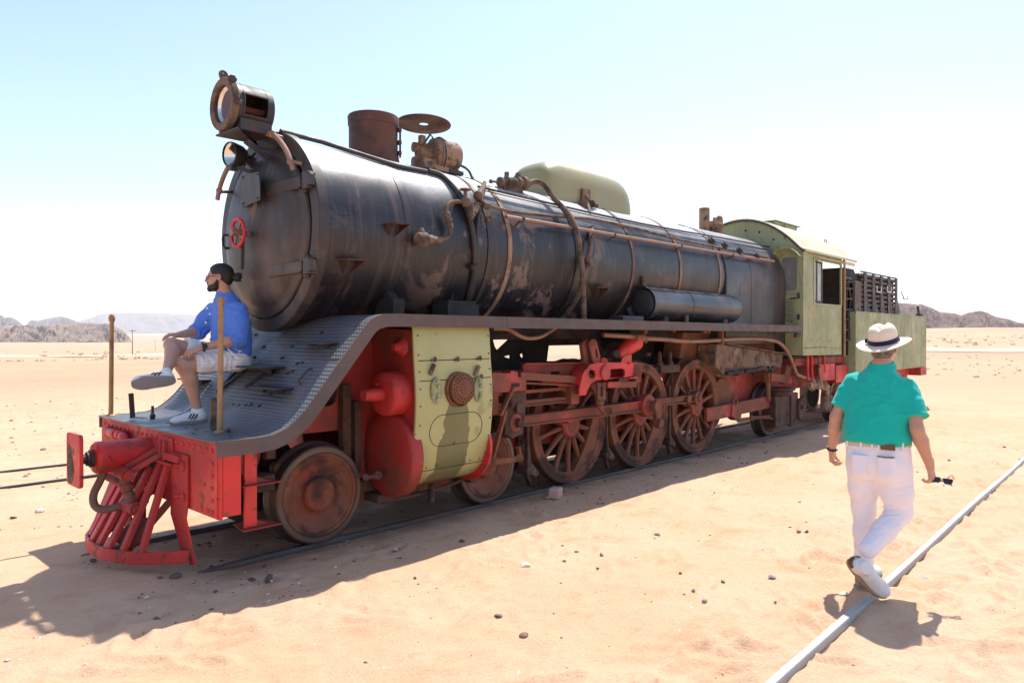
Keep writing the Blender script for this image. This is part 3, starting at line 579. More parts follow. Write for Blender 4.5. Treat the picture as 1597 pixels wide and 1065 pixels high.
# --- dome casing: two pieces with rounded ends
def dome_sec(x, hw, top, base=3.20, n=20, sq=3.3):
    q = []
    for i in range(n+1):
        t = math.pi*i/n; c, s = math.cos(t), math.sin(t); q.append((x, -hw*math.copysign(abs(c)**(2/sq), c), base+(top-base)*s**(2/sq)))
    return q
def loft(b, secs, cap=True):
    k = len(secs[0]); v = [p for s in secs for p in s]; f = [(i*k+j, i*k+j+1, (i+1)*k+j+1, (i+1)*k+j) for i in range(len(secs)-1) for j in range(k-1)]
    if cap: f += [tuple(range(k))[::-1], tuple((len(secs)-1)*k+j for j in range(k))]
    b.add(v, f)
b = MB(); xs = [(4.14, .28, 3.46), (4.15, .31, 3.56), (4.18, .33, 3.635), (4.24, .345, 3.695), (4.33, .352, 3.735), (4.46, .356, 3.752), (4.7, .358, 3.756), (5.20, .358, 3.756)]
loft(b, [dome_sec(*a) for a in xs]); dm = part(b, 'dome_casing', 'dome', sm=50)
b = MB(); xs = [(5.206, .354, 3.752), (5.5, .354, 3.75), (5.66, .352, 3.738), (5.76, .347, 3.705), (5.82, .338, 3.655), (5.85, .325, 3.58), (5.86, .31, 3.45)]
loft(b, [dome_sec(*a) for a in xs]); part(b, 'dome_casing', 'dome', sm=50)
b = MB(); q = [PY(906, 294, -.362), PY(919, 296, -.362), PY(919, 322, -.372), PY(906, 318, -.372)]; b.prism(q, (0, -.02, 0)); c0 = (q[0]+q[2])/2; b.cyl(c0, c0+Vector((0, -.05, 0)), .03); b.cyl(PY(911, 318, -.39), PY(911, 318, -.45), .045); b.cyl(PY(923, 318, -.39), PY(923, 318, -.45), .045); b.cyl(PY(906, 317, -.42), PY(931, 321, -.42), .025)
part(b, 'steam_take_off', 'dusty', bevel=.003)
b = MB(); b.tube([PY(915, 318, -.42), PY(919, 328, -.50), PY(918, 342, -.58), PY(921, 352, -.66), PY(923, 362, -.76), PY(921, 378, -.84), PY(920, 392, -.86), PY(917, 404, -.88), PY(914, 420, -.88), PY(908, 440, -.87), PY(903, 458, -.82), PY(894, 475, -.72), PY(882, 492, -.62), PY(876, 500, -.58)], .030, 8, 2); b.cyl(PY(919, 403, -.885), PY(915, 411, -.885), .045); part(b, 'steam_pipe', 'dusty', sm=60)
# --- check valve and the big delivery pipe over the shoulder
b = MB(); a0, a1 = PY(778, 284, -.42), PY(826, 287, -.42); dd = (a1-a0).normalized()
b.lathe(a0, dd, [(.03, 0), (.055, .01), (.055, .04), (.04, .045), (.045, .10), (.065, .105), (.065, .13), (.05, .135), (.06, .2), (.05, .26), (.07, .27), (.07, .30), (.05, .305), (.05, .36), (.075, .365), (.075, .41), (.05, .42), (.05, .46)], 16)
b.cyl(a0-dd*.12, a0, .012); b.ball(a0-dd*.12, .024, 8, 5); b.cyl(a0+dd*.12+Vector((0, 0, .04)), a0+dd*.12+Vector((0, 0, .11)), .026); b.cyl(a0+dd*.30+Vector((0, 0, .04)), a0+dd*.30+Vector((0, 0, .11)), .03); b.box(a0+dd*.2+Vector((0, .05, -.10)), (.3, .16, .12))
part(b, 'check_valve', 'dusty', bevel=.003)
b = MB(); b.tube([PY(824, 286, -.42), PY(838, 282, -.44), PY(851, 290, -.50), PY(863, 309, -.60), PY(878, 324, -.70), PY(890, 338, -.79), PY(898, 355, -.87), PY(903, 378, -.92), PY(906, 400, -.94), PY(909, 430, -.95), PY(910, 465, -.95), PY(911, 501, -.95)], .030, 10, 2); part(b, 'delivery_pipe', 'dusty', sm=60)
# --- long rails and thin rods along the barrel
def rod(name, m, px, off, r, n=8, sm=1, brk=()):
    b = MB(); pts = [PB(x, y, off) for x, y in px]; b.tube(pts, r, n, sm); o = part(b, name, m, sm=60)
    if brk:
        b = MB()
        for x, y in brk:
            q = PB(x, y, off); nn = Vector((0, q.y, q.z-ZC)).normalized(); b.ball(q, r*1.5, 8, 5); b.tube([q, q-nn*(off*.6)+Vector((-.03, 0, -.03)), q-nn*off+Vector((-.06, 0, -.06))], r*.6, 6)
        part(b, 'handrail_bracket', 'iron', o)
    return o
rod('handrail', 'copper', [(789, 338), (860, 350), (930, 362), (1000, 374), (1060, 384), (1120, 394), (1207, 408)], .075, .020, 10, 0, ((815, 342), (958, 367), (1062, 384), (1142, 398)))
rod('pipe', 'dusty', [(700, 318), (716, 314), (732, 316), (752, 319), (780, 326), (800, 331), (880, 339), (915, 340), (945, 346), (1000, 358), (1050, 372), (1110, 384), (1160, 394), (1196, 402)], .05, .017, 8, 1)
rod('thin_rod', 'iron', [(437, 205), (500, 221), (560, 240), (620, 259), (665, 268)], .024, .021, 8, 0)
rod('thin_rod', 'iron', [(745, 291), (800, 304), (870, 320), (930, 334), (1000, 349), (1060, 360), (1130, 372), (1200, 385)], .05, .012, 6, 0)
rod('thin_rod', 'iron', [(745, 295), (800, 308), (870, 324), (930, 338), (1000, 352), (1060, 363), (1130, 376), (1200, 390)], .04, .007, 6, 0)
# band hose coming down round the barrel at the smokebox joint
b = MB(); b.tube([PB(668, 267, .03), PB(688, 272, .03), PB(704, 287, .03), PB(718, 305, .03), PB(730, 330, .03), PB(738, 365, .03), PB(741, 400, .03), PB(739, 432, .03), PB(731, 462, .03), PB(722, 490, .02)], .027, 8, 2); part(b, 'rubber_hose', 'iron', sm=60)
b = MB(); b.tube([PB(756, 290, .08), PB(752, 310, .06), PB(746, 335, .04), PB(743, 370, .03), PB(745, 400, .03), PB(743, 425, .03), PB(738, 450, .03), PB(731, 472, .03), PB(724, 492, .02)], .018, 8, 2); b.cyl(PB(739, 420, .035), PB(739.5, 412, .035), .045); part(b, 'rubber_hose', 'iron', sm=60)
# blower valve group
b = MB(); j = PB(727, 315, .07)
b.ball(j, .055, 10, 6); b.cyl(PB(725, 312, .075), PB(726, 298, .09), .018); b.lathe(PB(726, 297, .09), (0, 0, 1), [(.05, 0), (.06, .008), (.05, .016), (.01, .018)], 14); b.cyl(PB(733, 318, .07), PB(735, 338, .06), .034); b.cyl(PB(735, 336, .06), PB(735.5, 342, .06), .024)
b.cyl(PB(746, 306, .07), PB(754, 292, .08), .03); b.cyl(PB(754, 292, .08), PB(756, 285, .08), .02); b.ball(PB(746, 305, .07), .05, 8, 6); b.cyl(PB(744, 322, .06), PB(739, 333, .05), .03); b.cyl(PB(752, 319, .065), PB(762, 322, .065), .035)
for px, py in ((751, 338), (761, 344), (766, 340)): b.ball(PB(px, py, .02), .022, 8, 6)
part(b, 'valve_group', 'dusty', sm=50)
b = MB(); b.tube([PB(716, 314, .08), PB(702, 315, .08), PB(696, 322, .08), PB(697, 334, .07), PB(701, 346, .06), PB(703, 356, .06), PB(702, 366, .06), PB(697, 372, .06), PB(684, 374, .07), PB(672, 373, .07)], .017, 8, 1); b.cyl(PB(697, 334, .07), PB(702, 352, .06), .028); b.ball(PB(697, 335, .07), .033, 8, 6); b.ball(PB(702, 354, .06), .032, 8, 6); b.torus(PB(700, 344, .065), PB(702, 352, .06)-PB(697, 334, .07), .03, .008, 12, 5); part(b, 'injector_pipe', 'dusty', sm=60)
b = MB(); c0 = PB(655, 373, .09); c1 = PB(676, 374, .08); b.lathe(c0, c1-c0, [(.05, -.03), (.062, 0), (.062, .06), (.04, .075), (.04, .14), (.03, .16), (.03, .25)], 16); b.cyl(c0+Vector((.02, 0, .05)), c0+Vector((.02, .02, .085)), .03); part(b, 'clack_valve', 'dusty', sm=40)
# triangular foot brackets on the smokebox side and one on the barrel
FBM = 'darkrust'
for (l, r, dn) in (((597, 350), (636, 352), (606, 368)), ((523, 406), (568, 408), (534, 428)), ((917, 449), (944, 450), (926, 472))):
    b = MB(); p0, p1 = PB(l[0], l[1], .0), PB(l[0]+(r[0]-l[0])*.8, r[1], .0); out = Vector((0, -.10, 0)); a = [p0, p1, p1+out+Vector((.03, 0, 0)), p0+out+Vector((.05, 0, 0))]
    b.prism(a, (0, 0, .012)); dnp = PB(dn[0], dn[1], .0); tri = [p0+Vector((.03, .01, 0)), p0+out*.95+Vector((.06, 0, 0)), dnp]; b.prism(tri, (.012, 0, 0)); tri = [p1+Vector((-.02, .01, 0)), p1+out*.95, dnp+Vector((.06, 0, 0))]; b.prism(tri, (.012, 0, 0)); part(b, 'foot_bracket', FBM, sm=20)
# small fittings along the footplate: boxes, feet, the raised cover
b = MB(); b.b2(2.17, 2.56, -.84, -.62, 1.835, 1.95); b.b2(2.19, 2.54, -.82, -.6, 1.95, 1.98); part(b, 'oil_box', 'black', bevel=.006)
b = MB(); b.b2(4.72, 5.15, -.98, -.78, 1.835, 1.895); part(b, 'footplate_block', 'iron', bevel=.006)
b = MB()
for x in (1.62,): b.b2(x, x+.12, -.76, -.5, 1.835, 1.98); b.prism([(x+.02, -.72, 1.97), (x+.10, -.72, 1.97), (x+.10, -.58, 2.1), (x+.02, -.58, 2.1)], (0, .03, -.1))
part(b, 'boiler_foot', 'black', bevel=.004)
# --- air reservoir lying on the footplate
b = MB(); b.lathe((0, -.80, 2.06), (1, 0, 0), [(.0, 5.415), (.12, 5.405), (.17, 5.395), (.20, 5.37), (.212, 5.36), (.212, 5.42), (.208, 5.43), (.208, 6.30), (.213, 6.305), (.213, 6.33), (.208, 6.335), (.208, 7.66), (.20, 7.72), (.165, 7.78), (.10, 7.82), (0, 7.83)], 44)
tk = part(b, 'air_reservoir', 'tank', sm=35)
b = MB(); b.cyl(PY(1004, 446, -.8), PY(1004, 434, -.8), .03); b.cyl(PY(1004, 438, -.8), PY(1004, 431, -.8), .036); b.b2(5.7, 5.8, -.93, -.66, 1.832, 1.93); b.b2(7.3, 7.4, -.93, -.66, 1.832, 1.93); b.cyl((6.18, -.96, 1.83), (6.18, -.96, 1.93), .03)
part(b, 'reservoir_fitting', 'dusty', tk)
b = MB(); b.lathe((0, -.80, 2.06), (1, 0, 0), [(0, 5.372), (.10, 5.378), (.165, 5.388), (.172, 5.40)], 36); part(b, 'reservoir_end', 'iron', tk, sm=60)
# --- safety valves near the cab
b = MB(); s0 = PY(1112, 358, 0)
b.cyl(s0+Vector((-.2, .05, -.12)), s0+Vector((-.2, .05, .33)), .085); b.lathe(s0+Vector((.02, -.02, -.12)), (0, 0, 1), [(.16, 0), (.16, .03), (.125, .05), (.125, .10), (.14, .11), (.14, .2), (.11, .22), (.11, .25), (.05, .26)], 20); b.cyl(s0+Vector((.22, 0, -.12)), s0+Vector((.22, 0, .18)), .06); b.ball(s0+Vector((.22, 0, .2)), .06, 10, 6); b.cyl(s0+Vector((.05, 0, .13)), s0+Vector((.05, 0, .2)), .03); part(b, 'safety_valve', 'tan', bevel=.004)
b = MB(); b.tube([PY(1057, 350, -.2), PY(1070, 353, -.24), PY(1082, 361, -.34), PY(1090, 369, -.45)], .006, 5, 1); part(b, 'wire', 'iron')

# --- footplate and apron in chequer plate
PROF = [(-.085, .972), (.22, .972), (.315, .980), (.408, 1.010), (.483, 1.061), (.558, 1.127), (1.062, 1.725), (1.107, 1.770), (1.17, 1.806), (1.255, 1.826), (1.37, 1.83)]
def sheet(b, prof, y0, y1, th=.008, ny=1, skew=0):
    ys = [y0+(y1-y0)*i/ny for i in range(ny+1)]; n = len(prof)
    for s, dz in ((1, 0), (-1, -th)):
        v = [(x+(skew*(y+WY)/2 if i == 0 else 0), y, z+dz) for y in ys for i, (x, z) in enumerate(prof)]
        b.add(v, [(j*n+i, j*n+i+1, (j+1)*n+i+1, (j+1)*n+i) for j in range(ny) for i in range(n-1)])
    v = [(x+(skew*(y+WY)/2 if i == 0 else 0), y, z+dz) for y in (y0, y1) for dz in (0, -th) for i, (x, z) in enumerate(prof)]
    b.add(v, [(k*2*n+i, k*2*n+i+1, k*2*n+n+i+1, k*2*n+n+i) for k in (0, 1) for i in range(n-1)]+[(i, n+i, 3*n+i, 2*n+i) for i in (0, n-1)])
b = MB(); sheet(b, PROF, -WY, .0-.002, ny=1); sheet(b, PROF, .002, WY, ny=1); apron = part(b, 'apron_plate', 'plate', sm=35)
b = MB(); sheet(b, [(1.374, 1.83), (9.56, 1.83)], -WY, -.55); run = part(b, 'footplate', 'plate')
b = MB(); sheet(b, [(1.374, 1.83), (9.56, 1.83)], .55, WY); part(b, 'footplate', 'plate')
def skirt(y, side):
    b = MB(); off = []
    pr = PROF[:]+[(2.62, 1.83)]; pr[0] = (-.075, .972)
    for i, (x, z) in enumerate(pr):
        a = Vector((pr[min(i+1, len(pr)-1)][0]-pr[max(i-1, 0)][0], 0, pr[min(i+1, len(pr)-1)][1]-pr[max(i-1, 0)][1])).normalized(); nn = Vector((a.z, 0, -a.x)); off.append((Vector((x, 0, z))-nn*.003, Vector((x, 0, z))+nn*.10))
    for yy in (0, .012):
        pass
    n = len(off); v = [q+Vector((0, y+yy*side, 0)) for yy in (0, -.012) for pq in off for q in pq]
    f = []
    for k in (0, 1): f += [(k*2*n+2*i, k*2*n+2*i+1, k*2*n+2*i+3, k*2*n+2*i+2) for i in range(n-1)]
    for e in (0, 1): f += [(2*i+e, 2*i+2+e, 2*n+2*i+2+e, 2*n+2*i+e) for i in range(n-1)]
    f += [(0, 1, 2*n+1, 2*n), (2*n-2, 2*n-1, 4*n-1, 4*n-2)]
    b.add(v, f); part(b, 'footplate_edge', 'edge', sm=30)
    for x0, x1 in ((2.623, 5.05), (5.053, 7.4), (7.403, 9.56)):
        b = MB(); b.b2(x0, x1, y, y-.012*side, 1.73, 1.834); part(b, 'footplate_edge', 'edge')
skirt(-WY-.001, 1); skirt(WY+.001, -1)
b = MB(); b.b2(9.56, 9.572, -WY-.013, -.86, 1.72, 1.834); b.cyl((9.53, -WY+.04, 1.70), (9.53, -WY+.06, 1.64), .05); part(b, 'footplate_end', 'edge')
def SL(px, py, h=0.):                                # point on the sloping apron
    d = ray(px, py); s = (1.725-1.127)/(1.062-.558); t = (1.127+s*(CAM.x-.558)-CAM.z)/(d.z-s*d.x); return CAM+d*t+Vector((-s, 0, 1)).normalized()*h
SN = Vector((-(1.725-1.127)/(1.062-.558), 0, 1)).normalized(); SU = Vector((SN.z, 0, -SN.x))
# step brackets welded on the apron
def apron_step(pl, pr, depth, m='iron', legs=True):
    a, c = SL(*pl), SL(*pr); z = (a.z+c.z)/2; x = (a.x+c.x)/2; b = MB()
    b.b2(x-depth, x+.01, c.y, a.y, z-.008, z+.004)
    wy = min(.32, a.y-c.y); b.prism([(x-depth*.55, c.y+.02, z-.008), (x-depth*.55, c.y+wy*.72, z-.008), (x-depth*.30, c.y+wy*.42, z-depth*.36)], (.010, 0, 0))
    if a.y-c.y > .5: b.bar((x-depth*.1, a.y-.12, z-.02), (x-depth*.95, a.y-.12, z-depth*1.02), .04, .02, SN)
    return part(b, 'apron_step', m)
apron_step((362, 573), (450, 567), .20); apron_step((410, 604), (461, 602), .13); apron_step((483, 536), (530, 533), .13)
apron_step((297, 592), (332, 590), .13)
b = MB(); q0, q1 = SL(378, 584, .01), SL(402, 577, .01)
for a, c in (((385, 604), (425, 578)), ((340, 612), (382, 580))): b.bar(SL(a[0], a[1], .012), SL(c[0], c[1], .012), .035, .02, SN)
part(b, 'step_stiffener', 'iron')
# sockets, holes and stubs in the plate
b = MB()
for px, py in ((409, 542), (395, 558), (438, 559), (462, 568), (470, 567), (455, 580), (447, 583), (410, 611), (403, 634), (390, 632), (382, 633), (371, 633), (362, 632), (397, 523), (421, 616), (454, 541), (427, 573), (388, 650), (500, 520), (385, 640)): b.bar(SL(px, py, .004), SL(px+4, py-1.5, .004), .02, .006, SN)
for px, py in ((290, 668), (305, 670), (322, 673), (262, 660), (345, 662), (362, 664), (375, 661), (355, 673), (381, 667), (302, 676), (270, 655)): p = PZ(px, py, .971); b.box(p, (.02, .035, .006))
part(b, 'plate_slots', 'black', sm=None)
b = MB(); b.tube([SL(468, 600, .0), SL(470, 597, .03), SL(476, 590, .03), SL(484, 580, .03), SL(487, 575, 0)], .008, 6); part(b, 'grab_loop', 'iron')
b = MB(); b.bar(SL(478, 559, .003), SL(530, 559, .003), .006, .004, SN); b.bar(SL(400, 578, .003), SL(462, 577, .003), .006, .004, SN); part(b, 'plate_seam', 'rust')
def post(base, top, y_, r=.019):
    p = PZ(*base, .968); z = top; b = MB(); t = p+Vector((.01, .0, z-p.z)); b.cyl(p, t, r*1.05, r*.95, 12); b.lathe(t-Vector((0, 0, .03)), (0, 0, 1), [(r, 0), (r*1.35, .012), (r*1.4, .035), (r*.9, .06), (0, .066)], 12); b.lathe(p, (0, 0, 1), [(r*2.1, 0), (r*2.1, .008), (r*1.3, .02)], 12); return b
part(post((343, 675), 1.90, 0), 'front_post', 'post', sm=40); part(post((173, 649), 1.81, 0), 'front_post', 'post', sm=40)
b = MB(); p = PZ(332, 671, .968); b.bar(p, p+Vector((.012, .012, .235)), .045, .016, (0, 1, 0)); part(b, 'flat_bracket', 'dusty', bevel=.003)
b = MB(); p = PZ(207, 652, .968); b.bar(p, p+Vector((-.01, .01, .21)), .04, .014, (0, 1, 0)); q = PZ(228, 652, .972); b.bar(p+Vector((0, 0, .006)), q, .03, .012); b.cyl(PZ(238, 649, .968), PZ(238, 649, .968)+Vector((0, 0, .09)), .012); b.ball(PZ(238, 649, .99), .025, 8, 5); part(b, 'flat_bracket', 'iron', bevel=.003)
b = MB(); b.cyl(PZ(356, 668, .968), PZ(356, 668, 1.03), .012); part(b, 'stub_pin', 'iron')

# --- buffer beam
b = MB(); b.b2(-.06, -.032, -WY, WY, .465, .965)
beam = part(b, 'buffer_beam', 'red', bevel=.004)
b = MB(); b.b2(-.030, .092, -WY+.001, -WY+.022, .478, .958); part(b, 'beam_end_plate', 'red', beam, bevel=.003)
b = MB(); b.b2(-.066, -.06, -WY+.01, -WY+.06, .47, .96)
part(b, 'beam_angle', 'red', beam, bevel=.002)
bx = lambda y: -.0605
rv = [(y, .905) for y in np.linspace(-1.045, 1.045, 23)]+[(-1.05, z) for z in (.82, .74, .66, .58)]+[(y, .505) for y in (-1.05, -.97, -.88)]+[(1.04, z) for z in (.82, .74, .66, .58)]+[(y, .5) for y in (.8, .9, 1.0)]+[(y, z) for y in (.12, .2, -.15, -.1) for z in (.57, .62, .52)]
for y, z in rv:
    bb = MB(org=(bx(y)-(.006 if y < -1.03 else 0), y, z)); bb.rivet((bx(y)-(.006 if y < -1.03 else 0), y, z), (-1, 0, 0), .0145, .011, 9); part(bb, 'rivet', 'red', beam, sm=60)
# --- buffer and drawgear
b = MB(); b.lathe((.02, .0, .785), (-1, 0, 0), [(.125, .078), (.112, .095), (.112, .40), (.116, .41), (.116, .455), (.10, .475), (.055, .478)], 36); b.cyl((-.03, 0, .785), (-.03, .0, .79), .1); bufh = part(b, 'buffer_housing', 'red', sm=35)
b = MB(); b.lathe((-.45, 0, .785), (-1, 0, 0), [(.062, 0), (.062, .03), (.05, .032), (.05, .05), (.034, .052), (.034, .10)], 18); part(b, 'buffer_stem', 'iron', bufh)
b = MB(); n_ = 9; w_, h_ = .30, .37; crv = lambda u: -.572-.018*(1-u*u)
out = []
for k in range(4):
    cxs, czs = ((1, 1), (-1, 1), (-1, -1), (1, -1))[k]
    for t in range(0, 91, 30): a = R(t+k*90); out.append((cxs*(w_/2-.035)+.035*math.cos(a), czs*(h_/2-.035)+.035*math.sin(a)))
b.prism([(-.578, .02+u, .785+v) for u, v in out], (.026, 0, 0)); part(b, 'buffer_head', 'red', bufh, bevel=.007, seg=3)
b = MB(); b.prism([(-.5805, .02+u*.75+.03, .75+v*.7) for u, v in [(.1, .19), (.06, .2), (.0, .12), (-.05, .04), (-.07, -.06), (-.03, -.16), (.02, -.2), (.09, -.19), (.12, -.05), (.12, .1)]], (.003, 0, 0)); part(b, 'worn_patch', 'dusty', bufh)
# brake hose, vacuum pipe
b = MB(); b.tube([(-.37, .02, .70), (-.40, .05, .60), (-.44, .06, .52), (-.44, .05, .44), (-.40, .02, .40), (-.32, -.01, .41), (-.24, -.03, .43)], .027, 10, 2); part(b, 'brake_hose', 'hose', sm=60)
b = MB(); b.cyl((-.27, -.02, .425), (-.13, -.06, .46), .026); b.cyl((-.13, -.06, .46), (-.02, -.08, .56), .022); part(b, 'hose_coupling', 'dullred')
b = MB(); b.tube([(-.055, .93, .865), (-.09, .90, .865), (-.10, .60, .865), (-.11, .45, .865), (-.13, .37, .85), (-.12, .31, .78), (-.11, .27, .70)], .036, 12, 1); b.torus((-.10, .62, .865), (0, 1, 0), .037, .008, 16, 6); b.torus((-.105, .5, .865), (0, 1, 0), .037, .008, 16, 6); part(b, 'air_pipe', 'red', sm=60)
b = MB(); b.b2(-.05, 0, .45, .75, .76, .80); b.b2(-.06, 0, .55, .60, .70, .82); part(b, 'pipe_bracket', 'dullred', bevel=.003)
# screw coupling hanging beside the buffer: two link bars, trunnion, screw, shackle pins
b = MB(); t0, t1 = PX(255, 700, -.06), PX(192, 737, -.30)
for s in (-.035, .035): b.bar(t0+Vector((0, s, s*.4)), t1+Vector((0, s, s*.4)), .022, .04)
b.cyl(t0+Vector((0, -.07, 0)), t0+Vector((0, .07, 0)), .028); lk = part(b, 'coupling_link', 'dullred', bevel=.004)
b = MB(); b.cyl(t1+Vector((-.0, -.09, -.01)), t1+Vector((0, .09, .01)), .045); b.cyl(t1+Vector((0, -.10, 0)), t1+Vector((0, -.135, 0)), .03); part(b, 'coupling_trunnion', 'dullred', lk)
t2 = PX(206, 790, -.24)
b = MB(); b.cyl(t1, t2, .033); 
for k in range(9): b.torus(t1.lerp(t2, .2+k*.075), t2-t1, .031, .007, 12, 5)
part(b, 'coupling_screw', 'hose', lk)
b = MB(); b.cyl(t2+Vector((-.0, -.10, 0)), t2+Vector((0, .12, 0)), .052); b.cyl(t2+Vector((0, -.105, 0)), t2+Vector((0, -.13, 0)), .034); b.box(t2+Vector((.06, .05, .03)), (.14, .03, .06)); part(b, 'coupling_trunnion', 'dullred', lk, bevel=.004)
b = MB(); w0 = t1.lerp(t2, .42); b.cyl(w0+Vector((0, -.02, 0)), w0+Vector((-.05, .30, .05)), .026); b.ball(w0+Vector((-.05, .3, .05)), .028, 8, 6); b.ball(w0, .05, 8, 6); part(b, 'coupling_lever', 'gearred', lk)
b = MB(); h0 = PX(240, 718, -.07); b.cyl(h0+Vector((-.01, -.075, 0)), h0+Vector((-.01, .03, 0)), .06); b.cyl(h0+Vector((-.012, -.08, 0)), h0+Vector((-.012, -.11, 0)), .028); b.prism([h0+Vector((-.03, -.05, .03)), h0+Vector((-.03, -.05, -.15)), h0+Vector((-.03, .0, -.19)), h0+Vector((-.03, .045, -.15)), h0+Vector((-.03, .04, .03))], (.035, 0, 0)); part(b, 'draw_hook', 'iron', bevel=.006)
b = MB(); b.b2(-.10, 0, -.26, -.22, .73, .90); b.b2(-.10, 0, -.34, -.30, .73, .90); b.b2(-.074, -.0605, -.42, -.20, .70, .93); b.b2(-.11, -.062, -.60, -.34, .775, .825); part(b, 'hook_bracket', 'red', bevel=.004)
# --- cowcatcher
cw = MB()
arc = [(-.10, .66), (-.22, .61), (-.33, .50), (-.40, .36), (-.435, .18), (-.44, .0), (-.42, -.14), (-.36, -.30), (-.27, -.44), (-.15, -.54), (-.03, -.61)]
n = len(arc)
for z0, z1 in ((.075, .165),):
    v = []
    for i, (x, y) in enumerate(arc):
        t = Vector((arc[min(i+1, n-1)][0]-arc[max(i-1, 0)][0], arc[min(i+1, n-1)][1]-arc[max(i-1, 0)][1], 0)).normalized(); nn = Vector((t.y, -t.x, 0))
        v += [Vector((x, y, z0))-nn*.007, Vector((x, y, z1))-nn*.007+Vector((.0, 0, 0)), Vector((x, y, z1))+nn*.007, Vector((x, y, z0))+nn*.007]
    cw.add(v, [(i*4+k, i*4+(k+1) % 4, (i+1)*4+(k+1) % 4, (i+1)*4+k) for i in range(n-1) for k in range(4)]+[(0, 1, 2, 3), tuple((n-1)*4+k for k in (3, 2, 1, 0))])
cowc = part(cw, 'cowcatcher', 'red', sm=50)
b = MB(); b.b2(-.075, -.0605, -.50, .64, .70, .76); b.b2(-.12, -.075, -.50, .64, .745, .76); part(b, 'cowcatcher_top_rail', 'red', cowc, bevel=.003)
def on_arc(t):
    t *= n-1; i = min(int(t), n-2); f = t-i; return Vector((arc[i][0]*(1-f)+arc[i+1][0]*f, arc[i][1]*(1-f)+arc[i+1][1]*f, .15))
arc_y = lambda yy: min((abs(on_arc(t/400).y-yy), t/400) for t in range(20, 400))[1]
for yb in (.63, .50, .35, .19, .03, -.12, -.265, -.40):
    t = arc_y(yb); ty = yb*.93; p = on_arc(t); nn = Vector((.012, 0, 0)); q = Vector((-.085, ty, .74)); bb = MB(); bb.bar(p+nn+Vector((0, 0, -.03)), q, .068, .036, (1, 0, .5)); part(bb, 'cowcatcher_bar', 'red', cowc, bevel=.005)
b = MB(); b.prism([(-.055, .06, .26), (-.15, .05, .24), (-.3, .02, .16), (-.28, -.03, .13), (-.1, -.05, .2), (-.03, -.03, .27)], (0, .12, 0)); b.bar((-.02, -.33, .50), (-.30, -.20, .13), .03, .05); b.bar((0, .3, .5), (-.36, .2, .13), .03, .05); part(b, 'cowcatcher_brace', 'dullred', cowc, bevel=.004)
for s, yo in ((-1, 0), (1, .03)):
    b = MB(); y0, y1 = s*.36+yo, s*.655+yo
    prf = [(-.012, .86), (-.012, .52), (-.03, .42), (.0, .075)]; prf = [(-.065, .835), (-.065, .52), (-.075, .40), (-.005, .07)]
    ya = [(.41, .69), (.41, .69), (.425, .675), (.475, .665)]
    v = [(x+dx, s*(yy)+yo, z) for (x, z), (i_, o_) in zip(prf, ya) for yy in (i_, o_) for dx in (0, -.014)]
    b.add(v, [(i*4, i*4+2, i*4+6, i*4+4) for i in range(3)]+[(i*4+1, i*4+5, i*4+7, i*4+3) for i in range(3)]+[(i*4, i*4+4, i*4+5, i*4+1) for i in range(3)]+[(i*4+2, i*4+3, i*4+7, i*4+6) for i in range(3)]+[(0, 1, 3, 2), (12, 14, 15, 13)])
    for z in (.755, .545): b.cyl((-.07, s*.60+yo, z), (-.115, s*.57+yo, z), .018); b.cyl((-.07, s*.625+yo, z), (-.09, s*.625+yo, z), .034)
    part(b, 'cowcatcher_side_plate', 'red', cowc)
b = MB(); b.b2(.02, .09, .53, .60, .12, .45); part(b, 'guard_iron', 'dullred', bevel=.004)
# --- side steps behind the beam
b = MB(); b.b2(.158, .248, -1.04, -1.02, .355, .92); st = part(b, 'step_hanger', 'red', bevel=.003)
for z in (.648, .353):
    b = MB(); b.add([(.125, -1.09, z), (.405, -1.09, z), (.37, -.86, z), (.165, -.86, z), (.125, -1.09, z-.008), (.405, -1.09, z-.008), (.37, -.86, z-.008), (.165, -.86, z-.008)], [(0, 1, 2, 3), (7, 6, 5, 4), (0, 4, 5, 1), (1, 5, 6, 2), (2, 6, 7, 3), (3, 7, 4, 0)]); b.prism([(.20, -1.03, z), (.36, -1.03, z), (.20, -1.03, z+.06)], (0, .008, 0)); part(b, 'step_tread', 'dullred', st, bevel=.002)
b = MB(); b.bar((.22, -1.06, .90), (.50, -1.06, .955), .012, .09); part(b, 'skirt_bracket', 'dullred')
# --- frames under the boiler
def holed_plate(b, pts, y, th, holes=()):
    b.prism([(x, y, z) for x, z in pts], (0, th, 0), [[(x, y, z) for x, z in h] for h in holes])
def rrect(cx, cz, w_, h_, r=.04, n=3):
    q = []
    for k, (sx, sz) in enumerate(((1, 1), (-1, 1), (-1, -1), (1, -1))):
        for t in range(n+1): a = R(90*k+90*t/n); q.append((cx+sx*(w_/2-r)+r*math.cos(a), cz+sz*(h_/2-r)+r*math.sin(a)))
    return q
for y in (-.44, .41):
    b = MB(); holed_plate(b, [(-.02, .60), (.55, .60), (.62, .86), (1.42, .86), (1.50, .42), (2.5, .42), (2.62, .84), (3.3, .84), (3.4, .45), (8.9, .45), (9.3, .62), (9.3, 1.0), (9.0, 1.26), (2.9, 1.30), (2.6, 1.62), (1.32, 1.62), (.62, 1.02), (.40, .955), (-.02, .955)], y, .028, [rrect(1.07, 1.22, .42, .30, .09), rrect(4.92, 1.0, .30, .18), rrect(6.35, 1.0, .30, .18), rrect(8.0, .95, .6, .18), rrect(3.5, 1.06, .4, .2, .08)])
    part(b, 'main_frame', 'dullred', bevel=.004)
b = MB(); b.b2(1.38, 2.5, -.41, .41, 1.0, 1.83); part(b, 'smokebox_saddle', 'dullred', bevel=.02)
b = MB()
for x in (.34, 3.0, 4.92, 6.36): b.b2(x, x+.03, -.41, .41, .66, 1.25 if x > 1 else .94)
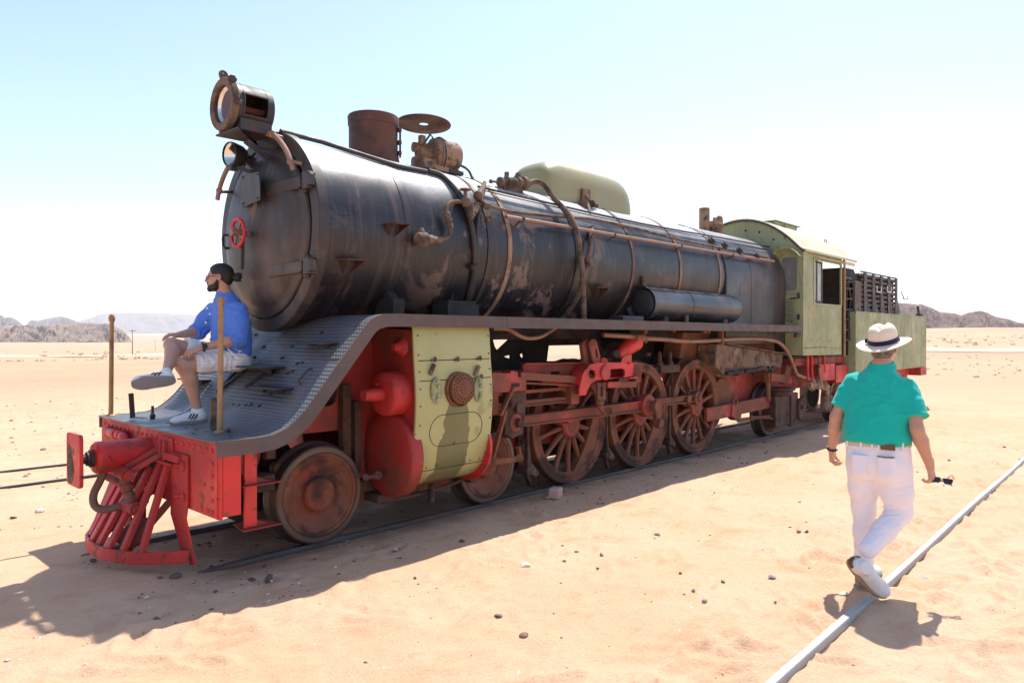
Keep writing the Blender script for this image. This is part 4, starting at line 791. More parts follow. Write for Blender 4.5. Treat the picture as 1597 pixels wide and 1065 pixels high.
b.b2(.03, 1.4, -.41, .41, .90, .94); part(b, 'frame_stretcher', 'black')
b = MB(); b.b2(.10, .50, -WY+.03, -.45, .905, .958); part(b, 'beam_gusset', 'dullred')
b = MB(); b.b2(.6, .68, -.50, -.445, .70, .95); b.cyl((.70, -.52, .62), (.70, -.44, .62), .05); b.b2(.46, .62, -.6, -.45, .48, .6); b.prism([(.63, -.60, .95), (.82, -.60, .95), (.80, -.60, .875), (.73, -.60, .865), (.70, -.60, .90)], (0, .02, 0)); part(b, 'spring_hanger', 'darkrust', bevel=.006)
b = MB(); b.b2(1.28, 1.36, -.52, -.445, .46, 1.25); b.b2(1.38, 1.44, -.55, -.445, .5, 1.1)
for k in range(4): b.cyl((1.32, -.53, .55+k*.2), (1.32, -.515, .55+k*.2), .025)
part(b, 'frame_stay', 'darkrust', bevel=.004)
# --- leading bogie
b = MB(); holed_plate(b, [(.70, .30), (1.25, .22), (2.65, .22), (3.2, .30), (3.2, .46), (2.6, .40), (1.3, .40), (.70, .46)], -.50, .03); holed_plate(b, [(.70, .30), (1.25, .22), (2.65, .22), (3.2, .30), (3.2, .46), (2.6, .40), (1.3, .40), (.70, .46)], .47, .03); b.b2(1.55, 2.3, -.47, .47, .24, .40); part(b, 'bogie_frame', 'rust', bevel=.005)
b = MB(); b.tube([(1.55, -.66, .24), (1.8, -.72, .25), (2.2, -.72, .27), (2.5, -.68, .30)], .02, 8); b.cyl((2.05, -.75, .17), (2.05, -.75, .33), .03); b.cyl((2.6, -.72, .30), (2.6, -.6, .30), .05); b.b2(1.5, 1.95, -.70, -.5, .24, .31); part(b, 'bogie_rigging', 'darkrust', bevel=.006)
b = MB(); b.cyl(PY(567, 745, -.74), PY(590, 741, -.78), .022); b.cyl(PY(590, 741, -.76), PY(590, 741, -.80), .034); b.cyl(PY(571, 744, -.72), PY(571, 744, -.77), .028); part(b, 'drain_cock', 'darkrust')
# --- wheels
def disc_wheel(rad, parent):
    root = bpy.data.objects.new('leading_wheel', None); COL.objects.link(root); root.parent = parent
    b = MB(); b.lathe((0, 0, 0), (0, -1, 0), [(rad-.055, -.02), (rad+.028, -.02), (rad+.028, .0), (rad+.012, .018), (rad+.003, .028), (rad, .13), (rad-.012, .138), (rad-.05, .138)], 72, caps=False); part(b, 'tyre', 'tyre', root, sm=30)
    b = MB(); b.lathe((0, 0, 0), (0, -1, 0), [(rad-.055, .0), (rad-.055, .136), (rad-.085, .137), (rad-.09, .128), (rad-.105, .126), (rad-.13, .105), (.17, .075), (.145, .085), (.135, .125), (.12, .138), (0, .14)], 72, caps=False)
    wd = part(b, 'wheel_disc', 'wheel', root, sm=30)
    b = MB(); b.lathe((0, 0, 0), (0, 1, 0), [(0, .0), (rad-.055, .0)], 48, caps=False); part(b, 'wheel_back', 'black', root, sm=30)
    b = MB()
    for k in range(4): a = R(52+k*90); p = Vector((.228*math.cos(a), -.0835, .228*math.sin(a))); b.lathe(p, (0, -1, 0), [(.014, 0), (.014, .0045), (0, .005)], 12)
    part(b, 'lifting_hole', 'black', root)
    return root
lw = disc_wheel(.387, L); lw.location = (1.0, -.492, .387)
for x, y, rz in ((2.89, -.492, 0), (1.0, .492, math.pi), (2.89, .492, math.pi)):
    c = copy_part(lw, L, (x, y, .387), (0, 0, rz)); 
def axle(x, z, r=.06):
    b = MB(); b.cyl((x, -.49, z), (x, .49, z), r); part(b, 'axle', 'iron')
axle(1.0, .387); axle(2.89, .387)
RD = .664; PIN = (-.16, .135)
def driver(parent, cw_deg, name='driving_wheel'):
    root = bpy.data.objects.new(name, None); COL.objects.link(root); root.parent = parent
    b = MB(); b.lathe((0, 0, 0), (0, -1, 0), [(RD-.062, -.015), (RD+.026, -.015), (RD+.026, .004), (RD+.01, .022), (RD+.002, .032), (RD, .13), (RD-.01, .138), (RD-.035, .138), (RD-.042, .130), (RD-.062, .130), (RD-.062, -.015)], 96, caps=False); part(b, 'tyre', 'wheel', root, sm=30)
    b = MB(); b.lathe((0, 0, 0), (0, -1, 0), [(RD-.063, .0), (RD-.063, .128), (RD-.075, .134), (RD-.118, .134), (RD-.128, .12), (RD-.128, .03), (RD-.118, .0), (RD-.063, .0)], 96, caps=False); part(b, 'rim', 'wheel', root, sm=30)
    b = MB(); b.lathe((0, 0, 0), (0, -1, 0), [(.0, -.01), (.15, -.01), (.155, .03), (.15, .13), (.13, .15), (.09, .152), (.085, .16), (0, .162)], 40); b.lathe((PIN[0], 0, PIN[1]), (0, -1, 0), [(.0, .02), (.125, .02), (.12, .14), (.1, .158), (0, .158)], 32); b.bar((0, -.08, 0), (PIN[0], -.08, PIN[1]), .22, .13, (0, -1, 0)); part(b, 'hub', 'gearred', root, bevel=.01, sm=40)
    sp = None
    for k in range(14):
        a = 2*math.pi*(k+.5)/14
        if sp is None:
            b = MB(); v = []
            for t, wx, wy in ((.13, .040, .050), (.25, .032, .040), (.40, .026, .032), (.51, .030, .035), (.545, .045, .045)):
                for q in range(8): an = 2*math.pi*q/8; v.append((t, -.075+wy*math.sin(an), wx*math.cos(an)))
            b.add(v, [(i*8+q, i*8+(q+1) % 8, (i+1)*8+(q+1) % 8, (i+1)*8+q) for i in range(4) for q in range(8)]); sp = part(b, 'spoke', 'wheel', root, sm=60); sp.rotation_euler = (0, -a, 0)
        else:
            c = sp.copy(); COL.objects.link(c); c.parent = root; c.rotation_euler = (0, -a, 0)
    # crescent balance weight between the spokes, opposite the crank pin
    b = MB(); r1 = RD-.12; q = [(r1*math.cos(R(cw_deg+t)), r1*math.sin(R(cw_deg+t))) for t in range(-56, 57, 8)]; rr_ = r1*1.25; cxx = -r1*1.25*math.cos(R(47)) + r1*math.cos(R(56))
    q2 = []
    for t in range(48, -49, -8): q2.append((r1*math.cos(R(56))+.03*math.cos(R(t))-.03*math.cos(R(48))+.05*math.cos(R(t*90/48)), r1*math.sin(R(56))*t/48*.97))
    ca, sa = math.cos(R(cw_deg)), math.sin(R(cw_deg)); q2 = [(x*ca-y*sa, x*sa+y*ca) for x, y in q2]
    b.prism([(x, -.126, z) for x, z in q+q2], (0, .09, 0)); part(b, 'balance_weight', 'wheel', root, bevel=.006)
    return root
DX = (4.22, 5.63, 7.07)
d1 = driver(L, -28); d1.location = (DX[0], -.492, RD)
d2 = copy_part(d1, L, (DX[1], -.492, RD)); d3 = copy_part(d1, L, (DX[2], -.492, RD))
for o in kids(d1):
    pass
for x in DX: copy_part(d1, L, (x, .492, RD), (0, 0, math.pi)); axle(x, RD, .08)
# third driver carries only a small weight: narrow it
for o in kids(d3):
    if o.name.startswith('balance_weight'): o.scale = (1, 1, 1); bpy.data.objects.remove(o)
tw = disc_wheel(.43, L); tw.name = 'trailing_wheel'; tw.location = (9.55, -.492, .43); c = copy_part(tw, L, (9.55, .492, .43), (0, 0, math.pi)); axle(9.55, .43)
# --- cylinders: upper valve chest, lower cylinder, green sheet casing
CX0, CX1 = 1.60, 2.485
CPRF = [(1.045, 1.75), (1.062, 1.70), (1.078, 1.45), (1.098, 1.25), (1.103, 1.10), (1.093, .92), (1.072, .76), (1.035, .62), (.972, .49), (.882, .40), (.785, .358), (.70, .348), (.60, .38)]
def cyl_side(s, main=True):
    prf = CPRF
    b = MB(); xs = [CX0, CX0+.02, CX1-.02, CX1]; rows = []
    k = len(prf)
    v = [(x, s*(y-(.012 if i in (0, 3) else 0)), z) for i, x in enumerate(xs) for y, z in prf]+[(x, s*(y-.03), z+.01) for x in (CX0, CX1) for y, z in prf]
    f = [(i*k+j, i*k+j+1, (i+1)*k+j+1, (i+1)*k+j) for i in range(3) for j in range(k-1)]+[(j, j+1, 4*k+j+1, 4*k+j) for j in range(k-1)]+[(3*k+j, 3*k+j+1, 5*k+j+1, 5*k+j) for j in range(k-1)]
    b.add(v, f); cs = part(b, 'cylinder_casing', 'casing', sm=40)
    b = MB(); ins = [(y-.035, z) for y, z in prf if z < 1.75]+[(.42, .38), (.42, 1.74)]
    b.prism([(CX0+.03, s*y, z) for y, z in ins], (CX1-CX0-.06, 0, 0)); part(b, 'cylinder_block', 'dullred')
    b = MB(); b.lathe((CX0+.03, s*.755, .648), (-1, 0, 0), [(.36, -.03), (.358, .045), (.35, .068), (.335, .08), (.20, .092), (0, .096)], 56); part(b, 'cylinder_cover', 'dullred' , sm=50)
    b = MB(); b.lathe((CX0+.03, s*.835, 1.178), (-1, 0, 0), [(.185, -.02), (.185, .15), (.178, .175), (.16, .19), (.09, .198), (.06, .20), (.056, .24), (.05, .33), (.045, .335), (.045, .37), (0, .375)], 40); b.cyl((CX0-.14, s*.78, 1.25), (CX0-.19, s*.78, 1.25), .028); vc = part(b, 'valve_chest_cover', 'red', sm=40)
    b = MB(); b.lathe((CX1-.03, s*.755, .648), (1, 0, 0), [(.335, 0), (.33, .035), (.30, .05), (.16, .06), (.10, .13), (.08, .19), (.03, .2)], 48); part(b, 'cylinder_cover', 'red', sm=50)
    b = MB(); b.lathe((CX1-.03, s*.835, 1.178), (1, 0, 0), [(.19, 0), (.185, .05), (.16, .07), (.09, .08), (.085, .22), (.02, .225)], 32); part(b, 'valve_chest_cover', 'red', sm=50)
    return cs
cas = cyl_side(-1)
cyl_side(1)
YC = -1.106
b = MB(); c0 = PY(715, 607, YC); b.lathe(c0, (0, -1, 0), [(.152, -.02), (.152, .022), (.140, .030), (.140, .034)], 44, caps=False); b.lathe(c0+Vector((.012, 0, .01)), (0, -1, 0), [(.135, .0), (.135, .052), (.118, .062), (.05, .07), (.045, .08), (0, .082)], 44); grl = part(b, 'valve_cover', 'rust', cas, sm=35)
b = MB()
for ri, nn_ in ((.065, 14), (.09, 18), (.115, 22)):
    for k in range(nn_):
        a = 2*math.pi*(k+.5*(ri == .09))/nn_; p = c0+Vector((.012+ri*math.cos(a), -.0665 if ri < .1 else -.0635, .01+ri*math.sin(a))); b.lathe(p, (0, -1, 0), [(.0085, -.003), (.0085, .0005), (0, .001)], 6)
part(b, 'vent_holes', 'black', cas, sm=None)
b = MB(); b.lathe(c0+Vector((.012, -.06, .01)), (0, -1, 0), [(.055, 0), (.05, .012), (.02, .018), (.02, .028), (0, .03)], 20); part(b, 'cover_boss', 'gearred', cas)
for px, py in ((679, 609), (745, 607)):
    c1 = PY(px, py, YC+.004); b = MB()
    q = [(.0, .115), (.03, .095), (.055, .05), (.06, 0), (.055, -.05), (.03, -.095), (0, -.115), (-.03, -.095), (-.055, -.05), (-.06, 0), (-.055, .05), (-.03, .095)]
    b.prism([c1+Vector((x, 0, z)) for x, z in q], (0, -.022, 0)); 
    for dx, dz in ((.0, .075), (.0, -.075), (.012, .03), (.012, -.04)): b.cyl(c1+Vector((dx, -.02, dz)), c1+Vector((dx, -.04, dz)), .019, None, 8)
    part(b, 'relief_flange', 'green', cas, bevel=.004)
# seams, clips, studs of the casing
ysurf = lambda z: -float(np.interp(z, [q[1] for q in CPRF[::-1]][1:], [q[0] for q in CPRF[::-1]][1:]))
b = MB()
for za in (1.452, 1.285, .515): 
    yy = ysurf(za)-.0005; b.bar((CX0+.03, yy, za), (CX1-.03, yy, za), .003, .007)
lid = [(2.12+.26*math.cos(R(a))*(1.28 if abs(math.cos(R(a))) > 0 else 1), .865+.10*math.sin(R(a))) for a in range(0, 360, 15)]
lidp = [(2.05+sx*.17+.135*math.cos(R(a)), .855+.135*math.sin(R(a))) for sx, rg in ((1, range(-90, 91, 15)), (-1, range(90, 271, 15))) for a in rg]
b.tube([Vector((x, ysurf(z)-.001, z)) for x, z in lidp+lidp[:1]], .003, 5)
part(b, 'casing_seam', 'black', cas)
b = MB()
for z in (1.66, 1.5, 1.36, 1.22, 1.08, .92, .76, .60, .48):
    for x in (CX0+.035, CX1-.035): b.rivet((x, ysurf(z), z), (0, -1, 0), .009, .007)
for x in (1.69, 1.78, 1.9, 2.2, 2.29, 2.41): b.rivet((x, ysurf(.545), .545), (0, -1, 0), .009, .007)
for x, z in ((1.79, 1.455), (2.05, 1.452), (2.32, 1.455), (2.05, 1.285), (1.79, 1.285), (2.32, 1.29)): b.box((x, ysurf(z)-.006, z), (.05, .014, .02)); b.box((x+.015, ysurf(z)-.012, z+.006), (.012, .02, .04))
for px, py in ((674, 576), (744, 578)): q = PY(px, py, -1.106); b.box(q, (.03, .02, .10), Matrix.Rotation(.5, 3, 'Y')); b.box(q+Vector((0, -.012, .03)), (.02, .02, .03))
b.rivet((2.04, ysurf(.73), .73), (0, -1, 0), .016, .014)
part(b, 'casing_fastener', 'dusty', cas, sm=None)
b = MB(); b.b2(CX0-.0, CX1+.0, -1.03, -.45, 1.75, 1.79); part(b, 'cylinder_top', 'dullred', cas)
b = MB(); c1 = PY(628, 541, -.86); b.lathe(c1+Vector((.10, 0, 0)), (-1, 0, 0), [(.13, 0), (.12, .05), (.08, .12), (.04, .16), (.03, .20), (0, .2)], 16); b.box(c1+Vector((.08, 0, -.15)), (.08, .16, .12)); b.cyl(c1+Vector((.06, 0, .08)), c1+Vector((.06, 0, .16)), .03)
part(b, 'bypass_valve', 'red', bevel=.005)
# --- motion: slide bars, crosshead, rods, valve gear
YR = -.80
pin = [Vector((x+PIN[0], 0, RD+PIN[1])) for x in DX]
def ibeam(b, a, c, y, h0, h1, th=.07, fl=.016):
    a = Vector((a.x, y, a.z)); c = Vector((c.x, y, c.z)); d = (c-a).normalized(); u = Vector((-d.z, 0, d.x))
    b.prism([a+u*h0/2, c+u*h1/2, c-u*h1/2, a-u*h0/2], (0, th*.35, 0))
    for s in (1, -1): b.prism([a+u*s*h0/2, c+u*s*h1/2, c+u*s*(h1/2-fl), a+u*s*(h0/2-fl)], (0, -th*.4, 0)); b.prism([a+u*s*h0/2+Vector((0, th*.35, 0)), c+u*s*h1/2+Vector((0, th*.35, 0)), c+u*s*(h1/2-fl)+Vector((0, th*.35, 0)), a+u*s*(h0/2-fl)+Vector((0, th*.35, 0))], (0, th*.3, 0))
def knuckle(b, p, y, r, th): b.lathe((p.x, y+th/2, p.z), (0, -1, 0), [(0, 0), (r, 0), (r, th), (r*.8, th+.006), (r*.55, th+.006), (r*.5, th+.03), (r*.3, th+.035), (0, th+.036)], 24)
b = MB(); ibeam(b, pin[0], pin[1], -.70, .11, .11); knuckle(b, pin[0], -.70, .105, .09); knuckle(b, pin[1], -.70, .11, .09); part(b, 'coupling_rod', 'gearred', bevel=.004)
b = MB(); ibeam(b, pin[1], pin[2], -.70, .10, .10); knuckle(b, pin[2], -.70, .10, .09); b.cyl((pin[2].x-.25, -.66, pin[2].z), (pin[2].x-.25, -.745, pin[2].z), .055); part(b, 'coupling_rod', 'wheel', bevel=.004)
xh = PY(797, 683, YR); xh = Vector((3.06, YR, .80)); bigend = Vector((pin[1].x, YR, pin[1].z))
b = MB(); ibeam(b, xh, bigend, YR, .105, .135, .08); knuckle(b, bigend, YR, .14, .11); knuckle(b, xh, YR, .09, .10); b.cyl((bigend.x, YR-.05, bigend.z), (bigend.x, YR-.16, bigend.z), .06); part(b, 'connecting_rod', 'gearred', bevel=.004)
# return crank and eccentric rod
rc = Vector((bigend.x+.03, -.96, bigend.z-.21)); 
b = MB(); b.bar((bigend.x, -.95, bigend.z), rc+Vector((0, .01, 0)), .10, .05, (0, 1, 0)); b.cyl(rc+Vector((0, .03, 0)), rc+Vector((0, -.05, 0)), .06); b.cyl((bigend.x, -.92, bigend.z), (bigend.x, -.985, bigend.z), .075); part(b, 'return_crank', 'wheel', bevel=.008)
# crosshead and slide bars
b = MB(); b.b2(2.78, 3.95, -.80, -.70, .955, 1.005); b.b2(2.78, 3.95, -.83, -.80, .945, .96); b.b2(2.78, 3.95, -.80, -.70, 1.075, 1.11); b.b2(3.92, 4.06, -.86, -.64, .92, 1.13); b.b2(2.72, 2.80, -.86, -.66, .9, 1.14); part(b, 'slide_bars', 'gearred', bevel=.004)
b = MB(); b.prism([(2.93, -.85, 1.15), (3.19, -.85, 1.15), (3.20, -.85, .90), (3.16, -.85, .68), (3.0, -.85, .65), (2.90, -.85, .70), (2.90, -.85, .95)], (0, .14, 0)); b.b2(2.95, 3.17, -.885, -.85, .96, 1.14)
for dx in (.02, .1, .18):
    b.cyl((2.96+dx, -.86, 1.16), (2.96+dx, -.86, 1.12), .018); b.cyl((2.96+dx, -.885, 1.115), (2.96+dx, -.90, 1.115), .012)
b.cyl((3.06, -.85, .80), (3.06, -.92, .80), .045); b.cyl((2.70, -.755, .67), (2.95, -.755, .72), .035); b.b2(3.02, 3.12, -.90, -.87, .90, 1.0); part(b, 'crosshead', 'darkrust', bevel=.006)
b = MB(); b.bar(PY(768, 720, -.93), PY(812, 715, -.93), .035, .055); b.cyl(PY(768, 720, -.90), PY(768, 720, -.97), .05); b.cyl(PY(810, 714, -.90), PY(810, 714, -.97), .04); b.bar(PY(766, 722, -.93), PY(788, 640, -.93), .03, .05, (0, 1, 0)); b.bar(PY(780, 648, -.93), PY(800, 604, -.93), .03, .045, (0, 1, 0)); b.bar(PY(810, 712, -.93), PY(808, 696, -.93), .03, .05, (0, 1, 0)); part(b, 'combination_lever', 'rust', bevel=.005)
b = MB(); b.cyl((2.55, -.84, .64), (2.72, -.84, .64), .03); part(b, 'piston_rod', 'tyre')
# valve spindle guide (block with slot) and motion bracket
b = MB(); z0, z1 = PY(795, 600, -.93).z, PY(795, 580, -.93).z
q = [PY(768, 581, -.93), PY(797, 582, -.93), PY(797, 578, -.93), PY(808, 580, -.93), PY(808, 588, -.93), PY(821, 589, -.93), PY(821, 609, -.93), PY(768, 613, -.93)]
b.prism(q, (0, .12, 0)); part(b, 'valve_spindle_guide', 'gearred', bevel=.004)
b = MB(); b.prism([PY(798, 598, -.934), PY(810, 597, -.934), PY(810, 603, -.934), PY(798, 604, -.934)], (0, -.004, 0)); part(b, 'guide_slot', 'black')
b = MB(); a0, a1 = PY(810, 586, -.90), PY(898, 592, -.90); b.bar(a0, a1, .05, .075); b.bar(PY(812, 597, -.88), PY(898, 601, -.88), .03, .02); part(b, 'radius_rod', 'gearred', bevel=.004)
b = MB(); q = [PY(816, 567, -.80), PY(912, 566, -.80), PY(912, 612, -.80), PY(898, 622, -.80), PY(882, 612, -.80), PY(868, 600, -.80), PY(846, 598, -.80), PY(846, 586, -.80), PY(816, 586, -.80)]
hole = lambda x0, y0, x1, y1, y: [(p.x, p.z) for p in (PY(x0, y0, y), PY(x1, y0, y), PY(x1, y1, y), PY(x0, y1, y))]
def pxslot(x0, x1, yt, yb, y, n=6):                  # rounded slot from photographed extents
    a, c = PY(x0, (yt+yb)/2, y), PY(x1, (yt+yb)/2, y); h = (PY(x0, yt, y).z-PY(x0, yb, y).z)/2; w_ = c.x-a.x; r = min(h, w_/2)*.95; cx_, cz_ = (a.x+c.x)/2, (a.z+c.z)/2
    return [Vector((x, y, z)) for x, z in rrect(cx_, cz_, w_, 2*h, r, 4)]
b.prism(q, (0, .03, 0), [pxslot(859, 873, 579, 585, -.80), pxslot(888, 904, 579, 588, -.80)]); b.bar(PY(816, 567, -.83), PY(912, 566, -.83), .08, .012); part(b, 'motion_frame', 'dullred', bevel=.003)
YB = -1.0
b = MB(); q = [PY(988, 567, YB), PY(988, 588, YB), PY(930, 595, YB), PY(921, 601, YB), PY(914, 616, YB), PY(906, 617, YB), PY(903, 616, YB), PY(905, 600, YB), PY(910, 582, YB), PY(920, 571, YB), PY(932, 567, YB)]
b.prism(q, (0, .025, 0), [pxslot(918, 929, 577, 590, YB), pxslot(949, 975, 575, 589, YB)])
for aa in ((q[0], q[10]), (q[10], q[9]), (q[9], q[8]), (q[8], q[7]), (q[1], q[2]), (q[2], q[3]), (q[3], q[4])):
    d = (aa[1]-aa[0]); b.prism([aa[0], aa[1], aa[1]+Vector((0, .16, 0)), aa[0]+Vector((0, .16, 0))], Vector((0, 0, .012)))
b.bar(PY(980, 566, YB-.01), PY(992, 566, YB-.01), .05, .014); b.bar(PY(980, 590, YB-.01), PY(992, 588, YB-.01), .05, .014); b.b2(q[0].x-.02, q[0].x, YB, YB+.5, q[1].z, q[0].z)
mb_ = part(b, 'motion_bracket', 'red', bevel=.003)
b = MB(); b.lathe(PY(943, 581, YB), (0, -1, 0), [(.085, -.01), (.085, .02), (.065, .03), (.055, .028), (0, .028)], 24); part(b, 'link_trunnion', 'gearred', mb_, sm=40)
# expansion link standing above the bracket, with a slot; swinging links below
b = MB(); q = [PY(919, 534, -.96), PY(926, 528, -.96), PY(931, 533, -.96), PY(939, 566, -.96), PY(926, 567, -.96)]; b.prism(q, (0, .03, 0), [[PY(928.5, 544, -.96), PY(931.5, 544, -.96), PY(933.5, 557, -.96), PY(929.8, 557, -.96)]])
q = [PY(908, 536, -.90), PY(914, 529, -.90), PY(921, 530, -.90), PY(924, 567, -.90), PY(912, 567, -.90)]; b.prism(q, (0, .05, 0)); b.cyl(PY(925, 534, -.86), PY(925, 534, -.99), .04); b.cyl(PY(942, 563, -.9), PY(942, 563, -1.0), .04); part(b, 'expansion_link', 'gearred', bevel=.005)
b = MB(); q = [PY(932, 597, -.97), PY(945, 596, -.97), PY(945, 622, -.97), PY(940, 634, -.97), PY(950, 644, -.97), PY(944, 648, -.97), PY(932, 634, -.97)]; b.prism(q, (0, .03, 0), [pxslot(936.5, 940.5, 602, 619, -.97)]); b.cyl(PY(948, 641, -.93), PY(948, 641, -1.0), .05)
for px, py in ((935, 625), (941, 625), (935, 632)): b.cyl(PY(px, py, -.96), PY(px, py, -.985), .018)
part(b, 'swing_link', 'wheel', bevel=.004)
b = MB(); b.bar(PY(945, 600, -.93), PY(990, 599, -.93), .06, .07); b.cyl(PY(993, 582, -.9), PY(993, 582, -1.0), .06); b.box(PY(990, 586, -.9), (.12, .1, .16)); part(b, 'link_carrier', 'gearred', bevel=.006)
b = MB(); e0 = PY(963, 553, -.86); e1 = PY(991, 533, -.86); d = (e1-e0); b.lathe(e0, d, [(.045, 0), (.07, .10), (.095, d.length*.6), (.105, d.length)], 28); b.prism([PY(968, 566, -.84), PY(985, 566, -.84), PY(985, 545, -.84), PY(972, 556, -.84)], (0, .02, 0)); part(b, 'reversing_shaft', 'red', sm=40)
b = MB(); b.cyl(PY(955, 548, -.5), PY(962, 552, -.9), .05); b.box(PY(960, 545, -.7), (.12, .2, .16)); b.cyl(PY(1009, 555, -.55), PY(1009, 550, -.55), .05); part(b, 'reversing_arm', 'darkrust', bevel=.01)
# springs, brake shoes, sand pipes
for x, px in ((3.52, 0), (4.95, 1), (6.37, 2)):
    b = MB(); xx = DX[px]; a0 = R(205); pts = []
    p = [(xx-RD*1.02+.02, .78), (xx-RD*1.03, .58), (xx-RD*.98+.0, .32), (xx-RD*.78, .18), (xx-RD*.86, .14), (xx-RD*1.13, .24), (xx-RD*1.17, .5), (xx-RD*1.10, .74)]
    b.prism([(x_, -.60, z) for x_, z in p], (0, .10, 0)); part(b, 'brake_shoe', 'dusty', bevel=.012)
    b = MB(); b.bar((xx-RD*1.14, -.62, 1.0), (xx-RD*1.12, -.62, .22), .035, .05, (0, 1, 0)); b.cyl((xx-RD*1.12, -.66, .24), (xx-RD*1.12, -.5, .24), .05); b.bar((xx-RD*1.12, -.6, .2), (xx-RD*.95, -.56, .06), .03, .05, (0, 1, 0)); part(b, 'brake_hanger', 'darkrust', bevel=.006)
b = MB()
for x in (4.9, 6.34):
    for k in range(5): b.b2(x-.5+.05*k, x+.5-.05*k, -.58, -.46, 1.16+k*.018, 1.174+k*.018)
    for dx in (-.45, -.15, .18, .42): b.cyl((x+dx, -.55, 1.02), (x+dx, -.55, 1.20), .018); b.torus((x+dx, -.56, 1.02), (0, 1, 0), .03, .009, 12, 5)
    b.box((x+.05, -.56, 1.22), (.5, .10, .10))
    for dx in (-.16, .1): b.lathe((x+dx, -.56, 1.26), (0, 0, 1), [(.05, 0), (.05, .05), (.035, .06), (.03, .17), (.015, .2)], 12)
part(b, 'leaf_spring', 'darkrust', bevel=.003)
# --- firebox sides and ashpan below the footplate
b = MB()
for s in (-1, 1):
    v = [(6.9, s*.52, 1.72), (9.75, s*.62, 1.72), (9.75, s*.62, 1.45), (9.72, s*.62, 1.12), (7.75, s*.66, 1.04), (7.3, s*.60, 1.22), (6.9, s*.45, 1.35)]
    b.prism(v, (0, -s*.3, 0))
part(b, 'firebox_side', 'rust', bevel=.02)
b = MB(); q = [PY(1118, 536, -.82), PY(1222, 553, -.82), PY(1219, 573, -.82), PY(1180, 579, -.78), PY(1128, 584, -.78), PY(1115, 570, -.78)]; b.prism(q, (0, .3, 0)); b.bar(PY(1126, 534, -.85), PY(1224, 552, -.85), .05, .02); part(b, 'ashpan', 'dusty', bevel=.015)
b = MB()
for k in range(9): p = PY(1135+k*9, 580-k*.9, -.79); b.box(p+Vector((random.uniform(-.05, .05), 0, random.uniform(-.03, .02))), (.22, .1, .05), Matrix.Rotation(random.uniform(-.3, .3), 3, 'Y'))
part(b, 'ash_lip', 'black', bevel=.01)
b = MB(); b.b2(3.0, 6.9, -.30, -.02, 1.62, 1.76); b.cyl((5.35, -.3, 1.62), (5.35, -.75, 1.66), .16); part(b, 'boiler_belly', 'black')
b = MB(); h0 = [PY(856, 539, 0), PY(911, 538, 0), PY(913, 556, 0), PY(905, 561, 0), PY(880, 559, 0), PY(868, 563, 0), PY(853, 563, 0)]; h1 = [PY(769, 530, 0), PY(795, 529, 0), PY(776, 547, 0), PY(772, 541, 0)]; h2 = [PY(786, 556, 0), PY(797, 553, 0), PY(797, 560, 0)]; h3 = [PY(811, 553, 0), PY(816, 549, 0), PY(818, 557, 0), PY(813, 558, 0)]
b.prism([(2.5, 0, 1.2), (6.95, 0, 1.2), (6.95, 0, 1.75), (2.5, 0, 1.75)], (0, .03, 0), [h0, h1, h2, h3]); b.tube([(3.2, -.1, 1.75), (3.25, -.15, 1.5), (3.3, -.2, 1.3)], .03, 6); part(b, 'gap_filler', 'black')  # black plate and pipe added to close the bright gap under the boiler
b = MB()
for x in (3.55, 4.95, 6.38): b.b2(x-.06, x+.06, -.44, .44, .22, .36)
b.b2(3.3, 9.0, .36, .40, .12, .46); b.b2(3.3, 8.6, -.05, .0, .2, .5); b.b2(1.4, 2.5, -.02, .02, .15, .6); part(b, 'rigging_blockers', 'black')  # brake beams, with added plates blocking the bright sand behind the wheels
b = MB(); b.tube([PY(768, 512, -.85), PY(790, 512, -.85), PY(800, 517, -.85), (PY(812, 525, -.85)), PY(825, 528, -.85), PY(842, 526, -.85), PY(856, 518, -.85), PY(866, 511, -.85)], .022, 8, 2); part(b, 'drain_pipe', 'copper', sm=60)
b = MB(); b.tube([PY(940, 522, -.8), PY(990, 525, -.92), PY(1010, 528, -.92), PY(1040, 529, -.92), PY(1060, 532, -.92), PY(1100, 532, -.92), PY(1150, 528, -.92), PY(1195, 528.5, -.92), PY(1215, 533, -.92), PY(1226, 545, -.92), PY(1234, 560, -.92), PY(1240, 578, -.92), PY(1243, 585, -.92), PY(1252, 588, -.92), PY(1262, 591, -.92), PY(1270, 594, -.92)], .030, 8, 2); part(b, 'feed_pipe', 'copper', sm=60)
b = MB()
for px, py in ((1004, 520), (1124, 522), (1004, 527), (1124, 531)): b.box(PY(px, py, -.92), (.05, .08, .12))
b.cyl(PY(990, 527, -.92), PY(1004, 527, -.92), .05)
for px, py in ((1050, 515), (1098, 517), (1104, 517)): b.box(PY(px, py, -.95), (.06, .05, .05))
part(b, 'pipe_clip', 'rust', bevel=.008)
# injector at the cab corner, pipes going up into the cab
b = MB()
for i, (px, py) in enumerate(((1266, 601), (1276, 598), (1284, 601))): b.ball(PY(px, py, -.92), (.09, .08, .10), 10, 7); b.cyl(PY(px, py-4, -.92), PY(px, py-12, -.92), .045)
b.cyl(PY(1260, 601, -.92), PY(1290, 603, -.92), .055); b.tube([PY(1286, 600, -.92), PY(1288, 612, -.92), PY(1287, 618, -.92)], .07, 8); part(b, 'injector', 'tan', sm=50)
b = MB(); b.tube([PY(1287, 616, -.92), PY(1288, 628, -.92), PY(1284, 640, -.92)], .07, 8); b.tube([PY(1292, 614, -.92), PY(1295, 625, -.92), PY(1289, 640, -.92)], .06, 8); part(b, 'suction_hose', 'hose', sm=60)
for px, m, r in ((1258.5, 'red', .028), (1265, 'red', .028), (1277, 'tan', .022), (1284.5, 'red', .028)):
    b = MB(); b.cyl(PY(px, 552, -.95), PY(px+1, 594 if px < 1280 else 580, -.95), r); part(b, 'injector_rod', m)
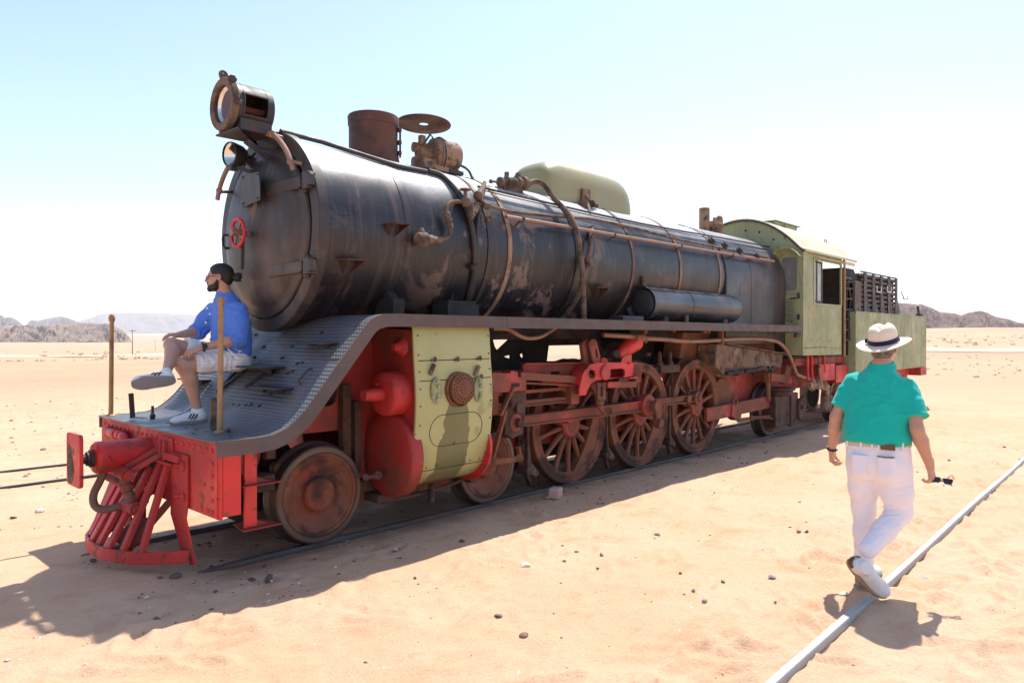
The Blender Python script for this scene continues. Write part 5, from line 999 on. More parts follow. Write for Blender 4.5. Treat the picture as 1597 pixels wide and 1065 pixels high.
b = MB(); b.tube([PY(1300, 556, -.9), PY(1292, 566, -.9), PY(1287, 571, -.9)], .012, 6); part(b, 'wire', 'tan')
# trailing truck: equaliser beam, spring, axlebox
b = MB(); b.bar(PY(1100, 647, -.66), PY(1206, 625, -.66), .06, .20); q = [PY(1143, 630, -.72), PY(1156, 630, -.72), PY(1157, 650, -.72), PY(1150, 656, -.72), PY(1142, 650, -.72)]; b.prism(q, (0, .12, 0)); eq = part(b, 'equaliser_beam', 'gearred', bevel=.012)
b = MB(); b.torus(PY(1147, 626, -.72), (0, 1, 0), .06, .014, 16, 6); b.cyl(PY(1197, 580, -.7), PY(1198, 625, -.7), .04); b.box(PY(1198, 588, -.7), (.16, .1, .16)); part(b, 'hanger_link', 'rust', eq, bevel=.008)
b = MB(); c0 = PY(1215, 640, -.72); b.box(c0+Vector((0, .05, .0)), (.62, .24, .52)); b.cyl(c0+Vector((0, 0, .26)), c0+Vector((0, 0, .34)), .22); b.cyl(c0+Vector((0, 0, .34)), c0+Vector((0, 0, .39)), .26); b.box(c0+Vector((.42, 0, 0)), (.3, .2, .56)); b.prism([c0+Vector((.5, -.14, .16)), c0+Vector((.78, -.14, .2)), c0+Vector((.86, -.14, .06)), c0+Vector((.80, -.14, -.12)), c0+Vector((.62, -.14, -.2)), c0+Vector((.5, -.14, -.16))], (0, .06, 0)); b.cyl(c0+Vector((.62, -.14, .02)), c0+Vector((.62, -.17, .02)), .04); part(b, 'axle_box', 'darkrust', bevel=.02)
b = MB(); b.bar(PY(1200, 588, -.74), PY(1232, 592, -.74), .08, .14); b.prism([PY(1222, 598, -.78), PY(1228, 566, -.78), PY(1236, 566, -.78), PY(1230, 600, -.78)], (0, .08, 0)); part(b, 'truck_bracket', 'gearred', bevel=.01)
b = MB(); b.bar(PY(1150, 655, -.70), PY(1225, 646, -.70), .03, .05); b.tube([PY(1170, 650, -.74), PY(1200, 652, -.74), PY(1226, 656, -.74)], .018, 6); part(b, 'truck_rod', 'rust')
b = MB(); b.torus((8.05, -.45, .72), (0, 1, 0), .36, .035, 28, 8, (R(-20), R(200))); b.lathe((8.05, -.47, .72), (0, -1, 0), [(0, 0), (.30, 0), (.30, .05), (0, .06)], 28); b.b2(7.7, 8.6, -.45, -.40, .5, .75); part(b, 'brake_drum', 'rust', bevel=.01)
b = MB(); b.b2(9.3, 12.2, -.45, -.40, .70, 1.15); b.b2(9.3, 12.2, .40, .45, .70, 1.15); b.b2(9.9, 12.3, -.9, .9, 1.16, 1.28); part(b, 'rear_frame', 'dullred')
b = MB(); b.b2(10.9, 11.62, -.96, -.935, .86, 1.16); b.b2(11.66, 12.3, -.97, -.94, .80, 1.12); part(b, 'rear_step_plate', 'red', bevel=.004)
# --- cab
CY = 1.10; CA, CB = 9.735, 11.56
WXC = 10.86
def arch(y): return 3.07+.62*(1-min(1, abs(y)/CY)**2.05)
cab = MB()
# side sheets with window opening
for s in (-1, 1):
    cab.prism([(CA, s*CY, 1.345), (CB, s*CY, 1.325), (CB, s*CY, 3.085), (CA, s*CY, 3.085)], (0, -s*.02, 0), [[(x, s*CY, z) for x, z in rrect(WXC, 2.595, 1.28, .73, .05)]])
front_out = [(CA, -CY+.021, 1.345), (CA, CY-.021, 1.345)]+[(CA, y, arch(y)) for y in np.linspace(CY-.021, -CY+.021, 25)]
boil_hole = [(CA, -.80*math.cos(t), 2.45+.90*math.sin(t)) for t in np.linspace(0, math.pi, 17)]+[(CA, .80, 1.40), (CA, -.80, 1.40)]
winR = [(CA, y, z) for y, z in rrect(-.90+.045, 2.715, .21, .56, .06)]; 
cab.prism(front_out, (.02, 0, 0), [[Vector(p) for p in boil_hole]])
cabo = part(cab, 'cab', 'green', bevel=.004)
b = MB(); ys = np.linspace(-CY-.03, CY+.03, 31); v = []
for x in (CA-.03, 12.25):
    for dz in (0, .02): v += [(x, y, arch(y)+dz+.001) for y in ys]
k = len(ys); b.add(v, [(i, i+1, 2*k+i+1, 2*k+i) for i in range(k-1)]+[(k+i, k+i+1, 3*k+i+1, 3*k+i) for i in range(k-1)]+[(i, i+1, k+i+1, k+i) for i in range(k-1)]+[(2*k+i, 2*k+i+1, 3*k+i+1, 3*k+i) for i in range(k-1)]+[(0, k, 3*k, 2*k), (k-1, 2*k-1, 4*k-1, 3*k-1)]); rf = part(b, 'cab_roof', 'cabroof', cabo, sm=40)
b = MB(); b.b2(CA-.03, 12.27, -CY-.05, -CY-.012, 3.06, 3.10); b.b2(11.58, 12.22, -CY-.02, -CY+.02, 2.99, 3.05); part(b, 'roof_gutter', 'cabroof', cabo, bevel=.008)
b = MB(); v = [(CA-.032, y, arch(y)-.012) for y in ys]; b.tube([Vector(p) for p in v], .014, 6); part(b, 'roof_edge', 'iron', cabo)
b = MB(); b.b2(10.2, 11.2, -.42, .05, 3.62, 3.69); b.b2(10.15, 11.3, -.46, .08, 3.69, 3.705); part(b, 'roof_ventilator', 'green', rf, bevel=.006)
b = MB(); b.torus((10.35, -.52, 3.585), (0, 1, 0), .05, .008, 16, 5); b.torus((11.75, -.74, 3.44), (0, 1, 0), .05, .008, 16, 5); part(b, 'lifting_eye', 'iron', rf)
# front spectacle window, hood over it, louvred panel below
b = MB(); yc, zc, ww, hh = -.868, 2.70, .255, .56
b.prism([(CA-.014, y, z) for y, z in rrect(yc, zc, ww+.05, hh+.06, .06)], (.013, 0, 0), [[(CA-.014, y, z) for y, z in rrect(yc, zc, ww, hh, .05)]]); fw = part(b, 'front_window', 'green', cabo, bevel=.003)
b = MB(); b.prism([(CA-.005, y, z) for y, z in rrect(yc, zc, ww-.002, hh-.002, .05)], (.003, 0, 0)); part(b, 'pane', 'window', fw)
b = MB(); hd = [(-.66, 3.03), (-.68, 3.07), (-.76, 3.11), (-.87, 3.115), (-.96, 3.09), (-1.03, 3.04), (-1.09, 2.97)]; v = [(x, y, z+dz) for x in (CA-.004, CA-.17) for dz in (0, .014) for y, z in hd]; k = len(hd)
b.add(v, [(i, i+1, 2*k+i+1, 2*k+i) for i in range(k-1)]+[(k+i, k+i+1, 3*k+i+1, 3*k+i) for i in range(k-1)]+[(2*k+i, 2*k+i+1, 3*k+i+1, 3*k+i) for i in range(k-1)]+[(0, k, 3*k, 2*k), (k-1, 2*k-1, 4*k-1, 3*k-1)]); part(b, 'window_hood', 'green', cabo)
b = MB(); b.b2(CA-.012, CA-.001, -1.04, -.70, 1.85, 2.36); fd = part(b, 'front_door', 'green', cabo, bevel=.004)
for k in range(8):
    z = 1.91+k*.05; bb = MB(org=(CA-.014, -.855, z)); bb.prism([(CA-.013, -.97, z), (CA-.035, -.97, z), (CA-.013, -.97, z+.032)], (0, .22, 0)); part(bb, 'louvre', 'green', fd)
b = MB(); b.box((CA-.02, -1.03, 2.33), (.03, .03, .09)); b.box((CA-.02, -1.03, 1.98), (.03, .03, .09)); b.box((CA-.02, -.95, 2.29), (.02, .10, .02)); part(b, 'door_fitting', 'iron', fd)
# side window: two glazed sashes at the front, the rest open to a dark cab
x0, x1, z0, z1 = WXC-.64, WXC+.64, 2.23, 2.96
b = MB(); b.prism([(x, -CY-.010, z) for x, z in rrect(WXC, 2.595, 1.38, .83, .06)], (0, .009, 0), [[(x, -CY-.010, z) for x, z in rrect(WXC, 2.595, 1.28, .73, .05)]]); sw = part(b, 'side_window', 'green', cabo, bevel=.003)
for xa, xb, yy in ((10.23, 10.53, -1.04), (10.49, 10.84, -1.015)):
    b = MB(); b.prism([(xa, yy, 2.235), (xb, yy, 2.235), (xb, yy, 2.975), (xa, yy, 2.975)], (0, .02, 0), [[(xa+.04, yy, 2.28), (xb-.05, yy, 2.28), (xb-.05, yy, 2.94), (xa+.04, yy, 2.94)]]); part(b, 'sash', 'wood', sw, bevel=.003)
    b = MB(); b.b2(xa+.035, xb-.045, yy+.008, yy+.012, 2.275, 2.945); part(b, 'pane', 'window', sw)
b = MB(); b.prism([(x0-.03, -CY-.012, 3.0), (x1+.03, -CY-.012, 3.0), (x1+.03, -CY-.09, 2.985), (x0-.03, -CY-.09, 2.985)], (0, 0, .012)); part(b, 'window_awning', 'cabroof', cabo)
b = MB(); b.b2(CA+.03, 12.2, -.9, .9, 1.28, 1.32); b.b2(CA+.05, CA+.5, -.75, .75, 1.33, 2.9); part(b, 'cab_floor', 'black', cabo)
b = MB(); b.b2(11.0, 11.35, -.70, -.66, 2.66, 2.685); b.b2(11.12, 11.4, -.70, -.66, 2.34, 2.365); b.cyl((10.4, -.3, 2.5), (11.0, -.3, 2.55), .04); part(b, 'cab_shelf', 'white_paint', cabo)
b = MB(); b.prism([(CA+.02, y, z) for y, z in [(-1.0, 1.345), (-1.0, 2.2), (-.9, 2.3)]], (.02, 0, 0)); b.b2(12.2, 12.22, -1.0, 1.0, 1.3, 2.15); part(b, 'cab_back', 'black', cabo)
b = MB(); b.tube([Vector((CB+.05, -CY-.03, 1.30)), Vector((CB+.05, -CY-.03, 2.9)), Vector((CB+.03, -CY-.03, 3.06)), Vector((CB, -CY-.02, 3.10))], .022, 8, 1); part(b, 'cab_handrail', 'post', cabo, sm=60)
b = MB(); b.bar((CA+.03, -CY-.003, 1.47), (10.85, -CY-.003, 1.47), .003, .008); b.bar((10.9, -CY-.003, 1.45), (CB-.03, -CY-.003, 1.445), .003, .006); part(b, 'cab_seam', 'black', cabo)
b = MB()
for y, z in ((-.35, 3.45), (-.6, 3.30), (-.1, 3.5), (.3, 3.48)): b.rivet((CA, y, z), (-1, 0, 0), .02, .012)
part(b, 'cab_rivet', 'black', cabo, sm=None)

# ------------------------------------------------------------------ the tender
T = thing('tender', 'green tender with slatted wooden fuel bunker coupled behind the cab', 'tender', (12.3, 0, 0))
def tp(b, name, m, parent=None, **k):
    if parent is None: b.v = [p-T.location for p in b.v]
    else: b.v = [p-T.location for p in b.v]
    o = b.build(name, M[m], None, **k)
    for q in b.made: q.parent = parent or T; q.location = (0, 0, 0)
    return o
b = MB(); b.b2(12.34, 17.50, -CY, CY, .93, 2.14); tt = tp(b, 'tank', 'green', bevel=.012)
b = MB(); b.b2(12.34, 17.50, -CY-.006, -CY+.02, 2.13, 2.148); tp(b, 'tank_rim', 'green', tt)
b = MB(); b.b2(12.3, 17.48, -.85, .85, .75, .927); b.b2(17.0, 17.53, -CY, CY, .73, .922); b.b2(17.05, 17.35, -.72, -.55, .3, .75); tp(b, 'tender_frame', 'red', bevel=.006)
b = MB(); b.b2(13.2, 14.9, -.62, -.55, .45, .72); b.b2(15.6, 17.2, -.62, -.55, .45, .72); tp(b, 'bogie_frame', 'dullred', bevel=.01)
for x in (11.75+.9, 14.4, 15.9, 16.9):
    for s in (-1, 1):
        o = copy_part(lw, T, Vector((x, s*.492, .387))-T.location, (0, 0, 0 if s < 0 else math.pi)); o.name = 'tender_wheel'
bx0, bx1, bz0, bz1, by = 12.95, 15.35, 2.142, 2.95, 1.0
bk = MB(); bk.b2(bx0+.05, bx1-.03, -by+.05, by-.05, bz0, bz1-.06); bunk = tp(bk, 'fuel_bunker', 'black')
nsl = 8
for s in (-1, 1):
    for k in range(nsl):
        z = bz0+.03+k*(bz1-bz0-.02)/nsl; bb = MB(); bb.b2(bx0, bx1, s*by-.012, s*by+.012, z, z+.055); tp(bb, 'slat', 'wood', bunk)
for xe in (bx0, bx1):
    for k in range(nsl): z = bz0+.03+k*(bz1-bz0-.02)/nsl; bb = MB(); bb.b2(xe-.012, xe+.012, -by+.02, by-.02, z, z+.055); tp(bb, 'slat', 'wood', bunk)
for k in range(5):
    x = bx0+.10+k*.53
    for s in (-1, 1):
        bb = MB(); bb.b2(x, x+.17, s*(by+.014), s*(by+.03), bz0, bz1+.01); bb.prism([(x+.1, s*(by+.018), bz0), (x+.36, s*(by+.018), bz0), (x+.32, s*(by+.018), bz0+.12), (x+.17, s*(by+.018), bz0+.36)], (0, s*.01, 0)); tp(bb, 'bunker_rib', 'iron', bunk)
bb = MB(); bb.b2(bx0-.02, bx1+.02, -by-.02, -by+.02, bz1-.012, bz1+.012); bb.b2(bx0-.02, bx1+.02, by-.02, by+.02, bz1-.012, bz1+.012); tp(bb, 'bunker_top_rail', 'iron', bunk)
bb = MB()
for px in (1371, 1387): p = PY(px, 451, -by-.035); bb.tube([p+Vector((-.14, 0, .06)), p+Vector((-.14, 0, -.06)), p+Vector((.14, 0, -.06)), p+Vector((.14, 0, .06))], .012, 6)
tp(bb, 'bunker_hook', 'white_paint', bunk)
bb = MB(); bb.prism([PY(1316, 417, -.95), PY(1331, 420, -.95), PY(1341, 440, -.95), PY(1316, 440, -.95)], (0, 1.9, 0)); bb.b2(12.26, 12.33, -.95, .95, 1.3, 2.7); tp(bb, 'bunker_screen', 'black')
bb = MB(); bb.b2(12.5, 12.88, -1.03, -.98, 2.142, 2.74); tp(bb, 'locker', 'edge', bevel=.006)
# bent-tube ladder between cab and tender
bb = MB(); yl = -1.0
bb.tube([PY(1314, 434, yl), PY(1327, 434, yl), PY(1330, 440, yl), PY(1332, 468, yl), PY(1330, 485, yl), PY(1330, 531, yl)], .016, 7, 1); bb.tube([PY(1322, 436, yl), PY(1324, 450, yl), PY(1327, 466, yl), PY(1324, 486, yl), PY(1325, 531, yl)], .014, 7, 1)
for py in (440, 450, 466, 483, 498, 514, 530): bb.cyl(PY(1315, py, yl), PY(1329, py, yl), .014)
tp(bb, 'ladder', 'iron', sm=60)
bb = MB(); p = PY(1433, 494, -.85); bb.tube([p, p+Vector((-.06, 0, .15)), p+Vector((-.12, 0, .28))], .03, 6); bb.box(p+Vector((.1, 0, .03)), (.25, .12, .08)); bb.b2(15.55, 15.75, -.9, -.75, 2.15, 2.33); tp(bb, 'tank_handle', 'iron')
bb = MB(); bb.tube([PY(1405, 455, -.9), PY(1409, 463, -.9), PY(1409, 466, -.9), PY(1416, 467, -.9), PY(1416, 461, -.9)], .012, 5); tp(bb, 'bunker_wire', 'iron', bunk)
# ------------------------------------------------------------------ people: smooth-blended volumes turned into one skin
class Vol:
    def __init__(s, lo, hi, h):
        s.lo = np.array(lo, np.float32); s.h = h; s.n = np.ceil((np.array(hi)-np.array(lo))/h).astype(int)+1
        s.f = np.full(s.n, .08, np.float32); s.ax = [s.lo[i]+h*np.arange(s.n[i], dtype=np.float32) for i in range(3)]
    def sub(s, lo, hi, pad):
        sl = []
        for i in range(3):
            a = int(max(0, math.floor((min(lo[i], hi[i])-pad-s.lo[i])/s.h))); b = int(min(s.n[i], math.ceil((max(lo[i], hi[i])+pad-s.lo[i])/s.h)+1)); sl.append(slice(a, max(a, b)))
        X, Y, Z = np.meshgrid(s.ax[0][sl[0]], s.ax[1][sl[1]], s.ax[2][sl[2]], indexing='ij'); return tuple(sl), X, Y, Z
    def put(s, sl, d, k, cut=False):
        a = s.f[sl]
        if cut: s.f[sl] = np.maximum(a, -d); return
        h = np.clip(.5+.5*(d-a)/k, 0, 1); s.f[sl] = d*(1-h)+a*h-k*h*(1-h)
    def cap(s, a, b, ra, rb, k=.02, flat=False, flat0=False):
        a, b = np.array(a, np.float32), np.array(b, np.float32); sl, X, Y, Z = s.sub(a, b, max(ra, rb)+k+.03)
        d = b-a; L2 = float(d @ d); L = math.sqrt(L2); px, py, pz = X-a[0], Y-a[1], Z-a[2]; t0 = (px*d[0]+py*d[1]+pz*d[2])/L2; t = np.clip(t0, 0, 1)
        dd = np.sqrt((px-t*d[0])**2+(py-t*d[1])**2+(pz-t*d[2])**2)-(ra+(rb-ra)*t)
        if flat: dd = np.maximum(dd, (t0-1)*L)
        if flat0: dd = np.maximum(dd, -t0*L)
        s.put(sl, dd, k); return s
    def chain(s, pts, rs, k=.02):
        for i in range(len(pts)-1): s.cap(pts[i], pts[i+1], rs[i], rs[i+1], k)
        return s
    def ell(s, c, r, k=.02, M=None, cut=False):
        c = np.array(c, np.float32); m = max(r); sl, X, Y, Z = s.sub(c, c, m+k+.02); P = [X-c[0], Y-c[1], Z-c[2]]
        if M is not None: P = [P[0]*M[0][i]+P[1]*M[1][i]+P[2]*M[2][i] for i in range(3)]
        q0 = np.sqrt((P[0]/r[0])**2+(P[1]/r[1])**2+(P[2]/r[2])**2)+1e-6; q1 = np.sqrt((P[0]/r[0]**2)**2+(P[1]/r[1]**2)**2+(P[2]/r[2]**2)**2)+1e-6
        s.put(sl, q0*(q0-1)/q1, k, cut); return s
    def loft(s, secs, u, k=.02, flat=True, sq=2.3):
        """secs: (centre, half width along u, half depth) along a nearly straight spine"""
        C = np.array([c for c, _, _ in secs], np.float32); A = np.array([a for _, a, _ in secs]); B = np.array([b for _, _, b in secs])
        w_ = C[-1]-C[0]; Ln = np.linalg.norm(w_); w_ = w_/Ln; u = np.array(u, np.float32); u = u-w_*(u @ w_); u /= np.linalg.norm(u); v = np.cross(w_, u)
        m = max(A.max(), B.max()); sl, X, Y, Z = s.sub(C.min(0), C.max(0), m+k+.03)
        P = [X-C[0][0], Y-C[0][1], Z-C[0][2]]; T = (C-C[0]) @ w_
        t = P[0]*w_[0]+P[1]*w_[1]+P[2]*w_[2]; tc = np.clip(t, 0, Ln)
        pu = P[0]*u[0]+P[1]*u[1]+P[2]*u[2]-np.interp(tc, T, (C-C[0]) @ u); pv = P[0]*v[0]+P[1]*v[1]+P[2]*v[2]-np.interp(tc, T, (C-C[0]) @ v)
        a = np.interp(tc, T, A); b = np.interp(tc, T, B)
        d = ((np.abs(pu/a)**sq+np.abs(pv/b)**sq+1e-9)**(1/sq)-1)*np.minimum(a, b); ov = np.maximum(t-Ln, -t)
        d = np.maximum(d, ov) if flat else np.where(ov > 0, np.sqrt(np.maximum(d, 0)**2+ov**2), d)
        s.put(sl, d.astype(np.float32), k); return s
    def plane(s, p, n):                              # remove everything on the side n points to
        n = np.array(n, np.float32); n /= np.linalg.norm(n); X, Y, Z = np.meshgrid(*s.ax, indexing='ij'); s.f = np.maximum(s.f, (X-p[0])*n[0]+(Y-p[1])*n[1]+(Z-p[2])*n[2]); return s
    def mesh(s):
        f = s.f; n = np.array(f.shape)-1; neg = f < 0
        cs = [(i, j, k) for i in (0, 1) for j in (0, 1) for k in (0, 1)]
        sub = lambda A, c: A[c[0]:c[0]+n[0], c[1]:c[1]+n[1], c[2]:c[2]+n[2]]
        cnt = sum(sub(neg, c).astype(np.int8) for c in cs); act = (cnt > 0) & (cnt < 8); idx = np.argwhere(act); vid = np.full(n, -1, np.int64); vid[act] = np.arange(len(idx))
        vals = {c: f[idx[:, 0]+c[0], idx[:, 1]+c[1], idx[:, 2]+c[2]] for c in cs}; acc = np.zeros((len(idx), 3)); num = np.zeros(len(idx))
        for a in cs:
            for ax in range(3):
                if a[ax]: continue
                b = list(a); b[ax] = 1; b = tuple(b); va, vb = vals[a], vals[b]; m = (va < 0) != (vb < 0); t = va[m]/(va[m]-vb[m]); p = np.tile(np.array(a, float), (m.sum(), 1)); p[:, ax] = t; acc[m] += p; num[m] += 1
        V = (idx+acc/num[:, None])*s.h+s.lo; F = []
        for ax in range(3):
            o1, o2 = [(1, 2), (2, 0), (0, 1)][ax]; sl0 = [slice(0, None)]*3; A = neg
            s0 = [slice(1, n[i]) for i in range(3)]; s1 = [slice(1, n[i]) for i in range(3)]; s0[ax] = slice(0, n[ax]); s1[ax] = slice(1, n[ax]+1)
            a, b = A[tuple(s0)], A[tuple(s1)]
            for m, flip in ((a & ~b, False), (~a & b, True)):
                e = np.argwhere(m)
                if not len(e): continue
                off = np.ones(3, int); off[ax] = 0; e = e+off; q = []
                for d1, d2 in ((0, 0), (1, 0), (1, 1), (0, 1)):
                    c = e.copy(); c[:, o1] -= d1; c[:, o2] -= d2; q.append(vid[c[:, 0], c[:, 1], c[:, 2]])
                q = np.stack(q, 1); F.append(q[:, ::-1] if flip else q)
        return V, np.vstack(F)
def relax(V, F, it=2, lam=.5):
    e = np.vstack([F[:, [0, 1]], F[:, [1, 2]], F[:, [2, 3]], F[:, [3, 0]]])
    for _ in range(it):
        S = np.zeros_like(V); c = np.zeros(len(V)); np.add.at(S, e[:, 0], V[e[:, 1]]); np.add.at(S, e[:, 1], V[e[:, 0]]); np.add.at(c, e[:, 0], 1); np.add.at(c, e[:, 1], 1); V = V*(1-lam)+lam*S/c[:, None]
    return V
def normals(V, F):
    n = np.cross(V[F[:, 2]]-V[F[:, 0]], V[F[:, 3]]-V[F[:, 1]]); N_ = np.zeros_like(V)
    for i in range(4): np.add.at(N_, F[:, i], n)
    return N_/(np.linalg.norm(N_, axis=1)[:, None]+1e-9)
def skin(name, m, parent, parts, fold=None, it=2):
    """parts: list of Vol; joined into one mesh; fold(P) -> outward displacement"""
    VV, FF, k = [], [], 0
    for v in parts:
        V, F = v.mesh(); V = relax(V, F, it)
        if fold is not None: V = V+normals(V, F)*fold(V)[:, None]
        VV.append(V); FF.append(F+k); k += len(V)
    V = np.vstack(VV)-np.array(parent.location); F = np.vstack(FF); me = bpy.data.meshes.new(name)
    me.vertices.add(len(V)); me.vertices.foreach_set('co', V.ravel().astype(np.float32)); me.loops.add(len(F)*4); me.loops.foreach_set('vertex_index', F.ravel().astype(np.int32))
    me.polygons.add(len(F)); me.polygons.foreach_set('loop_start', np.arange(len(F), dtype=np.int32)*4); me.update(calc_edges=True); me.validate(); me.materials.append(m)
    me.polygons.foreach_set('use_smooth', [True]*len(me.polygons)); o = bpy.data.objects.new(name, me); COL.objects.link(o); o.parent = parent; return o
def pmesh(b, name, m, parent, **k):
    b.v = [p-parent.location for p in b.v]; o = b.build(name, m, None, **k)
    for q in b.made: q.parent = parent
    return o
V3 = lambda *a: Vector(a)
def basis(x, z):
    x = Vector(x).normalized(); z = Vector(z); z = (z-x*z.dot(x)).normalized(); y = z.cross(x); return Matrix((x, y, z)).transposed()
def hand(wr, fw, palm, thumb, curl=.5, sc=1., spread=.04, thumb_curl=.5):
    """own fine volume: palm plus five unequal bent fingers; fw wrist to knuckles, palm = direction the palm faces, thumb = side of the thumb"""
    fw = Vector(fw).normalized(); th = Vector(thumb); th = (th-fw*th.dot(fw)).normalized(); pl = Vector(palm); pl = (pl-fw*pl.dot(fw)-th*pl.dot(th)).normalized(); wr = Vector(wr)
    w_ = lambda x, y, z: wr+(fw*x+th*y+pl*z)*sc
    v = Vol(np.array(wr)-.22*sc, np.array(wr)+.22*sc, .0034)
    v.cap(w_(-.045, 0, 0), w_(.0, 0, 0), .030*sc, .026*sc, .01)
    for y in (-.028, -.009, .011, .029): v.cap(w_(.0, y*.55, 0), w_(.082-.25*abs(y), y, -.002), .0165*sc, .0125*sc, .012)
    v.cap(w_(.012, .018, .008), w_(.045, .034, .012), .016*sc, .014*sc, .012)
    for y, ln, c in ((.030, .074, curl*.85), (.010, .082, curl), (-.010, .076, curl*1.1), (-.029, .060, curl*1.2)):
        p = w_(.084-.3*abs(y), y, -.001); d = (fw+th*(y*spread/.03)).normalized(); a = 0
        for k, (f, r0, r1) in enumerate(((.44, .0098, .0092), (.31, .0090, .0084), (.25, .0082, .0068))):
            a += c*(.75, 1.0, .7)[k]; dd = d*math.cos(a)+pl*math.sin(a); q = p+dd*ln*f*sc; v.cap(p, q, r0*sc, r1*sc, .0035); p = q
    p = w_(.040, .036, .010); a = .55
    for k, (ln, r0, r1) in enumerate(((.034, .0125, .0105), (.028, .0100, .0080))):
        dd = (fw*math.cos(a)+th*math.sin(a)*.8+pl*(.25+thumb_curl*k)).normalized(); q = p+dd*ln*sc; v.cap(p, q, r0*sc, r1*sc, .006); p = q; a -= .35+.2*thumb_curl
    return v
def head(v, O, F, U, sc=1., neck=True, nb=None):
    F = Vector(F).normalized(); U = Vector(U); U = (U-F*U.dot(F)).normalized(); Lf = U.cross(F); M_ = [[F[i], Lf[i], U[i]] for i in range(3)]; O = Vector(O)
    T = lambda x, y, z: O+(F*x+Lf*y+U*z)*sc
    E_ = lambda c, r, k=.02: v.ell(T(*c), tuple(q*sc for q in r), k, M_)
    E_((-.012, 0, .045), (.098, .077, .084)); E_((.035, 0, -.015), (.063, .060, .088), .03); E_((.040, 0, -.078), (.046, .046, .030), .025); E_((.080, 0, -.088), (.017, .021, .018), .02)
    E_((.086, 0, .028), (.013, .048, .011), .016); E_((.058, .042, -.016), (.028, .020, .026), .02); E_((.058, -.042, -.016), (.028, .020, .026), .02)
    v.cap(T(.094, 0, .016), T(.118, 0, -.020), .0075*sc, .0125*sc, .008); E_((.106, .011, -.026), (.012, .0085, .008), .006); E_((.106, -.011, -.026), (.012, .0085, .008), .006)
    E_((.099, 0, -.049), (.010, .024, .0065), .005); E_((.097, 0, -.060), (.010, .022, .0075), .005)
    for s in (1, -1):
        v.ell(T(.098, s*.032, .008), (.013*sc, .016*sc, .011*sc), .01, M_, cut=True)
        E_((-.004, s*.079, .0), (.019, .0075, .033), .006); v.ell(T(.0, s*.087, .004), (.010*sc, .005*sc, .018*sc), .01, M_, cut=True)
    if nb is not None: v.cap(T(-.02, 0, -.05), nb, .056*sc, .064*sc, .025)
    return T, M_
def skin_mat(name, c, c2):
    n = N(name); k = n.mix(n.noise(9, 5), c, c2); k = n.mix(n.ramp(n.noise(60, 3), .55, .75, 0, .35), k, tuple(v*.7 for v in c))
    return n.out(k, .48, 0, n.bump(n.noise(220, 3), .15, .002), Subsurface_Weight=.12, Subsurface_Radius=(.9, .35, .2), Subsurface_Scale=.01)
def cloth_mat(name, c, wv=700, var=.06, rough=.85, stripe=None, stretch=(1, 1, 1)):
    n = N(name); k = n.mix(n.noise(7, 5), tuple(v*(1-var) for v in c), tuple(min(1, v*(1+var)) for v in c))
    if stripe:
        col, ax, pitch, wd = stripe; o = n.xyz()[ax]; f = n.math('FRACT', n.math('DIVIDE', n.math('ADD', o, n.math('MULTIPLY', n.noise(6, 3), .006)), pitch)); k = n.mix(n.ramp(n.math('ABSOLUTE', n.math('SUBTRACT', f, .5)), wd*.5, wd, .38, 0), k, col)
    h = n.math('ADD', n.noise(wv, 2), n.math('MULTIPLY', n.noise(30, 4), .8)); return n.out(k, rough, 0, n.bump(h, .18, .003), Sheen_Weight=.15, Specular_IOR_Level=.2)
M['skin_a'] = skin_mat('tanned_skin', (.50, .255, .165), (.56, .30, .205)); M['skin_b'] = skin_mat('olive_skin', (.46, .245, .165), (.52, .29, .20))
M['hair'] = pmat('black_hair', (.012, .010, .010), .5, 0, [((.03, .022, .018), 30, .4, .7, (1, 1, .3), .6)], (180, .8, .004)); M['greyhair'] = pmat('grey_hair', (.20, .17, .15), .7, 0, [((.07, .055, .045), 40, .4, .6, (1, 1, 1), .7)], (180, .8, .004))
M['teal'] = cloth_mat('teal_polo_cloth', (.008, .45, .36)); M['whitejean'] = cloth_mat('white_denim', (.86, .80, .84)); M['blue'] = cloth_mat('blue_shirt_cloth', (.095, .215, .66)); M['shorts'] = cloth_mat('striped_shorts_cloth', (.80, .745, .70), stripe=((.62, .44, .38), 2, .030, .13))
M['straw'] = pmat('straw_hat', (.80, .66, .52), .8, 0, [((.72, .56, .42), 60, .4, .7, (1, 1, 1), .4)], (320, .4, .002), .04); M['navy'] = cloth_mat('navy_band', (.02, .018, .05)); M['belt'] = cloth_mat('cream_belt', (.62, .52, .40)); M['leather'] = pmat('brown_leather', (.13, .06, .035), .55)
M['shoe'] = pmat('white_shoe_leather', (.72, .70, .69), .55, 0, [((.60, .56, .52), 12, .5, .8, (1, 1, 1), .4)], (90, .15, .002), .04); M['tansole'] = pmat('tan_sole', (.42, .23, .12), .7); M['greysole'] = pmat('grey_rubber_sole', (.23, .225, .24), .8); M['blackp'] = pmat('black_plastic', (.012, .012, .013), .3); M['stripe'] = pmat('black_stripe', (.015, .015, .02), .6)
M['lens'] = N('dark_lens').out((.015, .014, .015), .06, 0, Specular_IOR_Level=.8); M['eye'] = N('eye_white').out((.75, .72, .68), .2); M['iris'] = N('iris').out((.06, .035, .02), .2)
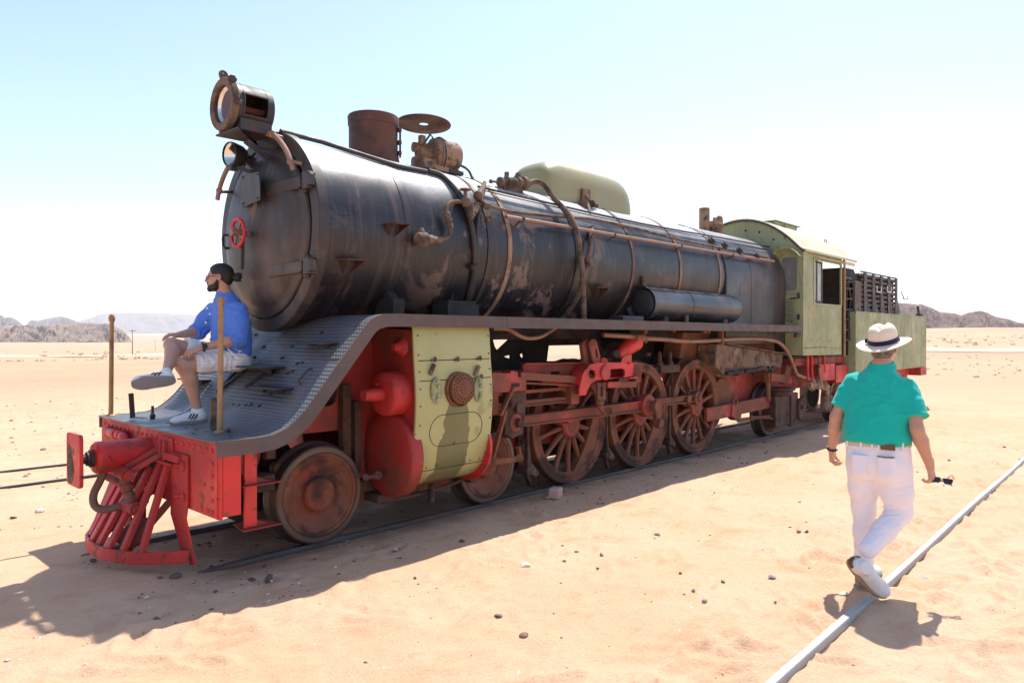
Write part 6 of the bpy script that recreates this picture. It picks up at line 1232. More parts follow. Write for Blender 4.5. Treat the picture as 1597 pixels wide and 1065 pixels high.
def folds(amp, seeds, fine=0.):
    def f(P):
        o = np.zeros(len(P))
        for d, fr, ph, wamp in seeds:
            d = np.array(d, float); d /= np.linalg.norm(d); wv = fbm(P[:, 0]*4+ph, P[:, 2]*4-P[:, 1]*3+ph, 3, int(ph)+2)
            s = np.sin((P @ d)*fr+ph+wv*wamp*1.5); msk = sstep(fbm(P[:, 0]*6+ph*3, P[:, 2]*5+P[:, 1]*6, 2, int(ph)+7), -.12, .22); o += (1-np.abs(s)*1.6)*msk*.9+.35*fbm(P[:, 0]*9+ph*2, P[:, 2]*9+P[:, 1]*7, 3, int(ph))
        return amp*o/len(seeds)
    return f
def shoe(parent, heel, toe, up, m, sole_m, wd=1., stripes=False, heel_patch=False):
    """local x from heel to toe along the sole, z up"""
    heel, toe = Vector(heel), Vector(toe); B = basis(toe-heel, up); Ln = (toe-heel).length; s = Ln/.29
    T = lambda x, y, z: heel+B @ Vector((x*s, y*s*wd, z*s))
    Mx = [[B[i][j] for j in range(3)] for i in range(3)]
    lo = [min(T(x, y, z)[i] for x in (-.03, .32) for y in (-.08, .08) for z in (-.05, .19)) for i in range(3)]; hi = [max(T(x, y, z)[i] for x in (-.03, .32) for y in (-.08, .08) for z in (-.05, .19)) for i in range(3)]
    v = Vol(lo, hi, .0042)
    for c, r, k in (((.045, 0, .055), (.047, .037, .052), .02), ((.12, .002, .052), (.085, .040, .047), .03), ((.205, .004, .034), (.075, .047, .036), .03), ((.245, .006, .028), (.046, .041, .030), .02)): v.ell(T(*c), tuple(q*s for q in r), k, Mx)
    v.cap(T(.055, 0, .06), T(.062, 0, .115), .044*s, .040*s, .02, flat=True); v.plane(T(0, 0, .012), -(B @ Vector((0, 0, 1))))
    sh = skin('shoe', m, parent, [v])
    b = MB(); out = []
    for i in range(28):
        a = 2*math.pi*i/28; ca, sa = math.cos(a), math.sin(a); x = .146+.148*math.copysign(abs(ca)**.8, ca); wy = .044+.012*sstep(np.array(x), .12, .22)-.004*sstep(np.array(x), .22, .30); out.append(T(x, float(wy)*math.copysign(abs(sa)**.75, sa), 0))
    b.prism(out, B @ Vector((0, 0, .026*s))); so_ = pmesh(b, 'sole', sole_m, parent, bevel=.004); so_.parent = sh
    if m is M['shoe'] and stripes:
        b = MB(); b.prism([T(x, y*1.02, z) for x, y, z in [(p_[0], p_[1], p_[2]) for p_ in []]] or [q+B @ Vector((0, 0, .0262*s)) for q in out], B @ Vector((0, 0, .003))); w2 = pmesh(b, 'midsole', M['shoe'], parent, bevel=.001); w2.parent = sh
        b = MB()
        for i in range(3):
            x = .095+i*.026
            for sd in (1, -1):
                pts = [(x+.012, .041, .034), (x+.002, .0425, .05), (x-.010, .040, .068), (x-.020, .034, .082)]
                for j in range(3):
                    (xa, ya, za), (xb, yb, zb) = pts[j], pts[j+1]; b.prism([T(xa, sd*ya, za), T(xa+.013, sd*ya, za), T(xb+.013, sd*yb, zb), T(xb, sd*yb, zb)], B @ Vector((0, sd*.0045, .001)))
        s3 = pmesh(b, 'three_stripes', M['stripe'], parent, sm=None); s3.parent = sh
    if heel_patch:
        b = MB(); arcp = [(.036-.040*math.cos(R(t)), .040*math.sin(R(t))) for t in range(-75, 76, 15)]
        vv = [T(x-.0035*math.cos(0), y*1.02, z) for z in (.04, .07) for x, y in arcp]; k = len(arcp); b.add(vv, [(i, i+1, k+i+1, k+i) for i in range(k-1)]); h_ = pmesh(b, 'heel_patch', M['leather'], parent); h_.parent = sh; sl_ = h_.modifiers.new('t', 'SOLIDIFY'); sl_.thickness = .006; sl_.offset = 1
    return sh

# --- the man walking away, seen from behind
P1 = thing('person', 'man in teal polo shirt, white jeans and straw hat walking away by the rail', 'man', (3.1, -4.16, -.03))
J = dict(pel=V3(3.10, -4.162, .86), wst=V3(3.10, -4.150, .97), ch=V3(3.13, -4.150, 1.22), nb=V3(3.14, -4.160, 1.44), hd=V3(3.20, -4.162, 1.562),
         sL=V3(3.14, -3.972, 1.365), eL=V3(3.07, -3.892, 1.085), wL=V3(3.15, -3.835, .845), sR=V3(3.14, -4.338, 1.33), eR=V3(3.05, -4.402, 1.05), wR=V3(3.17, -4.450, .80),
         hL=V3(3.10, -4.068, .80), kL=V3(3.17, -4.045, .46), aL=V3(3.12, -4.062, .09), hR=V3(3.09, -4.252, .79), kR=V3(3.15, -4.272, .475), aR=V3(2.80, -4.185, .285))
v = Vol((2.6, -4.62, -.06), (3.48, -3.70, 1.78), .0062)
T1, _ = head(v, J['hd'], (1, .05, -.10), (0.06, .03, 1), .97, nb=J['nb'])
v.loft([(J['pel'], .155, .10), (J['wst'], .15, .10), (J['ch'], .165, .105), (V3(3.14, -4.155, 1.33), .13, .075)], (0, 1, 0), .03, flat=False)
v.cap(J['nb'], V3(3.14, -4.16, 1.36), .062, .08, .03)
for s in 'LR':
    v.chain([J['s'+s]+V3(0, (-.012 if s == 'L' else .012), -.03), J['s'+s].lerp(J['e'+s], .5), J['e'+s]], [.044, .047, .040], .02); m_ = J['e'+s].lerp(J['w'+s], .3); v.chain([J['e'+s], m_, J['w'+s]], [.040, .043, .026], .02)
    v.chain([J['h'+s], J['k'+s], J['a'+s]], [.080, .052, .036], .03)
hL_ = hand(J['wL'], (.10, .02, -1), (.35, -1, .1), (1, .2, .2), .95, .98, .02, .9); hR_ = hand(J['wR'], (.18, -.10, -1), (.25, 1, .35), (1, -.1, .35), .85, .98, .02, .8)
skin('body', M['skin_a'], P1, [v, hL_, hR_])
# grey hair under the hat
v = Vol((3.02, -4.28, 1.42), (3.32, -4.04, 1.74), .005); Fm = basis((1, .05, -.10), (.06, .03, 1)); Mx = [[Fm[i][j] for j in range(3)] for i in range(3)]
v.ell(T1(-.018, 0, .04), (.102, .085, .088), .02, Mx); v.ell(T1(-.055, 0, -.02), (.058, .066, .06), .02, Mx); v.plane(T1(.03, 0, 0), Fm @ V3(1, 0, .35)); v.plane(T1(0, 0, -.062), Fm @ V3(.2, 0, -1))
skin('hair', M['greyhair'], P1, [v], folds(.003, [((1, 1, .2), 260, 1, 2), ((0, 1, .5), 330, 2, 2)]))
for s in (1, -1):
    b = MB(); b.ball(T1(.080, s*.031, .008), .0125, 12, 8); e = pmesh(b, 'eye', M['eye'], P1); b = MB(); b.ball(T1(.0905, s*.031, .008), (.004, .0058, .0058), 10, 6); pmesh(b, 'iris', M['iris'], P1).parent = e
# polo shirt
v = Vol((2.85, -4.58, .86), (3.40, -3.74, 1.55), .0062)
v.loft([(V3(3.085, -4.148, .925), .206, .150), (V3(3.09, -4.150, .99), .212, .158), (V3(3.11, -4.150, 1.10), .201, .150), (V3(3.13, -4.152, 1.22), .196, .142), (V3(3.14, -4.155, 1.31), .182, .125), (V3(3.143, -4.157, 1.37), .146, .105), (V3(3.145, -4.158, 1.42), .092, .082)], (0, 1, -.06), .03, sq=2.4)
v.cap(V3(3.14, -4.158, 1.37), V3(3.145, -4.16, 1.43), .095, .070, .05)
for s in 'LR':
    q = J['s'+s].lerp(J['e'+s], .73); d = (J['e'+s]-J['s'+s]).normalized(); rs_ = (.060, .058) if s == 'L' else (.062, .070); v.cap(J['s'+s]+V3(0, (-.012 if s == 'L' else .012), -.026), q, rs_[0], rs_[1], .05, flat=True); v.cap(J['s'+s].lerp(J['e'+s], .4), q, rs_[0]+.002, rs_[1]+.004, .02, flat=True)
    e1 = d.orthogonal().normalized(); e2 = d.cross(e1); rg_ = [q-d*.006+(e1*math.cos(R(t))+e2*math.sin(R(t)))*(rs_[1]+.001) for t in range(0, 361, 12)]; v.chain(rg_, [.0085]*len(rg_), .008)
teal_f = folds(.017, [((.1, .9, 1), 34, 1, 5), ((.2, -.8, 1), 27, 2.5, 6), ((0, 1, .15), 20, 4, 4)])
shirt = skin('polo_shirt', M['teal'], P1, [v], teal_f, it=5)
v = Vol((3.0, -4.30, 1.38), (3.30, -4.02, 1.54), .0045)
for i in range(49):
    a = math.pi*(.14+1.72*i/48); p = V3(3.146+.068*math.cos(a), -4.161+.069*math.sin(a), 1.470+.014*math.cos(a)); v.cap(p, p+V3(.018*math.cos(a), .018*math.sin(a), -.034), .0075, .007, .010)
skin('collar', M['teal'], P1, [v], folds(.002, [((0, 1, 1), 60, 1, 4)]))
# white jeans
v = Vol((2.6, -4.48, .03), (3.42, -3.85, 1.0), .0062)
v.loft([(V3(3.092, -4.165, .70), .172, .118), (V3(3.088, -4.160, .80), .198, .142), (V3(3.092, -4.156, .88), .198, .138), (V3(3.098, -4.152, .955), .190, .126)], (0, 1, -.03), .03, sq=2.5)
v.ell((3.02, -4.095, .79), (.085, .085, .095), .04); v.ell((3.02, -4.24, .785), (.085, .085, .095), .04)
v.chain([J['hL']+V3(0, 0, -.04), V3(3.13, -4.055, .62), J['kL'], V3(3.155, -4.055, .30), J['aL']+V3(.0, 0, .02)], [.110, .095, .073, .070, .062], .035)
v.chain([J['hR']+V3(0, 0, -.04), V3(3.11, -4.265, .62), J['kR'], J['kR'].lerp(J['aR'], .5), J['aR']+V3(0, 0, .0)], [.112, .100, .077, .070, .060], .035)
v.plane(J['aL']+V3(0, 0, .0), (0, 0, -1)) if False else None
jean_f0 = folds(.0085, [((.1, .35, 1), 88, 1, 7), ((.3, -.5, 1), 70, 3, 7), ((.2, .2, 1), 120, 5, 6)])
def jean_f(P):
    knee = np.exp(-((P[:, 2]-.47)/.13)**2)+.8*np.exp(-((P[:, 2]-.14)/.09)**2)+.6*np.exp(-((P[:, 2]-.68)/.07)**2); return jean_f0(P)*(.15+1.3*knee)
jeans = skin('jeans', M['whitejean'], P1, [v], jean_f)
M['denimline'] = cloth_mat('denim_seam', (.60, .53, .56))
for yc, nm in ((-4.245, 'jeans_pocket'), (-4.085, 'jeans_pocket')):
    v = Vol((2.88, yc-.09, .68), (3.06, yc+.09, .90), .004); v.loft([(V3(3.022, yc, .715), .030, .096), (V3(3.02, yc, .74), .056, .105), (V3(3.03, yc, .86), .060, .104)], (0, 1, 0), .008, sq=5); v.ell((3.02, yc*.5-4.165*.5+.0, .79), (.02, .02, .02), .01)
    pk = skin(nm, M['whitejean'], P1, [v], lambda P: np.full(len(P), .0))
b = MB(); b.tube([V3(2.928, -4.300, .872), V3(2.922, -4.25, .868), V3(2.926, -4.20, .870)], .004, 5); pmesh(b, 'wallet_edge', M['leather'], P1)
v = Vol((2.9, -4.42, .88), (3.3, -3.9, 1.0), .0045); v.loft([(V3(3.097, -4.155, .915), .203, .142), (V3(3.098, -4.153, .952), .199, .137)], (0, 1, -.03), .01, sq=2.5); bl = skin('belt', M['belt'], P1, [v])
b = MB(); b.prism([V3(2.953, -4.30, .912), V3(2.951, -4.215, .912), V3(2.954, -4.215, .952), V3(2.956, -4.30, .952)], (-.009, 0, 0)); pmesh(b, 'belt_patch', M['leather'], P1, bevel=.002).parent = bl
b = MB()
for y in (-4.33, -4.20, -4.16, -4.09, -3.99): x_ = 3.098-.140*(1-(abs(y+4.155)/.205)**2.5)**.4; b.box((x_-.004, y, .934), (.012, .012, .056))
pmesh(b, 'belt_loop', M['whitejean'], P1)
# shoes: one on the ground beyond the rail, one leaving it
s1 = shoe(P1, PZ(1338, 909, .0), PZ(1340, 908, .0)+V3(.285, -.035, .0), (0, 0, 1), M['shoe'], M['greysole'], 1.0)
s2 = shoe(P1, PX(1321, 873, 2.70), PX(1380, 929, 2.83), (-.62, -.25, .55), M['shoe'], M['tansole'], 1.0, heel_patch=True)
# wristband, hat
b = MB(); d = (J['wL']-J['eL']).normalized(); b.torus(J['wL']-d*.012, d, .031, .0085, 24, 6); pmesh(b, 'wristwatch', M['blackp'], P1, sm=60)
HC = T1(-.012, 0, .050); HU = Vector((-.30, .06, 1)).normalized(); HX = V3(1, 0, 0)-HU*HU.x; HB = basis(HX, HU)
def hatp(r, a, z, sx=1., sy=1.): return HC+HB @ V3(r*math.cos(a)*sx, r*math.sin(a)*sy, z)
b = MB(); n_ = 64; rows = []
prof = [(.180, -.012), (.182, -.008), (.170, .000), (.150, .002), (.125, -.002), (.108, .0), (.102, .006), (.100, .03), (.097, .06), (.091, .09), (.079, .112), (.060, .122), (.034, .116), (0.001, .104)]
vs = []
for r, z in prof:
    for i in range(n_):
        a = 2*math.pi*i/n_; zz = z; rr_ = r
        if r > .105: zz += -.016*math.cos(2*a)*((r-.105)/.09)+.018*((r-.105)/.09)*math.cos(a)*-1
        if z > .08: zz -= .020*math.exp(-((a-math.pi) % (2*math.pi)-math.pi)**2*0)*max(0, math.cos(a))*0+.018*math.exp(-((math.sin(a)*r)/.018)**2)*(1 if r > .02 else 1)
        if .03 < z < .12: rr_ -= .012*max(0, math.cos(a))**2*(1 if abs(math.sin(a)) > .25 else .3)
        vs.append(hatp(rr_, a, zz, 1.08, .93))
b.add(vs, [(j*n_+i, j*n_+(i+1) % n_, (j+1)*n_+(i+1) % n_, (j+1)*n_+i) for j in range(len(prof)-1) for i in range(n_)])
hat = pmesh(b, 'straw_hat', M['straw'], P1, sm=70); sd = hat.modifiers.new('thick', 'SOLIDIFY'); sd.thickness = .004
b = MB(); b.add([hatp(r, 2*math.pi*i/n_, z, 1.08, .93) for r, z in ((.106, .006), (.1075, .008), (.1055, .036), (.104, .037)) for i in range(n_)], [(j*n_+i, j*n_+(i+1) % n_, (j+1)*n_+(i+1) % n_, (j+1)*n_+i) for j in range(3) for i in range(n_)]); b.box(hatp(.108, R(100), .022, 1.08, .93), (.03, .02, .03)); hbnd = pmesh(b, 'hat_band', M['navy'], P1, sm=60); hbnd.parent = hat
# folded sunglasses held in his right hand: a thing of its own
G = thing('sunglasses', 'black folded sunglasses held in the walking man\'s right hand', 'sunglasses', tuple(J['wR']+V3(.05, -.03, -.10)))
g0 = J['wR']+V3(.03, -.055, -.085); b = MB()
GB = basis((.35, -1, -.12), (.5, .1, 1)); gp = lambda x, y, z: g0+GB @ V3(x, y, z)
fr = None
for s in (0, 1):
    b = MB(); cx_ = -.028+s*.068; o_ = [(cx_+x, z) for x, z in [(-.027, .018), (.027, .018), (.029, .0), (.02, -.02), (-.016, -.021), (-.027, -.004)]]; i_ = [(cx_+(x-cx_)*.82, z*.8) for x, z in o_]
    b.prism([gp(x, 0, z) for x, z in o_], GB @ V3(0, .006, 0), [[gp(x, 0, z) for x, z in i_]]); b.bar(gp(.004, .003, .008), gp(.014, .003, .008), .006, .006); f_ = pmesh(b, 'frame', M['blackp'], G, bevel=.0015)
    b = MB(); b.prism([gp(x, .002, z) for x, z in i_], GB @ V3(0, .002, 0)); pmesh(b, 'lens', M['lens'], G)
b = MB(); b.tube([gp(-.055, .002, .012), gp(-.05, .012, .010), gp(.02, .016, .0), gp(.07, .018, -.02)], .0035, 6); pmesh(b, 'temple_arm', M['blackp'], G); b = MB(); b.tube([gp(.068, .002, .012), gp(.066, .02, .010), (gp(.0, .024, .0)), gp(-.05, .026, -.018)], .0035, 6); pmesh(b, 'temple_arm', M['blackp'], G)
b = MB(); b.tube([gp(.03, .02, .0), gp(.045, .0, .03), gp(.06, -.004, .045), gp(.075, -.002, .02)], .003, 5); pmesh(b, 'red_cord', M['red'], G)

# --- the man seated on the apron step
P2 = thing('person', 'bearded man in blue shirt sitting cross-legged on the front of the locomotive', 'man', (.70, .40, 1.37))
K = dict(pel=V3(.74, .42, 1.47), nb=V3(.715, .43, 2.02), hd=V3(.66, .42, 2.165), sN=V3(.755, .235, 1.925), eN=V3(.715, .185, 1.645), wN=V3(.415, .235, 1.578), sF=V3(.69, .61, 1.935), eF=V3(.60, .70, 1.715), wF=V3(.40, .62, 1.685),
         hN=V3(.73, .325, 1.455), kN=V3(.305, .315, 1.435), aN=V3(.415, .305, 1.075), hF=V3(.73, .51, 1.46), kF=V3(.285, .49, 1.60))
K['aF'] = PY(262, 575, .20)
HF, HUp = V3(-1, .62, -.02), V3(.06, 0, 1)
v = Vol((-.15, .02, .96), (1.0, .88, 2.36), .0062)
T2, _ = head(v, K['hd'], HF, HUp, .97, nb=K['nb'])
v.loft([(K['pel'], .155, .11), (V3(.75, .42, 1.62), .15, .11), (V3(.75, .425, 1.80), .165, .11), (V3(.72, .43, 1.96), .12, .08)], (.1, 1, 0), .03, flat=False)
for s in 'NF':
    v.chain([K['s'+s]+V3(0, .02 if s == 'N' else -.02, -.04), K['e'+s]], [.048, .042], .02); m_ = K['e'+s].lerp(K['w'+s], .3); v.chain([K['e'+s], m_, K['w'+s]], [.043, .044, .027], .02)
    cf = K['k'+s].lerp(K['a'+s], .32)+V3(.022, 0, 0); v.chain([K['h'+s], K['h'+s].lerp(K['k'+s], .6), K['k'+s]], [.088, .078, .058], .03); v.chain([K['k'+s], cf, K['a'+s]], [.056, .058, .034], .025)
v.cap(K['aN'], V3(.40, .305, 1.01), .035, .035, .01); 
hN_ = hand(K['wN'], (-1, .30, -.42), (-.2, .5, -1), (-.2, 1, .3), .45, 1.0, .03, .6); hF_ = hand(K['wF'], (-1, -.12, -.02), (.05, -.1, -1), (-.3, -1, 0), .42, 1.0, .05, .4)
skin('body', M['skin_b'], P2, [v, hN_, hF_])
# dark hair drawn back into a bun, beard
Fm = basis(HF, HUp); Mx = [[Fm[i][j] for j in range(3)] for i in range(3)]
v = Vol(np.array(T2(0, 0, 0))-.24, np.array(T2(0, 0, 0))+.24, .0045)
v.ell(T2(-.014, 0, .047), (.103, .081, .088), .02, Mx); v.ell(T2(-.058, 0, -.005), (.050, .064, .058), .02, Mx); v.plane(T2(.062, 0, .045), Fm @ V3(1, 0, -.42))
v.plane(T2(-.02, 0, -.055), Fm @ V3(.35, 0, -1)); X, Y, Z = np.meshgrid(*v.ax, indexing='ij'); o_ = np.array(T2(0, 0, 0)); lx = (X-o_[0])*Fm[0][0]+(Y-o_[1])*Fm[1][0]+(Z-o_[2])*Fm[2][0]; lz = (X-o_[0])*Fm[0][2]+(Y-o_[1])*Fm[1][2]+(Z-o_[2])*Fm[2][2]
v.f = np.maximum(v.f, np.minimum(lx+.012, .028-lz)); del X, Y, Z, lx, lz
v.ell(T2(-.145, .0, .012), (.034, .033, .040), .008, Mx); v.ell(T2(-.16, -.01, .035), (.018, .02, .018), .012, Mx); v.cap(T2(-.08, 0, .012), T2(-.13, 0, .010), .034, .028, .012)
for dx, dy, dz in ((-.192, .012, .05), (-.188, -.02, .016), (-.178, .006, -.03)): v.cap(T2(-.15, 0, .015), T2(dx, dy, dz), .012, .004, .01)
hair = skin('hair', M['hair'], P2, [v], folds(.0028, [((1, .2, .6), 300, 1, 3), ((.3, 1, .2), 260, 2, 3)]))
v = Vol(np.array(T2(.04, 0, -.06))-.14, np.array(T2(.04, 0, -.06))+.14, .004)
v.ell(T2(.036, 0, -.070), (.056, .057, .044), .02, Mx); v.ell(T2(.084, 0, -.092), (.022, .028, .026), .02, Mx); v.ell(T2(.100, 0, -.041), (.012, .030, .0065), .006, Mx); v.cap(T2(.008, .064, -.02), T2(.03, .055, -.07), .012, .018, .02); v.cap(T2(.008, -.064, -.02), T2(.03, -.055, -.07), .012, .018, .02)
v.ell(T2(.103, 0, -.054), (.012, .020, .007), .004, Mx, cut=True); v.ell(T2(.03, 0, -.012), (.074, .062, .040), .02, Mx, cut=True); v.plane(T2(-.002, 0, 0), Fm @ V3(-1, 0, 0))
skin('beard', M['hair'], P2, [v], folds(.002, [((1, .2, .6), 400, 1, 3), ((.3, 1, .2), 350, 2, 3)]))
b = MB(); fr = []
for s in (1, -1):
    q = [T2(.112-.010*abs(y)/.05, s*(.006+y), z) for y, z in ((.004, .016), (.052, .020), (.056, .004), (.044, -.014), (.016, -.014))]; b.prism(q, Fm @ V3(.004, 0, 0))
    b.tube([T2(.106, s*.060, .016), T2(.06, s*.078, .014), T2(.0, s*.082, .012), T2(-.01, s*.082, .0)], .0028, 6)
b.bar(T2(.112, -.012, .012), T2(.112, .012, .012), .005, .005); pmesh(b, 'sunglasses', M['blackp'], P2, bevel=.001)
# shirt with rolled sleeves and an open collar
v = Vol((.40, .0, 1.36), (1.02, .88, 2.12), .0062)
v.loft([(V3(.735, .425, 1.415), .200, .165), (V3(.75, .425, 1.52), .205, .168), (V3(.765, .425, 1.66), .205, .155), (V3(.765, .425, 1.80), .212, .146), (V3(.745, .428, 1.89), .190, .122), (V3(.730, .43, 1.95), .140, .098), (V3(.722, .43, 1.985), .095, .085)], (.12, 1, 0), .035, sq=2.35)
v.cap(V3(.73, .43, 1.95), V3(.712, .43, 2.015), .10, .078, .05)
for s, f_ in (('N', 1.0), ('F', 1.0)):
    v.chain([K['s'+s]+V3(-.005, .02 if s == 'N' else -.02, -.035), K['s'+s].lerp(K['e'+s], .6)], [.072, .072], .06); e = K['e'+s]; d = (K['w'+s]-e).normalized(); v.cap(K['s'+s].lerp(e, .5), e, .076, .070, .03); v.cap(e, e+d*.055, .068, .062, .02, flat=True)
v.cap(V3(.62, .42, 1.44), V3(.47, .44, 1.50), .08, .05, .05, flat=True)
blue_f = folds(.022, [((.6, .4, 1), 36, 1, 6), ((-.6, .2, 1), 29, 3, 6), ((.3, 1, .3), 22, 5, 5)])
bs = skin('blue_shirt', M['blue'], P2, [v], blue_f, it=4)
v = Vol((.56, .28, 1.93), (.88, .58, 2.12), .0045)
for i in range(55):
    a = math.pi*(.90+1.70*i/54)-math.pi*.65; p = V3(.712-.068*math.cos(a-.2), .43+.070*math.sin(a-.2), 2.030-.014*math.cos(a)); v.cap(p, p+V3(-.024*math.cos(a-.2), .024*math.sin(a-.2), -.040), .0075, .007, .010)
skin('collar', M['blue'], P2, [v], folds(.002, [((0, 1, 1), 60, 1, 4)]))
b = MB()
for px, py in ((327, 465), (328, 487), (324, 478), (322, 500)): p = PY(px, py, .36); b.lathe(p, (-.6, -.8, 0), [(.008, 0), (.008, .004), (0, .005)], 10)
pmesh(b, 'shirt_buttons', M['white_paint'], P2).parent = bs
for s in 'NF':
    e = K['e'+s]; d = (K['w'+s]-e).normalized(); v = Vol(np.array(e)-.16, np.array(e)+.16, .005); v.cap(e+d*.025, e+d*.068, .070, .066, .01, flat=True, flat0=True); skin('rolled_cuff', M['blue'], P2, [v], folds(.004, [((1, .4, .3), 70, 2, 4)]))
# striped shorts
v = Vol((.25, .10, 1.30), (1.0, .74, 1.72), .0062)
v.loft([(V3(.755, .42, 1.405), .195, .160), (V3(.75, .42, 1.47), .20, .165), (V3(.75, .42, 1.58), .19, .15)], (.1, 1, 0), .03)
for s, t_ in (('N', .80), ('F', .78)): q = K['h'+s].lerp(K['k'+s], t_); v.cap(K['h'+s], q, .110, .098, .045, flat=True)
v.plane((0, 0, 1.375), (.0, 0, -1)) 
skin('shorts', M['shorts'], P2, [v], folds(.011, [((1, .3, .2), 42, 1, 6), ((.8, -.4, .6), 33, 3, 6)]))
b = MB(); d = (K['wN']-K['eN']).normalized(); b.torus(K['wN']-d*.02, d, .033, .008, 24, 6); wc = K['wN']-d*.02+V3(0, -.034, .008); b.lathe(wc, (0, -1, .2), [(.021, -.004), (.021, .006), (.017, .009), (0, .009)], 20); pmesh(b, 'wristwatch', M['blackp'], P2, sm=50)
shoe(P2, PZ(323, 653, .972), PZ(267.5, 657, .972), (0, 0, 1), M['shoe'], M['greysole'], 1.0, stripes=True)
shoe(P2, PY(276, 590, .10), PY(208.5, 596, .16), (-.08, .86, .48), M['shoe'], M['greysole'], 1.0, stripes=True)
for a, b_ in ((K['aN'], V3(.405, .305, 1.04)), (K['aF'], K['aF']+(K['aF']-K['kF']).normalized()*.04)):
    v = Vol(np.array(a)-.12, np.array(a)+.12, .005); v.cap(a, b_, .040, .042, .01, flat0=True); skin('sock', M['shoe'], P2, [v], folds(.002, [((0, 0, 1), 160, 1, 3)]))
P2.location = P2.location+V3(-.105, -.22, -.010); P2.scale = (.975, .975, .975)
# ------------------------------------------------------------------ stones, posts, scrub
def stone_mesh(seed, flat=.6):
    r_ = random.Random(seed); bm = bmesh.new(); bmesh.ops.create_icosphere(bm, subdivisions=2, radius=1)
    o = Vector((r_.random()*50, r_.random()*50, 0)); cuts = [(Vector((r_.gauss(0, 1), r_.gauss(0, 1), r_.gauss(0, .7))).normalized(), r_.uniform(.55, .85)) for _ in range(7)]
    for v in bm.verts:
        p = v.co*(1+.35*mnoise.noise(v.co*1.3+o))
        for n_, d in cuts:
            k = p.dot(n_)-d
            if k > 0: p -= n_*k
        v.co = Vector((p.x, p.y*r_.uniform(.98, 1.0), p.z*flat))
    me = bpy.data.meshes.new('stone'); bm.to_mesh(me); bm.free(); return me
SM = [stone_mesh(i, (.55, .7, .45, .8)[i % 4]) for i in range(10)]
M['st_dark'] = pmat('dark_stone', (.12, .085, .07), .85, 0, [((.20, .12, .08), 20, .5, .7, (1, 1, 1), .6)], (60, .4, .004), .3); M['st_brown'] = pmat('brown_stone', (.24, .13, .085), .85, 0, [((.38, .25, .16), 20, .5, .7, (1, 1, 1), .6)], (60, .4, .004), .25)
M['st_grey'] = pmat('grey_stone', (.22, .20, .20), .8, 0, [((.40, .30, .22), 20, .5, .7, (1, 1, 1), .6)], (60, .4, .004), .25); M['st_pale'] = pmat('pale_stone', (.62, .53, .46), .8, 0, [((.45, .32, .22), 20, .55, .75, (1, 1, 1), .6)], (60, .4, .004), .1); M['st_pink'] = pmat('pinkish_stone', (.50, .34, .27), .85, 0, [((.34, .2, .14), 14, .5, .75, (1, 1, 1), .6)], (60, .4, .004), .15)
def stone(px, py, wpx, m, label, group='stones lying on the sand', hz=1.):
    p = PZ(px, py, -.04); z = float(ground_z(p.x, p.y)); p = PZ(px, py, z); z = float(ground_z(p.x, p.y)); dep = (p-CAM).dot(FW); s = wpx*dep/FOC/2
    me = random.choice(SM); o = bpy.data.objects.new('stone', me.copy()); COL.objects.link(o); o.data.materials.append(M[m]); o.location = (p.x, p.y, z+s*.25*hz); o.scale = (s*random.uniform(.95, 1.15), s*random.uniform(.7, 1), s*random.uniform(.7, .95)*hz); o.rotation_euler = (random.uniform(-.3, .3), random.uniform(-.3, .3), random.uniform(0, 6.3)); tag(o, label, 'stone', group); return o
b0 = PZ(866, 775, -.03); bl = MB(); bl.box((0, 0, .05), (.20, .12, .11)); blk = bl.build('broken_block', M['st_pink'], None, bevel=.02, seg=3); blk.location = (b0.x, b0.y, float(ground_z(b0.x, b0.y))); blk.rotation_euler = (.05, .08, .5); tag(blk, 'pale pinkish block of broken masonry beside the rail in the engine shade', 'block')
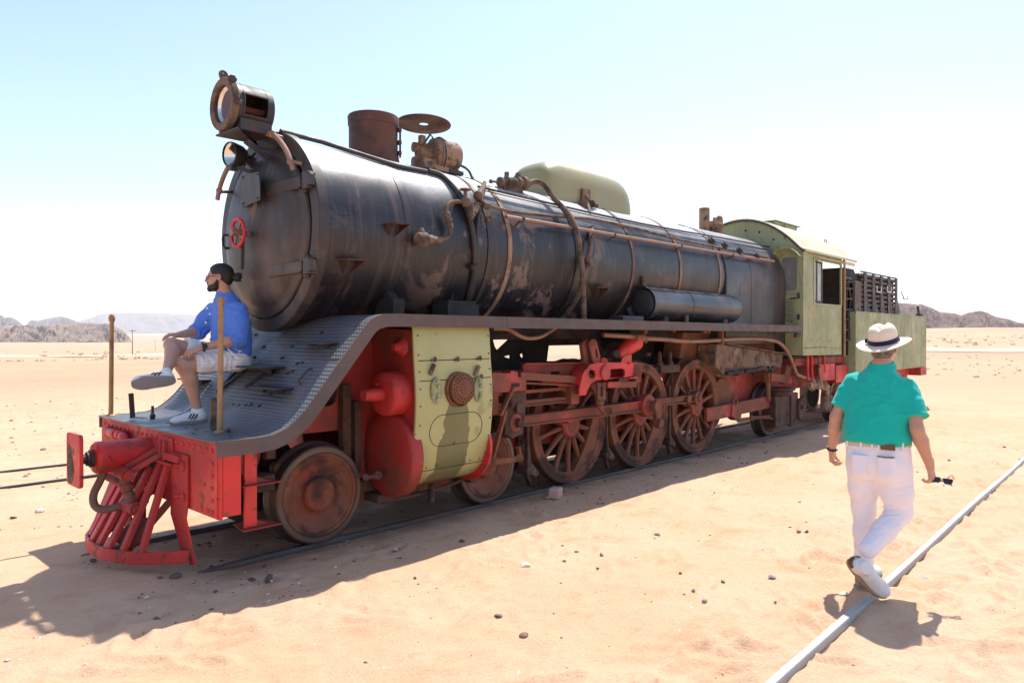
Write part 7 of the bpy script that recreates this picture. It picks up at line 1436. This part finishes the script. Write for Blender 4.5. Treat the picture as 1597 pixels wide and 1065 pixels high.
named = [((854, 777), 13, 'st_pink', 'small pinkish stone touching the broken block by the rail'), ((420, 904), 18, 'st_dark', 'dark stone in the engine shadow close to the front wheel'), ((392, 905), 14, 'st_dark', 'dark stone in the shade furthest below the near rail'), ((413, 884), 9, 'st_dark', 'dark stone in the shade just under the front wheel rail'), ((274, 901), 20, 'st_dark', 'dark flat stone where the near rail end sinks in sand'), ((145, 876), 12, 'st_dark', 'dark stone on the sand in front of the cowcatcher hoop'),
 ((820, 884), 17, 'st_pale', 'pale flat stone on sunlit sand, largest near the shadow edge'), ((816, 992), 19, 'st_brown', 'brown flat stone with pale top in the sunlit foreground'), ((777, 961), 14, 'st_brown', 'reddish brown oblong stone above the flat foreground stone'), ((899, 861), 8, 'st_dark', 'dark stone left of the cluster on the sunlit sand'), ((880, 876), 8, 'st_dark', 'lower dark stone of the pair on the sunlit sand'), ((938, 866), 10, 'st_brown', 'brown stone on sunlit sand right of the dark pair'),
 ((1025, 834), 9, 'st_grey', 'grey stone on the sand nearest the third driving wheel shade'), ((1246, 828), 8, 'st_brown', 'brown stone of the row of three left of the walking man'), ((1258, 830), 9, 'st_dark', 'dark stone of the row of three left of the walking man'), ((1232, 823), 6, 'st_dark', 'leftmost dark stone of the row of three near the walking man'), ((1204, 901), 13, 'st_grey', 'grey slab stone left of the walking man\'s raised shoe'), ((1099, 938), 10, 'st_grey', 'pale grey stone on the sand halfway to the bottom rail'), ((1082, 922), 9, 'st_grey', 'grey stone above the pale grey one on the sand'), ((1127, 908), 9, 'st_brown', 'brown stone on the sand below the small pale chips'), ((1247, 784), 9, 'st_pale', 'pale chip of stone on the sand above the row of three'), ((1209, 939), 6, 'st_grey', 'small grey stone in a footprint left of the bright rail'), ((1316, 928), 14, 'st_pale', 'flat pale stone beside the bright rail and the shoe'), ((21, 808), 11, 'st_dark', 'dark stone left of the buffer on the sunlit sand'), ((62, 798), 16, 'st_pale', 'white stone lying left of the red buffer head'), ((151, 760), 13, 'st_dark', 'dark stone seen between buffer head and brake hose'), ((67, 703), 10, 'st_grey', 'grey stone beyond the two thin rails on the left'), ((720, 845), 10, 'st_dark', 'dark brown stone at the edge of the engine shadow'), ((617, 857), 8, 'st_pale', 'small white stone in the shaded strip by the engine')]
for (px, py), wpx, m, lab in named: stone(px, py, wpx, m, lab)
rs = random.Random(3)
for i in range(26):
    px, py = rs.choice(((rs.uniform(880, 1300), rs.uniform(780, 1000)), (rs.uniform(560, 1100), rs.uniform(850, 1050)), (rs.uniform(0, 110), rs.uniform(640, 830)), (rs.uniform(330, 700), rs.uniform(840, 920)), (rs.uniform(1420, 1590), rs.uniform(660, 760))))
    m = rs.choice(('st_dark', 'st_brown', 'st_grey', 'st_dark', 'st_pale')); stone(px, py, rs.uniform(3.5, 7.5), m, {'st_dark': 'small dark stone scattered on the open sand', 'st_brown': 'small brown stone scattered on the open sand', 'st_grey': 'small grey stone scattered on the open sand', 'st_pale': 'small pale stone scattered on the open sand'}[m], {'st_dark': 'small dark stones', 'st_brown': 'small brown stones', 'st_grey': 'small grey stones', 'st_pale': 'small pale stones'}[m])
# pebbles nobody could count
def pebbles(name, m, cnt, seed, area, smin, smax, label):
    r_ = np.random.RandomState(seed); b = MB(); base = [Vector(p) for p in ((1, 0, 0), (-.9, .1, 0), (.1, .9, 0), (0, -1, .05), (.1, 0, .75))]; fs = [(0, 2, 4), (2, 1, 4), (1, 3, 4), (3, 0, 4)]
    V, F = [], []
    xs = r_.uniform(area[0], area[1], cnt); ys = r_.uniform(area[2], area[3], cnt); keep = vnoise(xs/1.3, ys/1.3, seed)+r_.rand(cnt)*.6 > .15; xs, ys = xs[keep], ys[keep]; zs = ground_z(xs, ys)
    for x, y, z in zip(xs, ys, zs):
        s = r_.uniform(smin, smax)*(1+2*r_.rand()**8); a = r_.uniform(0, 6.3); c, n_ = math.cos(a)*s, math.sin(a)*s; k = len(V)
        V += [(x+p.x*c*1.3-p.y*n_, y+p.x*n_*1.3+p.y*c, z+p.z*s*.9-.002) for p in base]; F += [tuple(i+k for i in f) for f in fs]
    me = bpy.data.meshes.new(name); me.from_pydata(V, [], F); o = finish(name, me, m, sm=None); return tag(o, label, kind='stuff')
pebbles('pebbles', M['st_dark'], 3200, 1, (-2, 14, -5.7, -.7), .002, .006, 'dark grit and pebbles strewn over the foreground sand')
pebbles('pebbles', M['st_pale'], 4200, 2, (-2, 14, -5.7, -.7), .003, .009, 'pale chips strewn over the foreground sand')
pebbles('pebbles', M['st_brown'], 2200, 4, (-6, 9, 1.5, 16), .008, .02, 'stones strewn on the sand beyond the tracks')
pebbles('pebbles', M['st_dark'], 2600, 6, (-.5, 14, -1.4, .6), .004, .012, 'cinders lying along the engine track')
# telegraph poles far out on the plain
def pole(px, pyb, pyt, label):
    d = ray(px, pyb); best = None
    for r_ in np.linspace(90, 900, 400):
        t = r_/math.hypot(d.x, d.y); p = CAM+d*t
        if p.z <= ground_z(p.x, p.y)+.05: best = p; break
    p = best or CAM+d*260; h = (pyb-pyt)/FOC*(p-CAM).dot(FW); z0 = float(ground_z(p.x, p.y)); o = thing('telegraph_pole', label, 'pole', (p.x, p.y, z0), 'telegraph poles on the plain')
    b = MB(); b.cyl(V3(0, 0, -.3), V3(0, 0, h), h*.018, h*.011, 8); q = b.build('shaft', M['wood'], None); q.parent = o
    b = MB(); b.box((0, 0, h*.955), (h*.02, h*.26, h*.02), Matrix.Rotation(YAW+.9, 3, 'Z')); q = b.build('crossarm', M['wood'], None); q.parent = o
    for s in (-1, 1):
        b = MB(); e = Matrix.Rotation(YAW+.9, 3, 'Z') @ V3(0, s*h*.12, h*.965); b.cyl(e, e+V3(0, 0, h*.05), h*.012, n=6); q = b.build('insulator', M['white_paint'], None); q.parent = o
pole(206.5, 553.5, 514, 'nearest telegraph pole, standing at the end of the rocky hill'); pole(242, 546, 530, 'small telegraph pole just left of the seated man\'s raised shoe'); pole(289, 530, 501, 'distant telegraph pole behind the seated man\'s knee')
# low scrub tufts and stones out on the plain
def scrub(name, spots, m, label):
    b = MB(); r_ = random.Random(9)
    for px, rr_, h in spots:
        d = ray(px, 525.7); d = V3(d.x, d.y, 0).normalized(); c = V3(CAM.x, CAM.y, 0)+d*rr_; z = float(ground_z(c.x, c.y))
        for k in range(14):
            a = r_.uniform(0, 6.3); q = V3(c.x+math.cos(a)*h*r_.random(), c.y+math.sin(a)*h*r_.random(), z); t = q+V3(r_.uniform(-.5, .5)*h, r_.uniform(-.5, .5)*h, h*r_.uniform(.35, .9)); w_ = V3(h*.12, h*.1, 0); b.add([q-w_, q+w_, t], [(0, 1, 2)])
    return tag(b.build(name, m, None, sm=None), label, kind='stuff')
M['scrub'] = pmat('dry_scrub', (.22, .16, .09), .9, 0, [((.12, .10, .06), 3, .4, .7, (1, 1, 1), .6)])
r_ = random.Random(11); sp = [(r_.uniform(0, 300), r_.uniform(68, 84), r_.uniform(.15, .4)) for _ in range(60)]+[(r_.uniform(0, 330), r_.uniform(120, 420), r_.uniform(.3, 1.0)) for _ in range(60)]+[(r_.uniform(1445, 1600), r_.uniform(35, 75), r_.uniform(.05, .14)) for _ in range(40)]+[(r_.uniform(1400, 1600), r_.uniform(110, 330), r_.uniform(.2, .5)) for _ in range(90)]
scrub('dry_scrub', sp, M['scrub'], 'low dry tufts and stones dotted over the plain')
# ------------------------------------------------------------------ air: one box of thin haze round everything
b = MB(); b.b2(-14100, 14100, -14100, 14100, -60, 480); hz = b.build('haze', None, None, sm=None)
hm = bpy.data.materials.new('haze_air'); hm.use_nodes = True; hm.node_tree.nodes.clear(); vo = hm.node_tree.nodes.new('ShaderNodeVolumePrincipled'); oo = hm.node_tree.nodes.new('ShaderNodeOutputMaterial'); hm.node_tree.links.new(vo.outputs[0], oo.inputs['Volume'])
vo.inputs['Color'].default_value = (.82, .905, 1, 1); vo.inputs['Density'].default_value = .000085; vo.inputs['Anisotropy'].default_value = .3
hz.data.materials.append(hm); tag(hz, 'thin pale haze over the desert', kind='stuff')
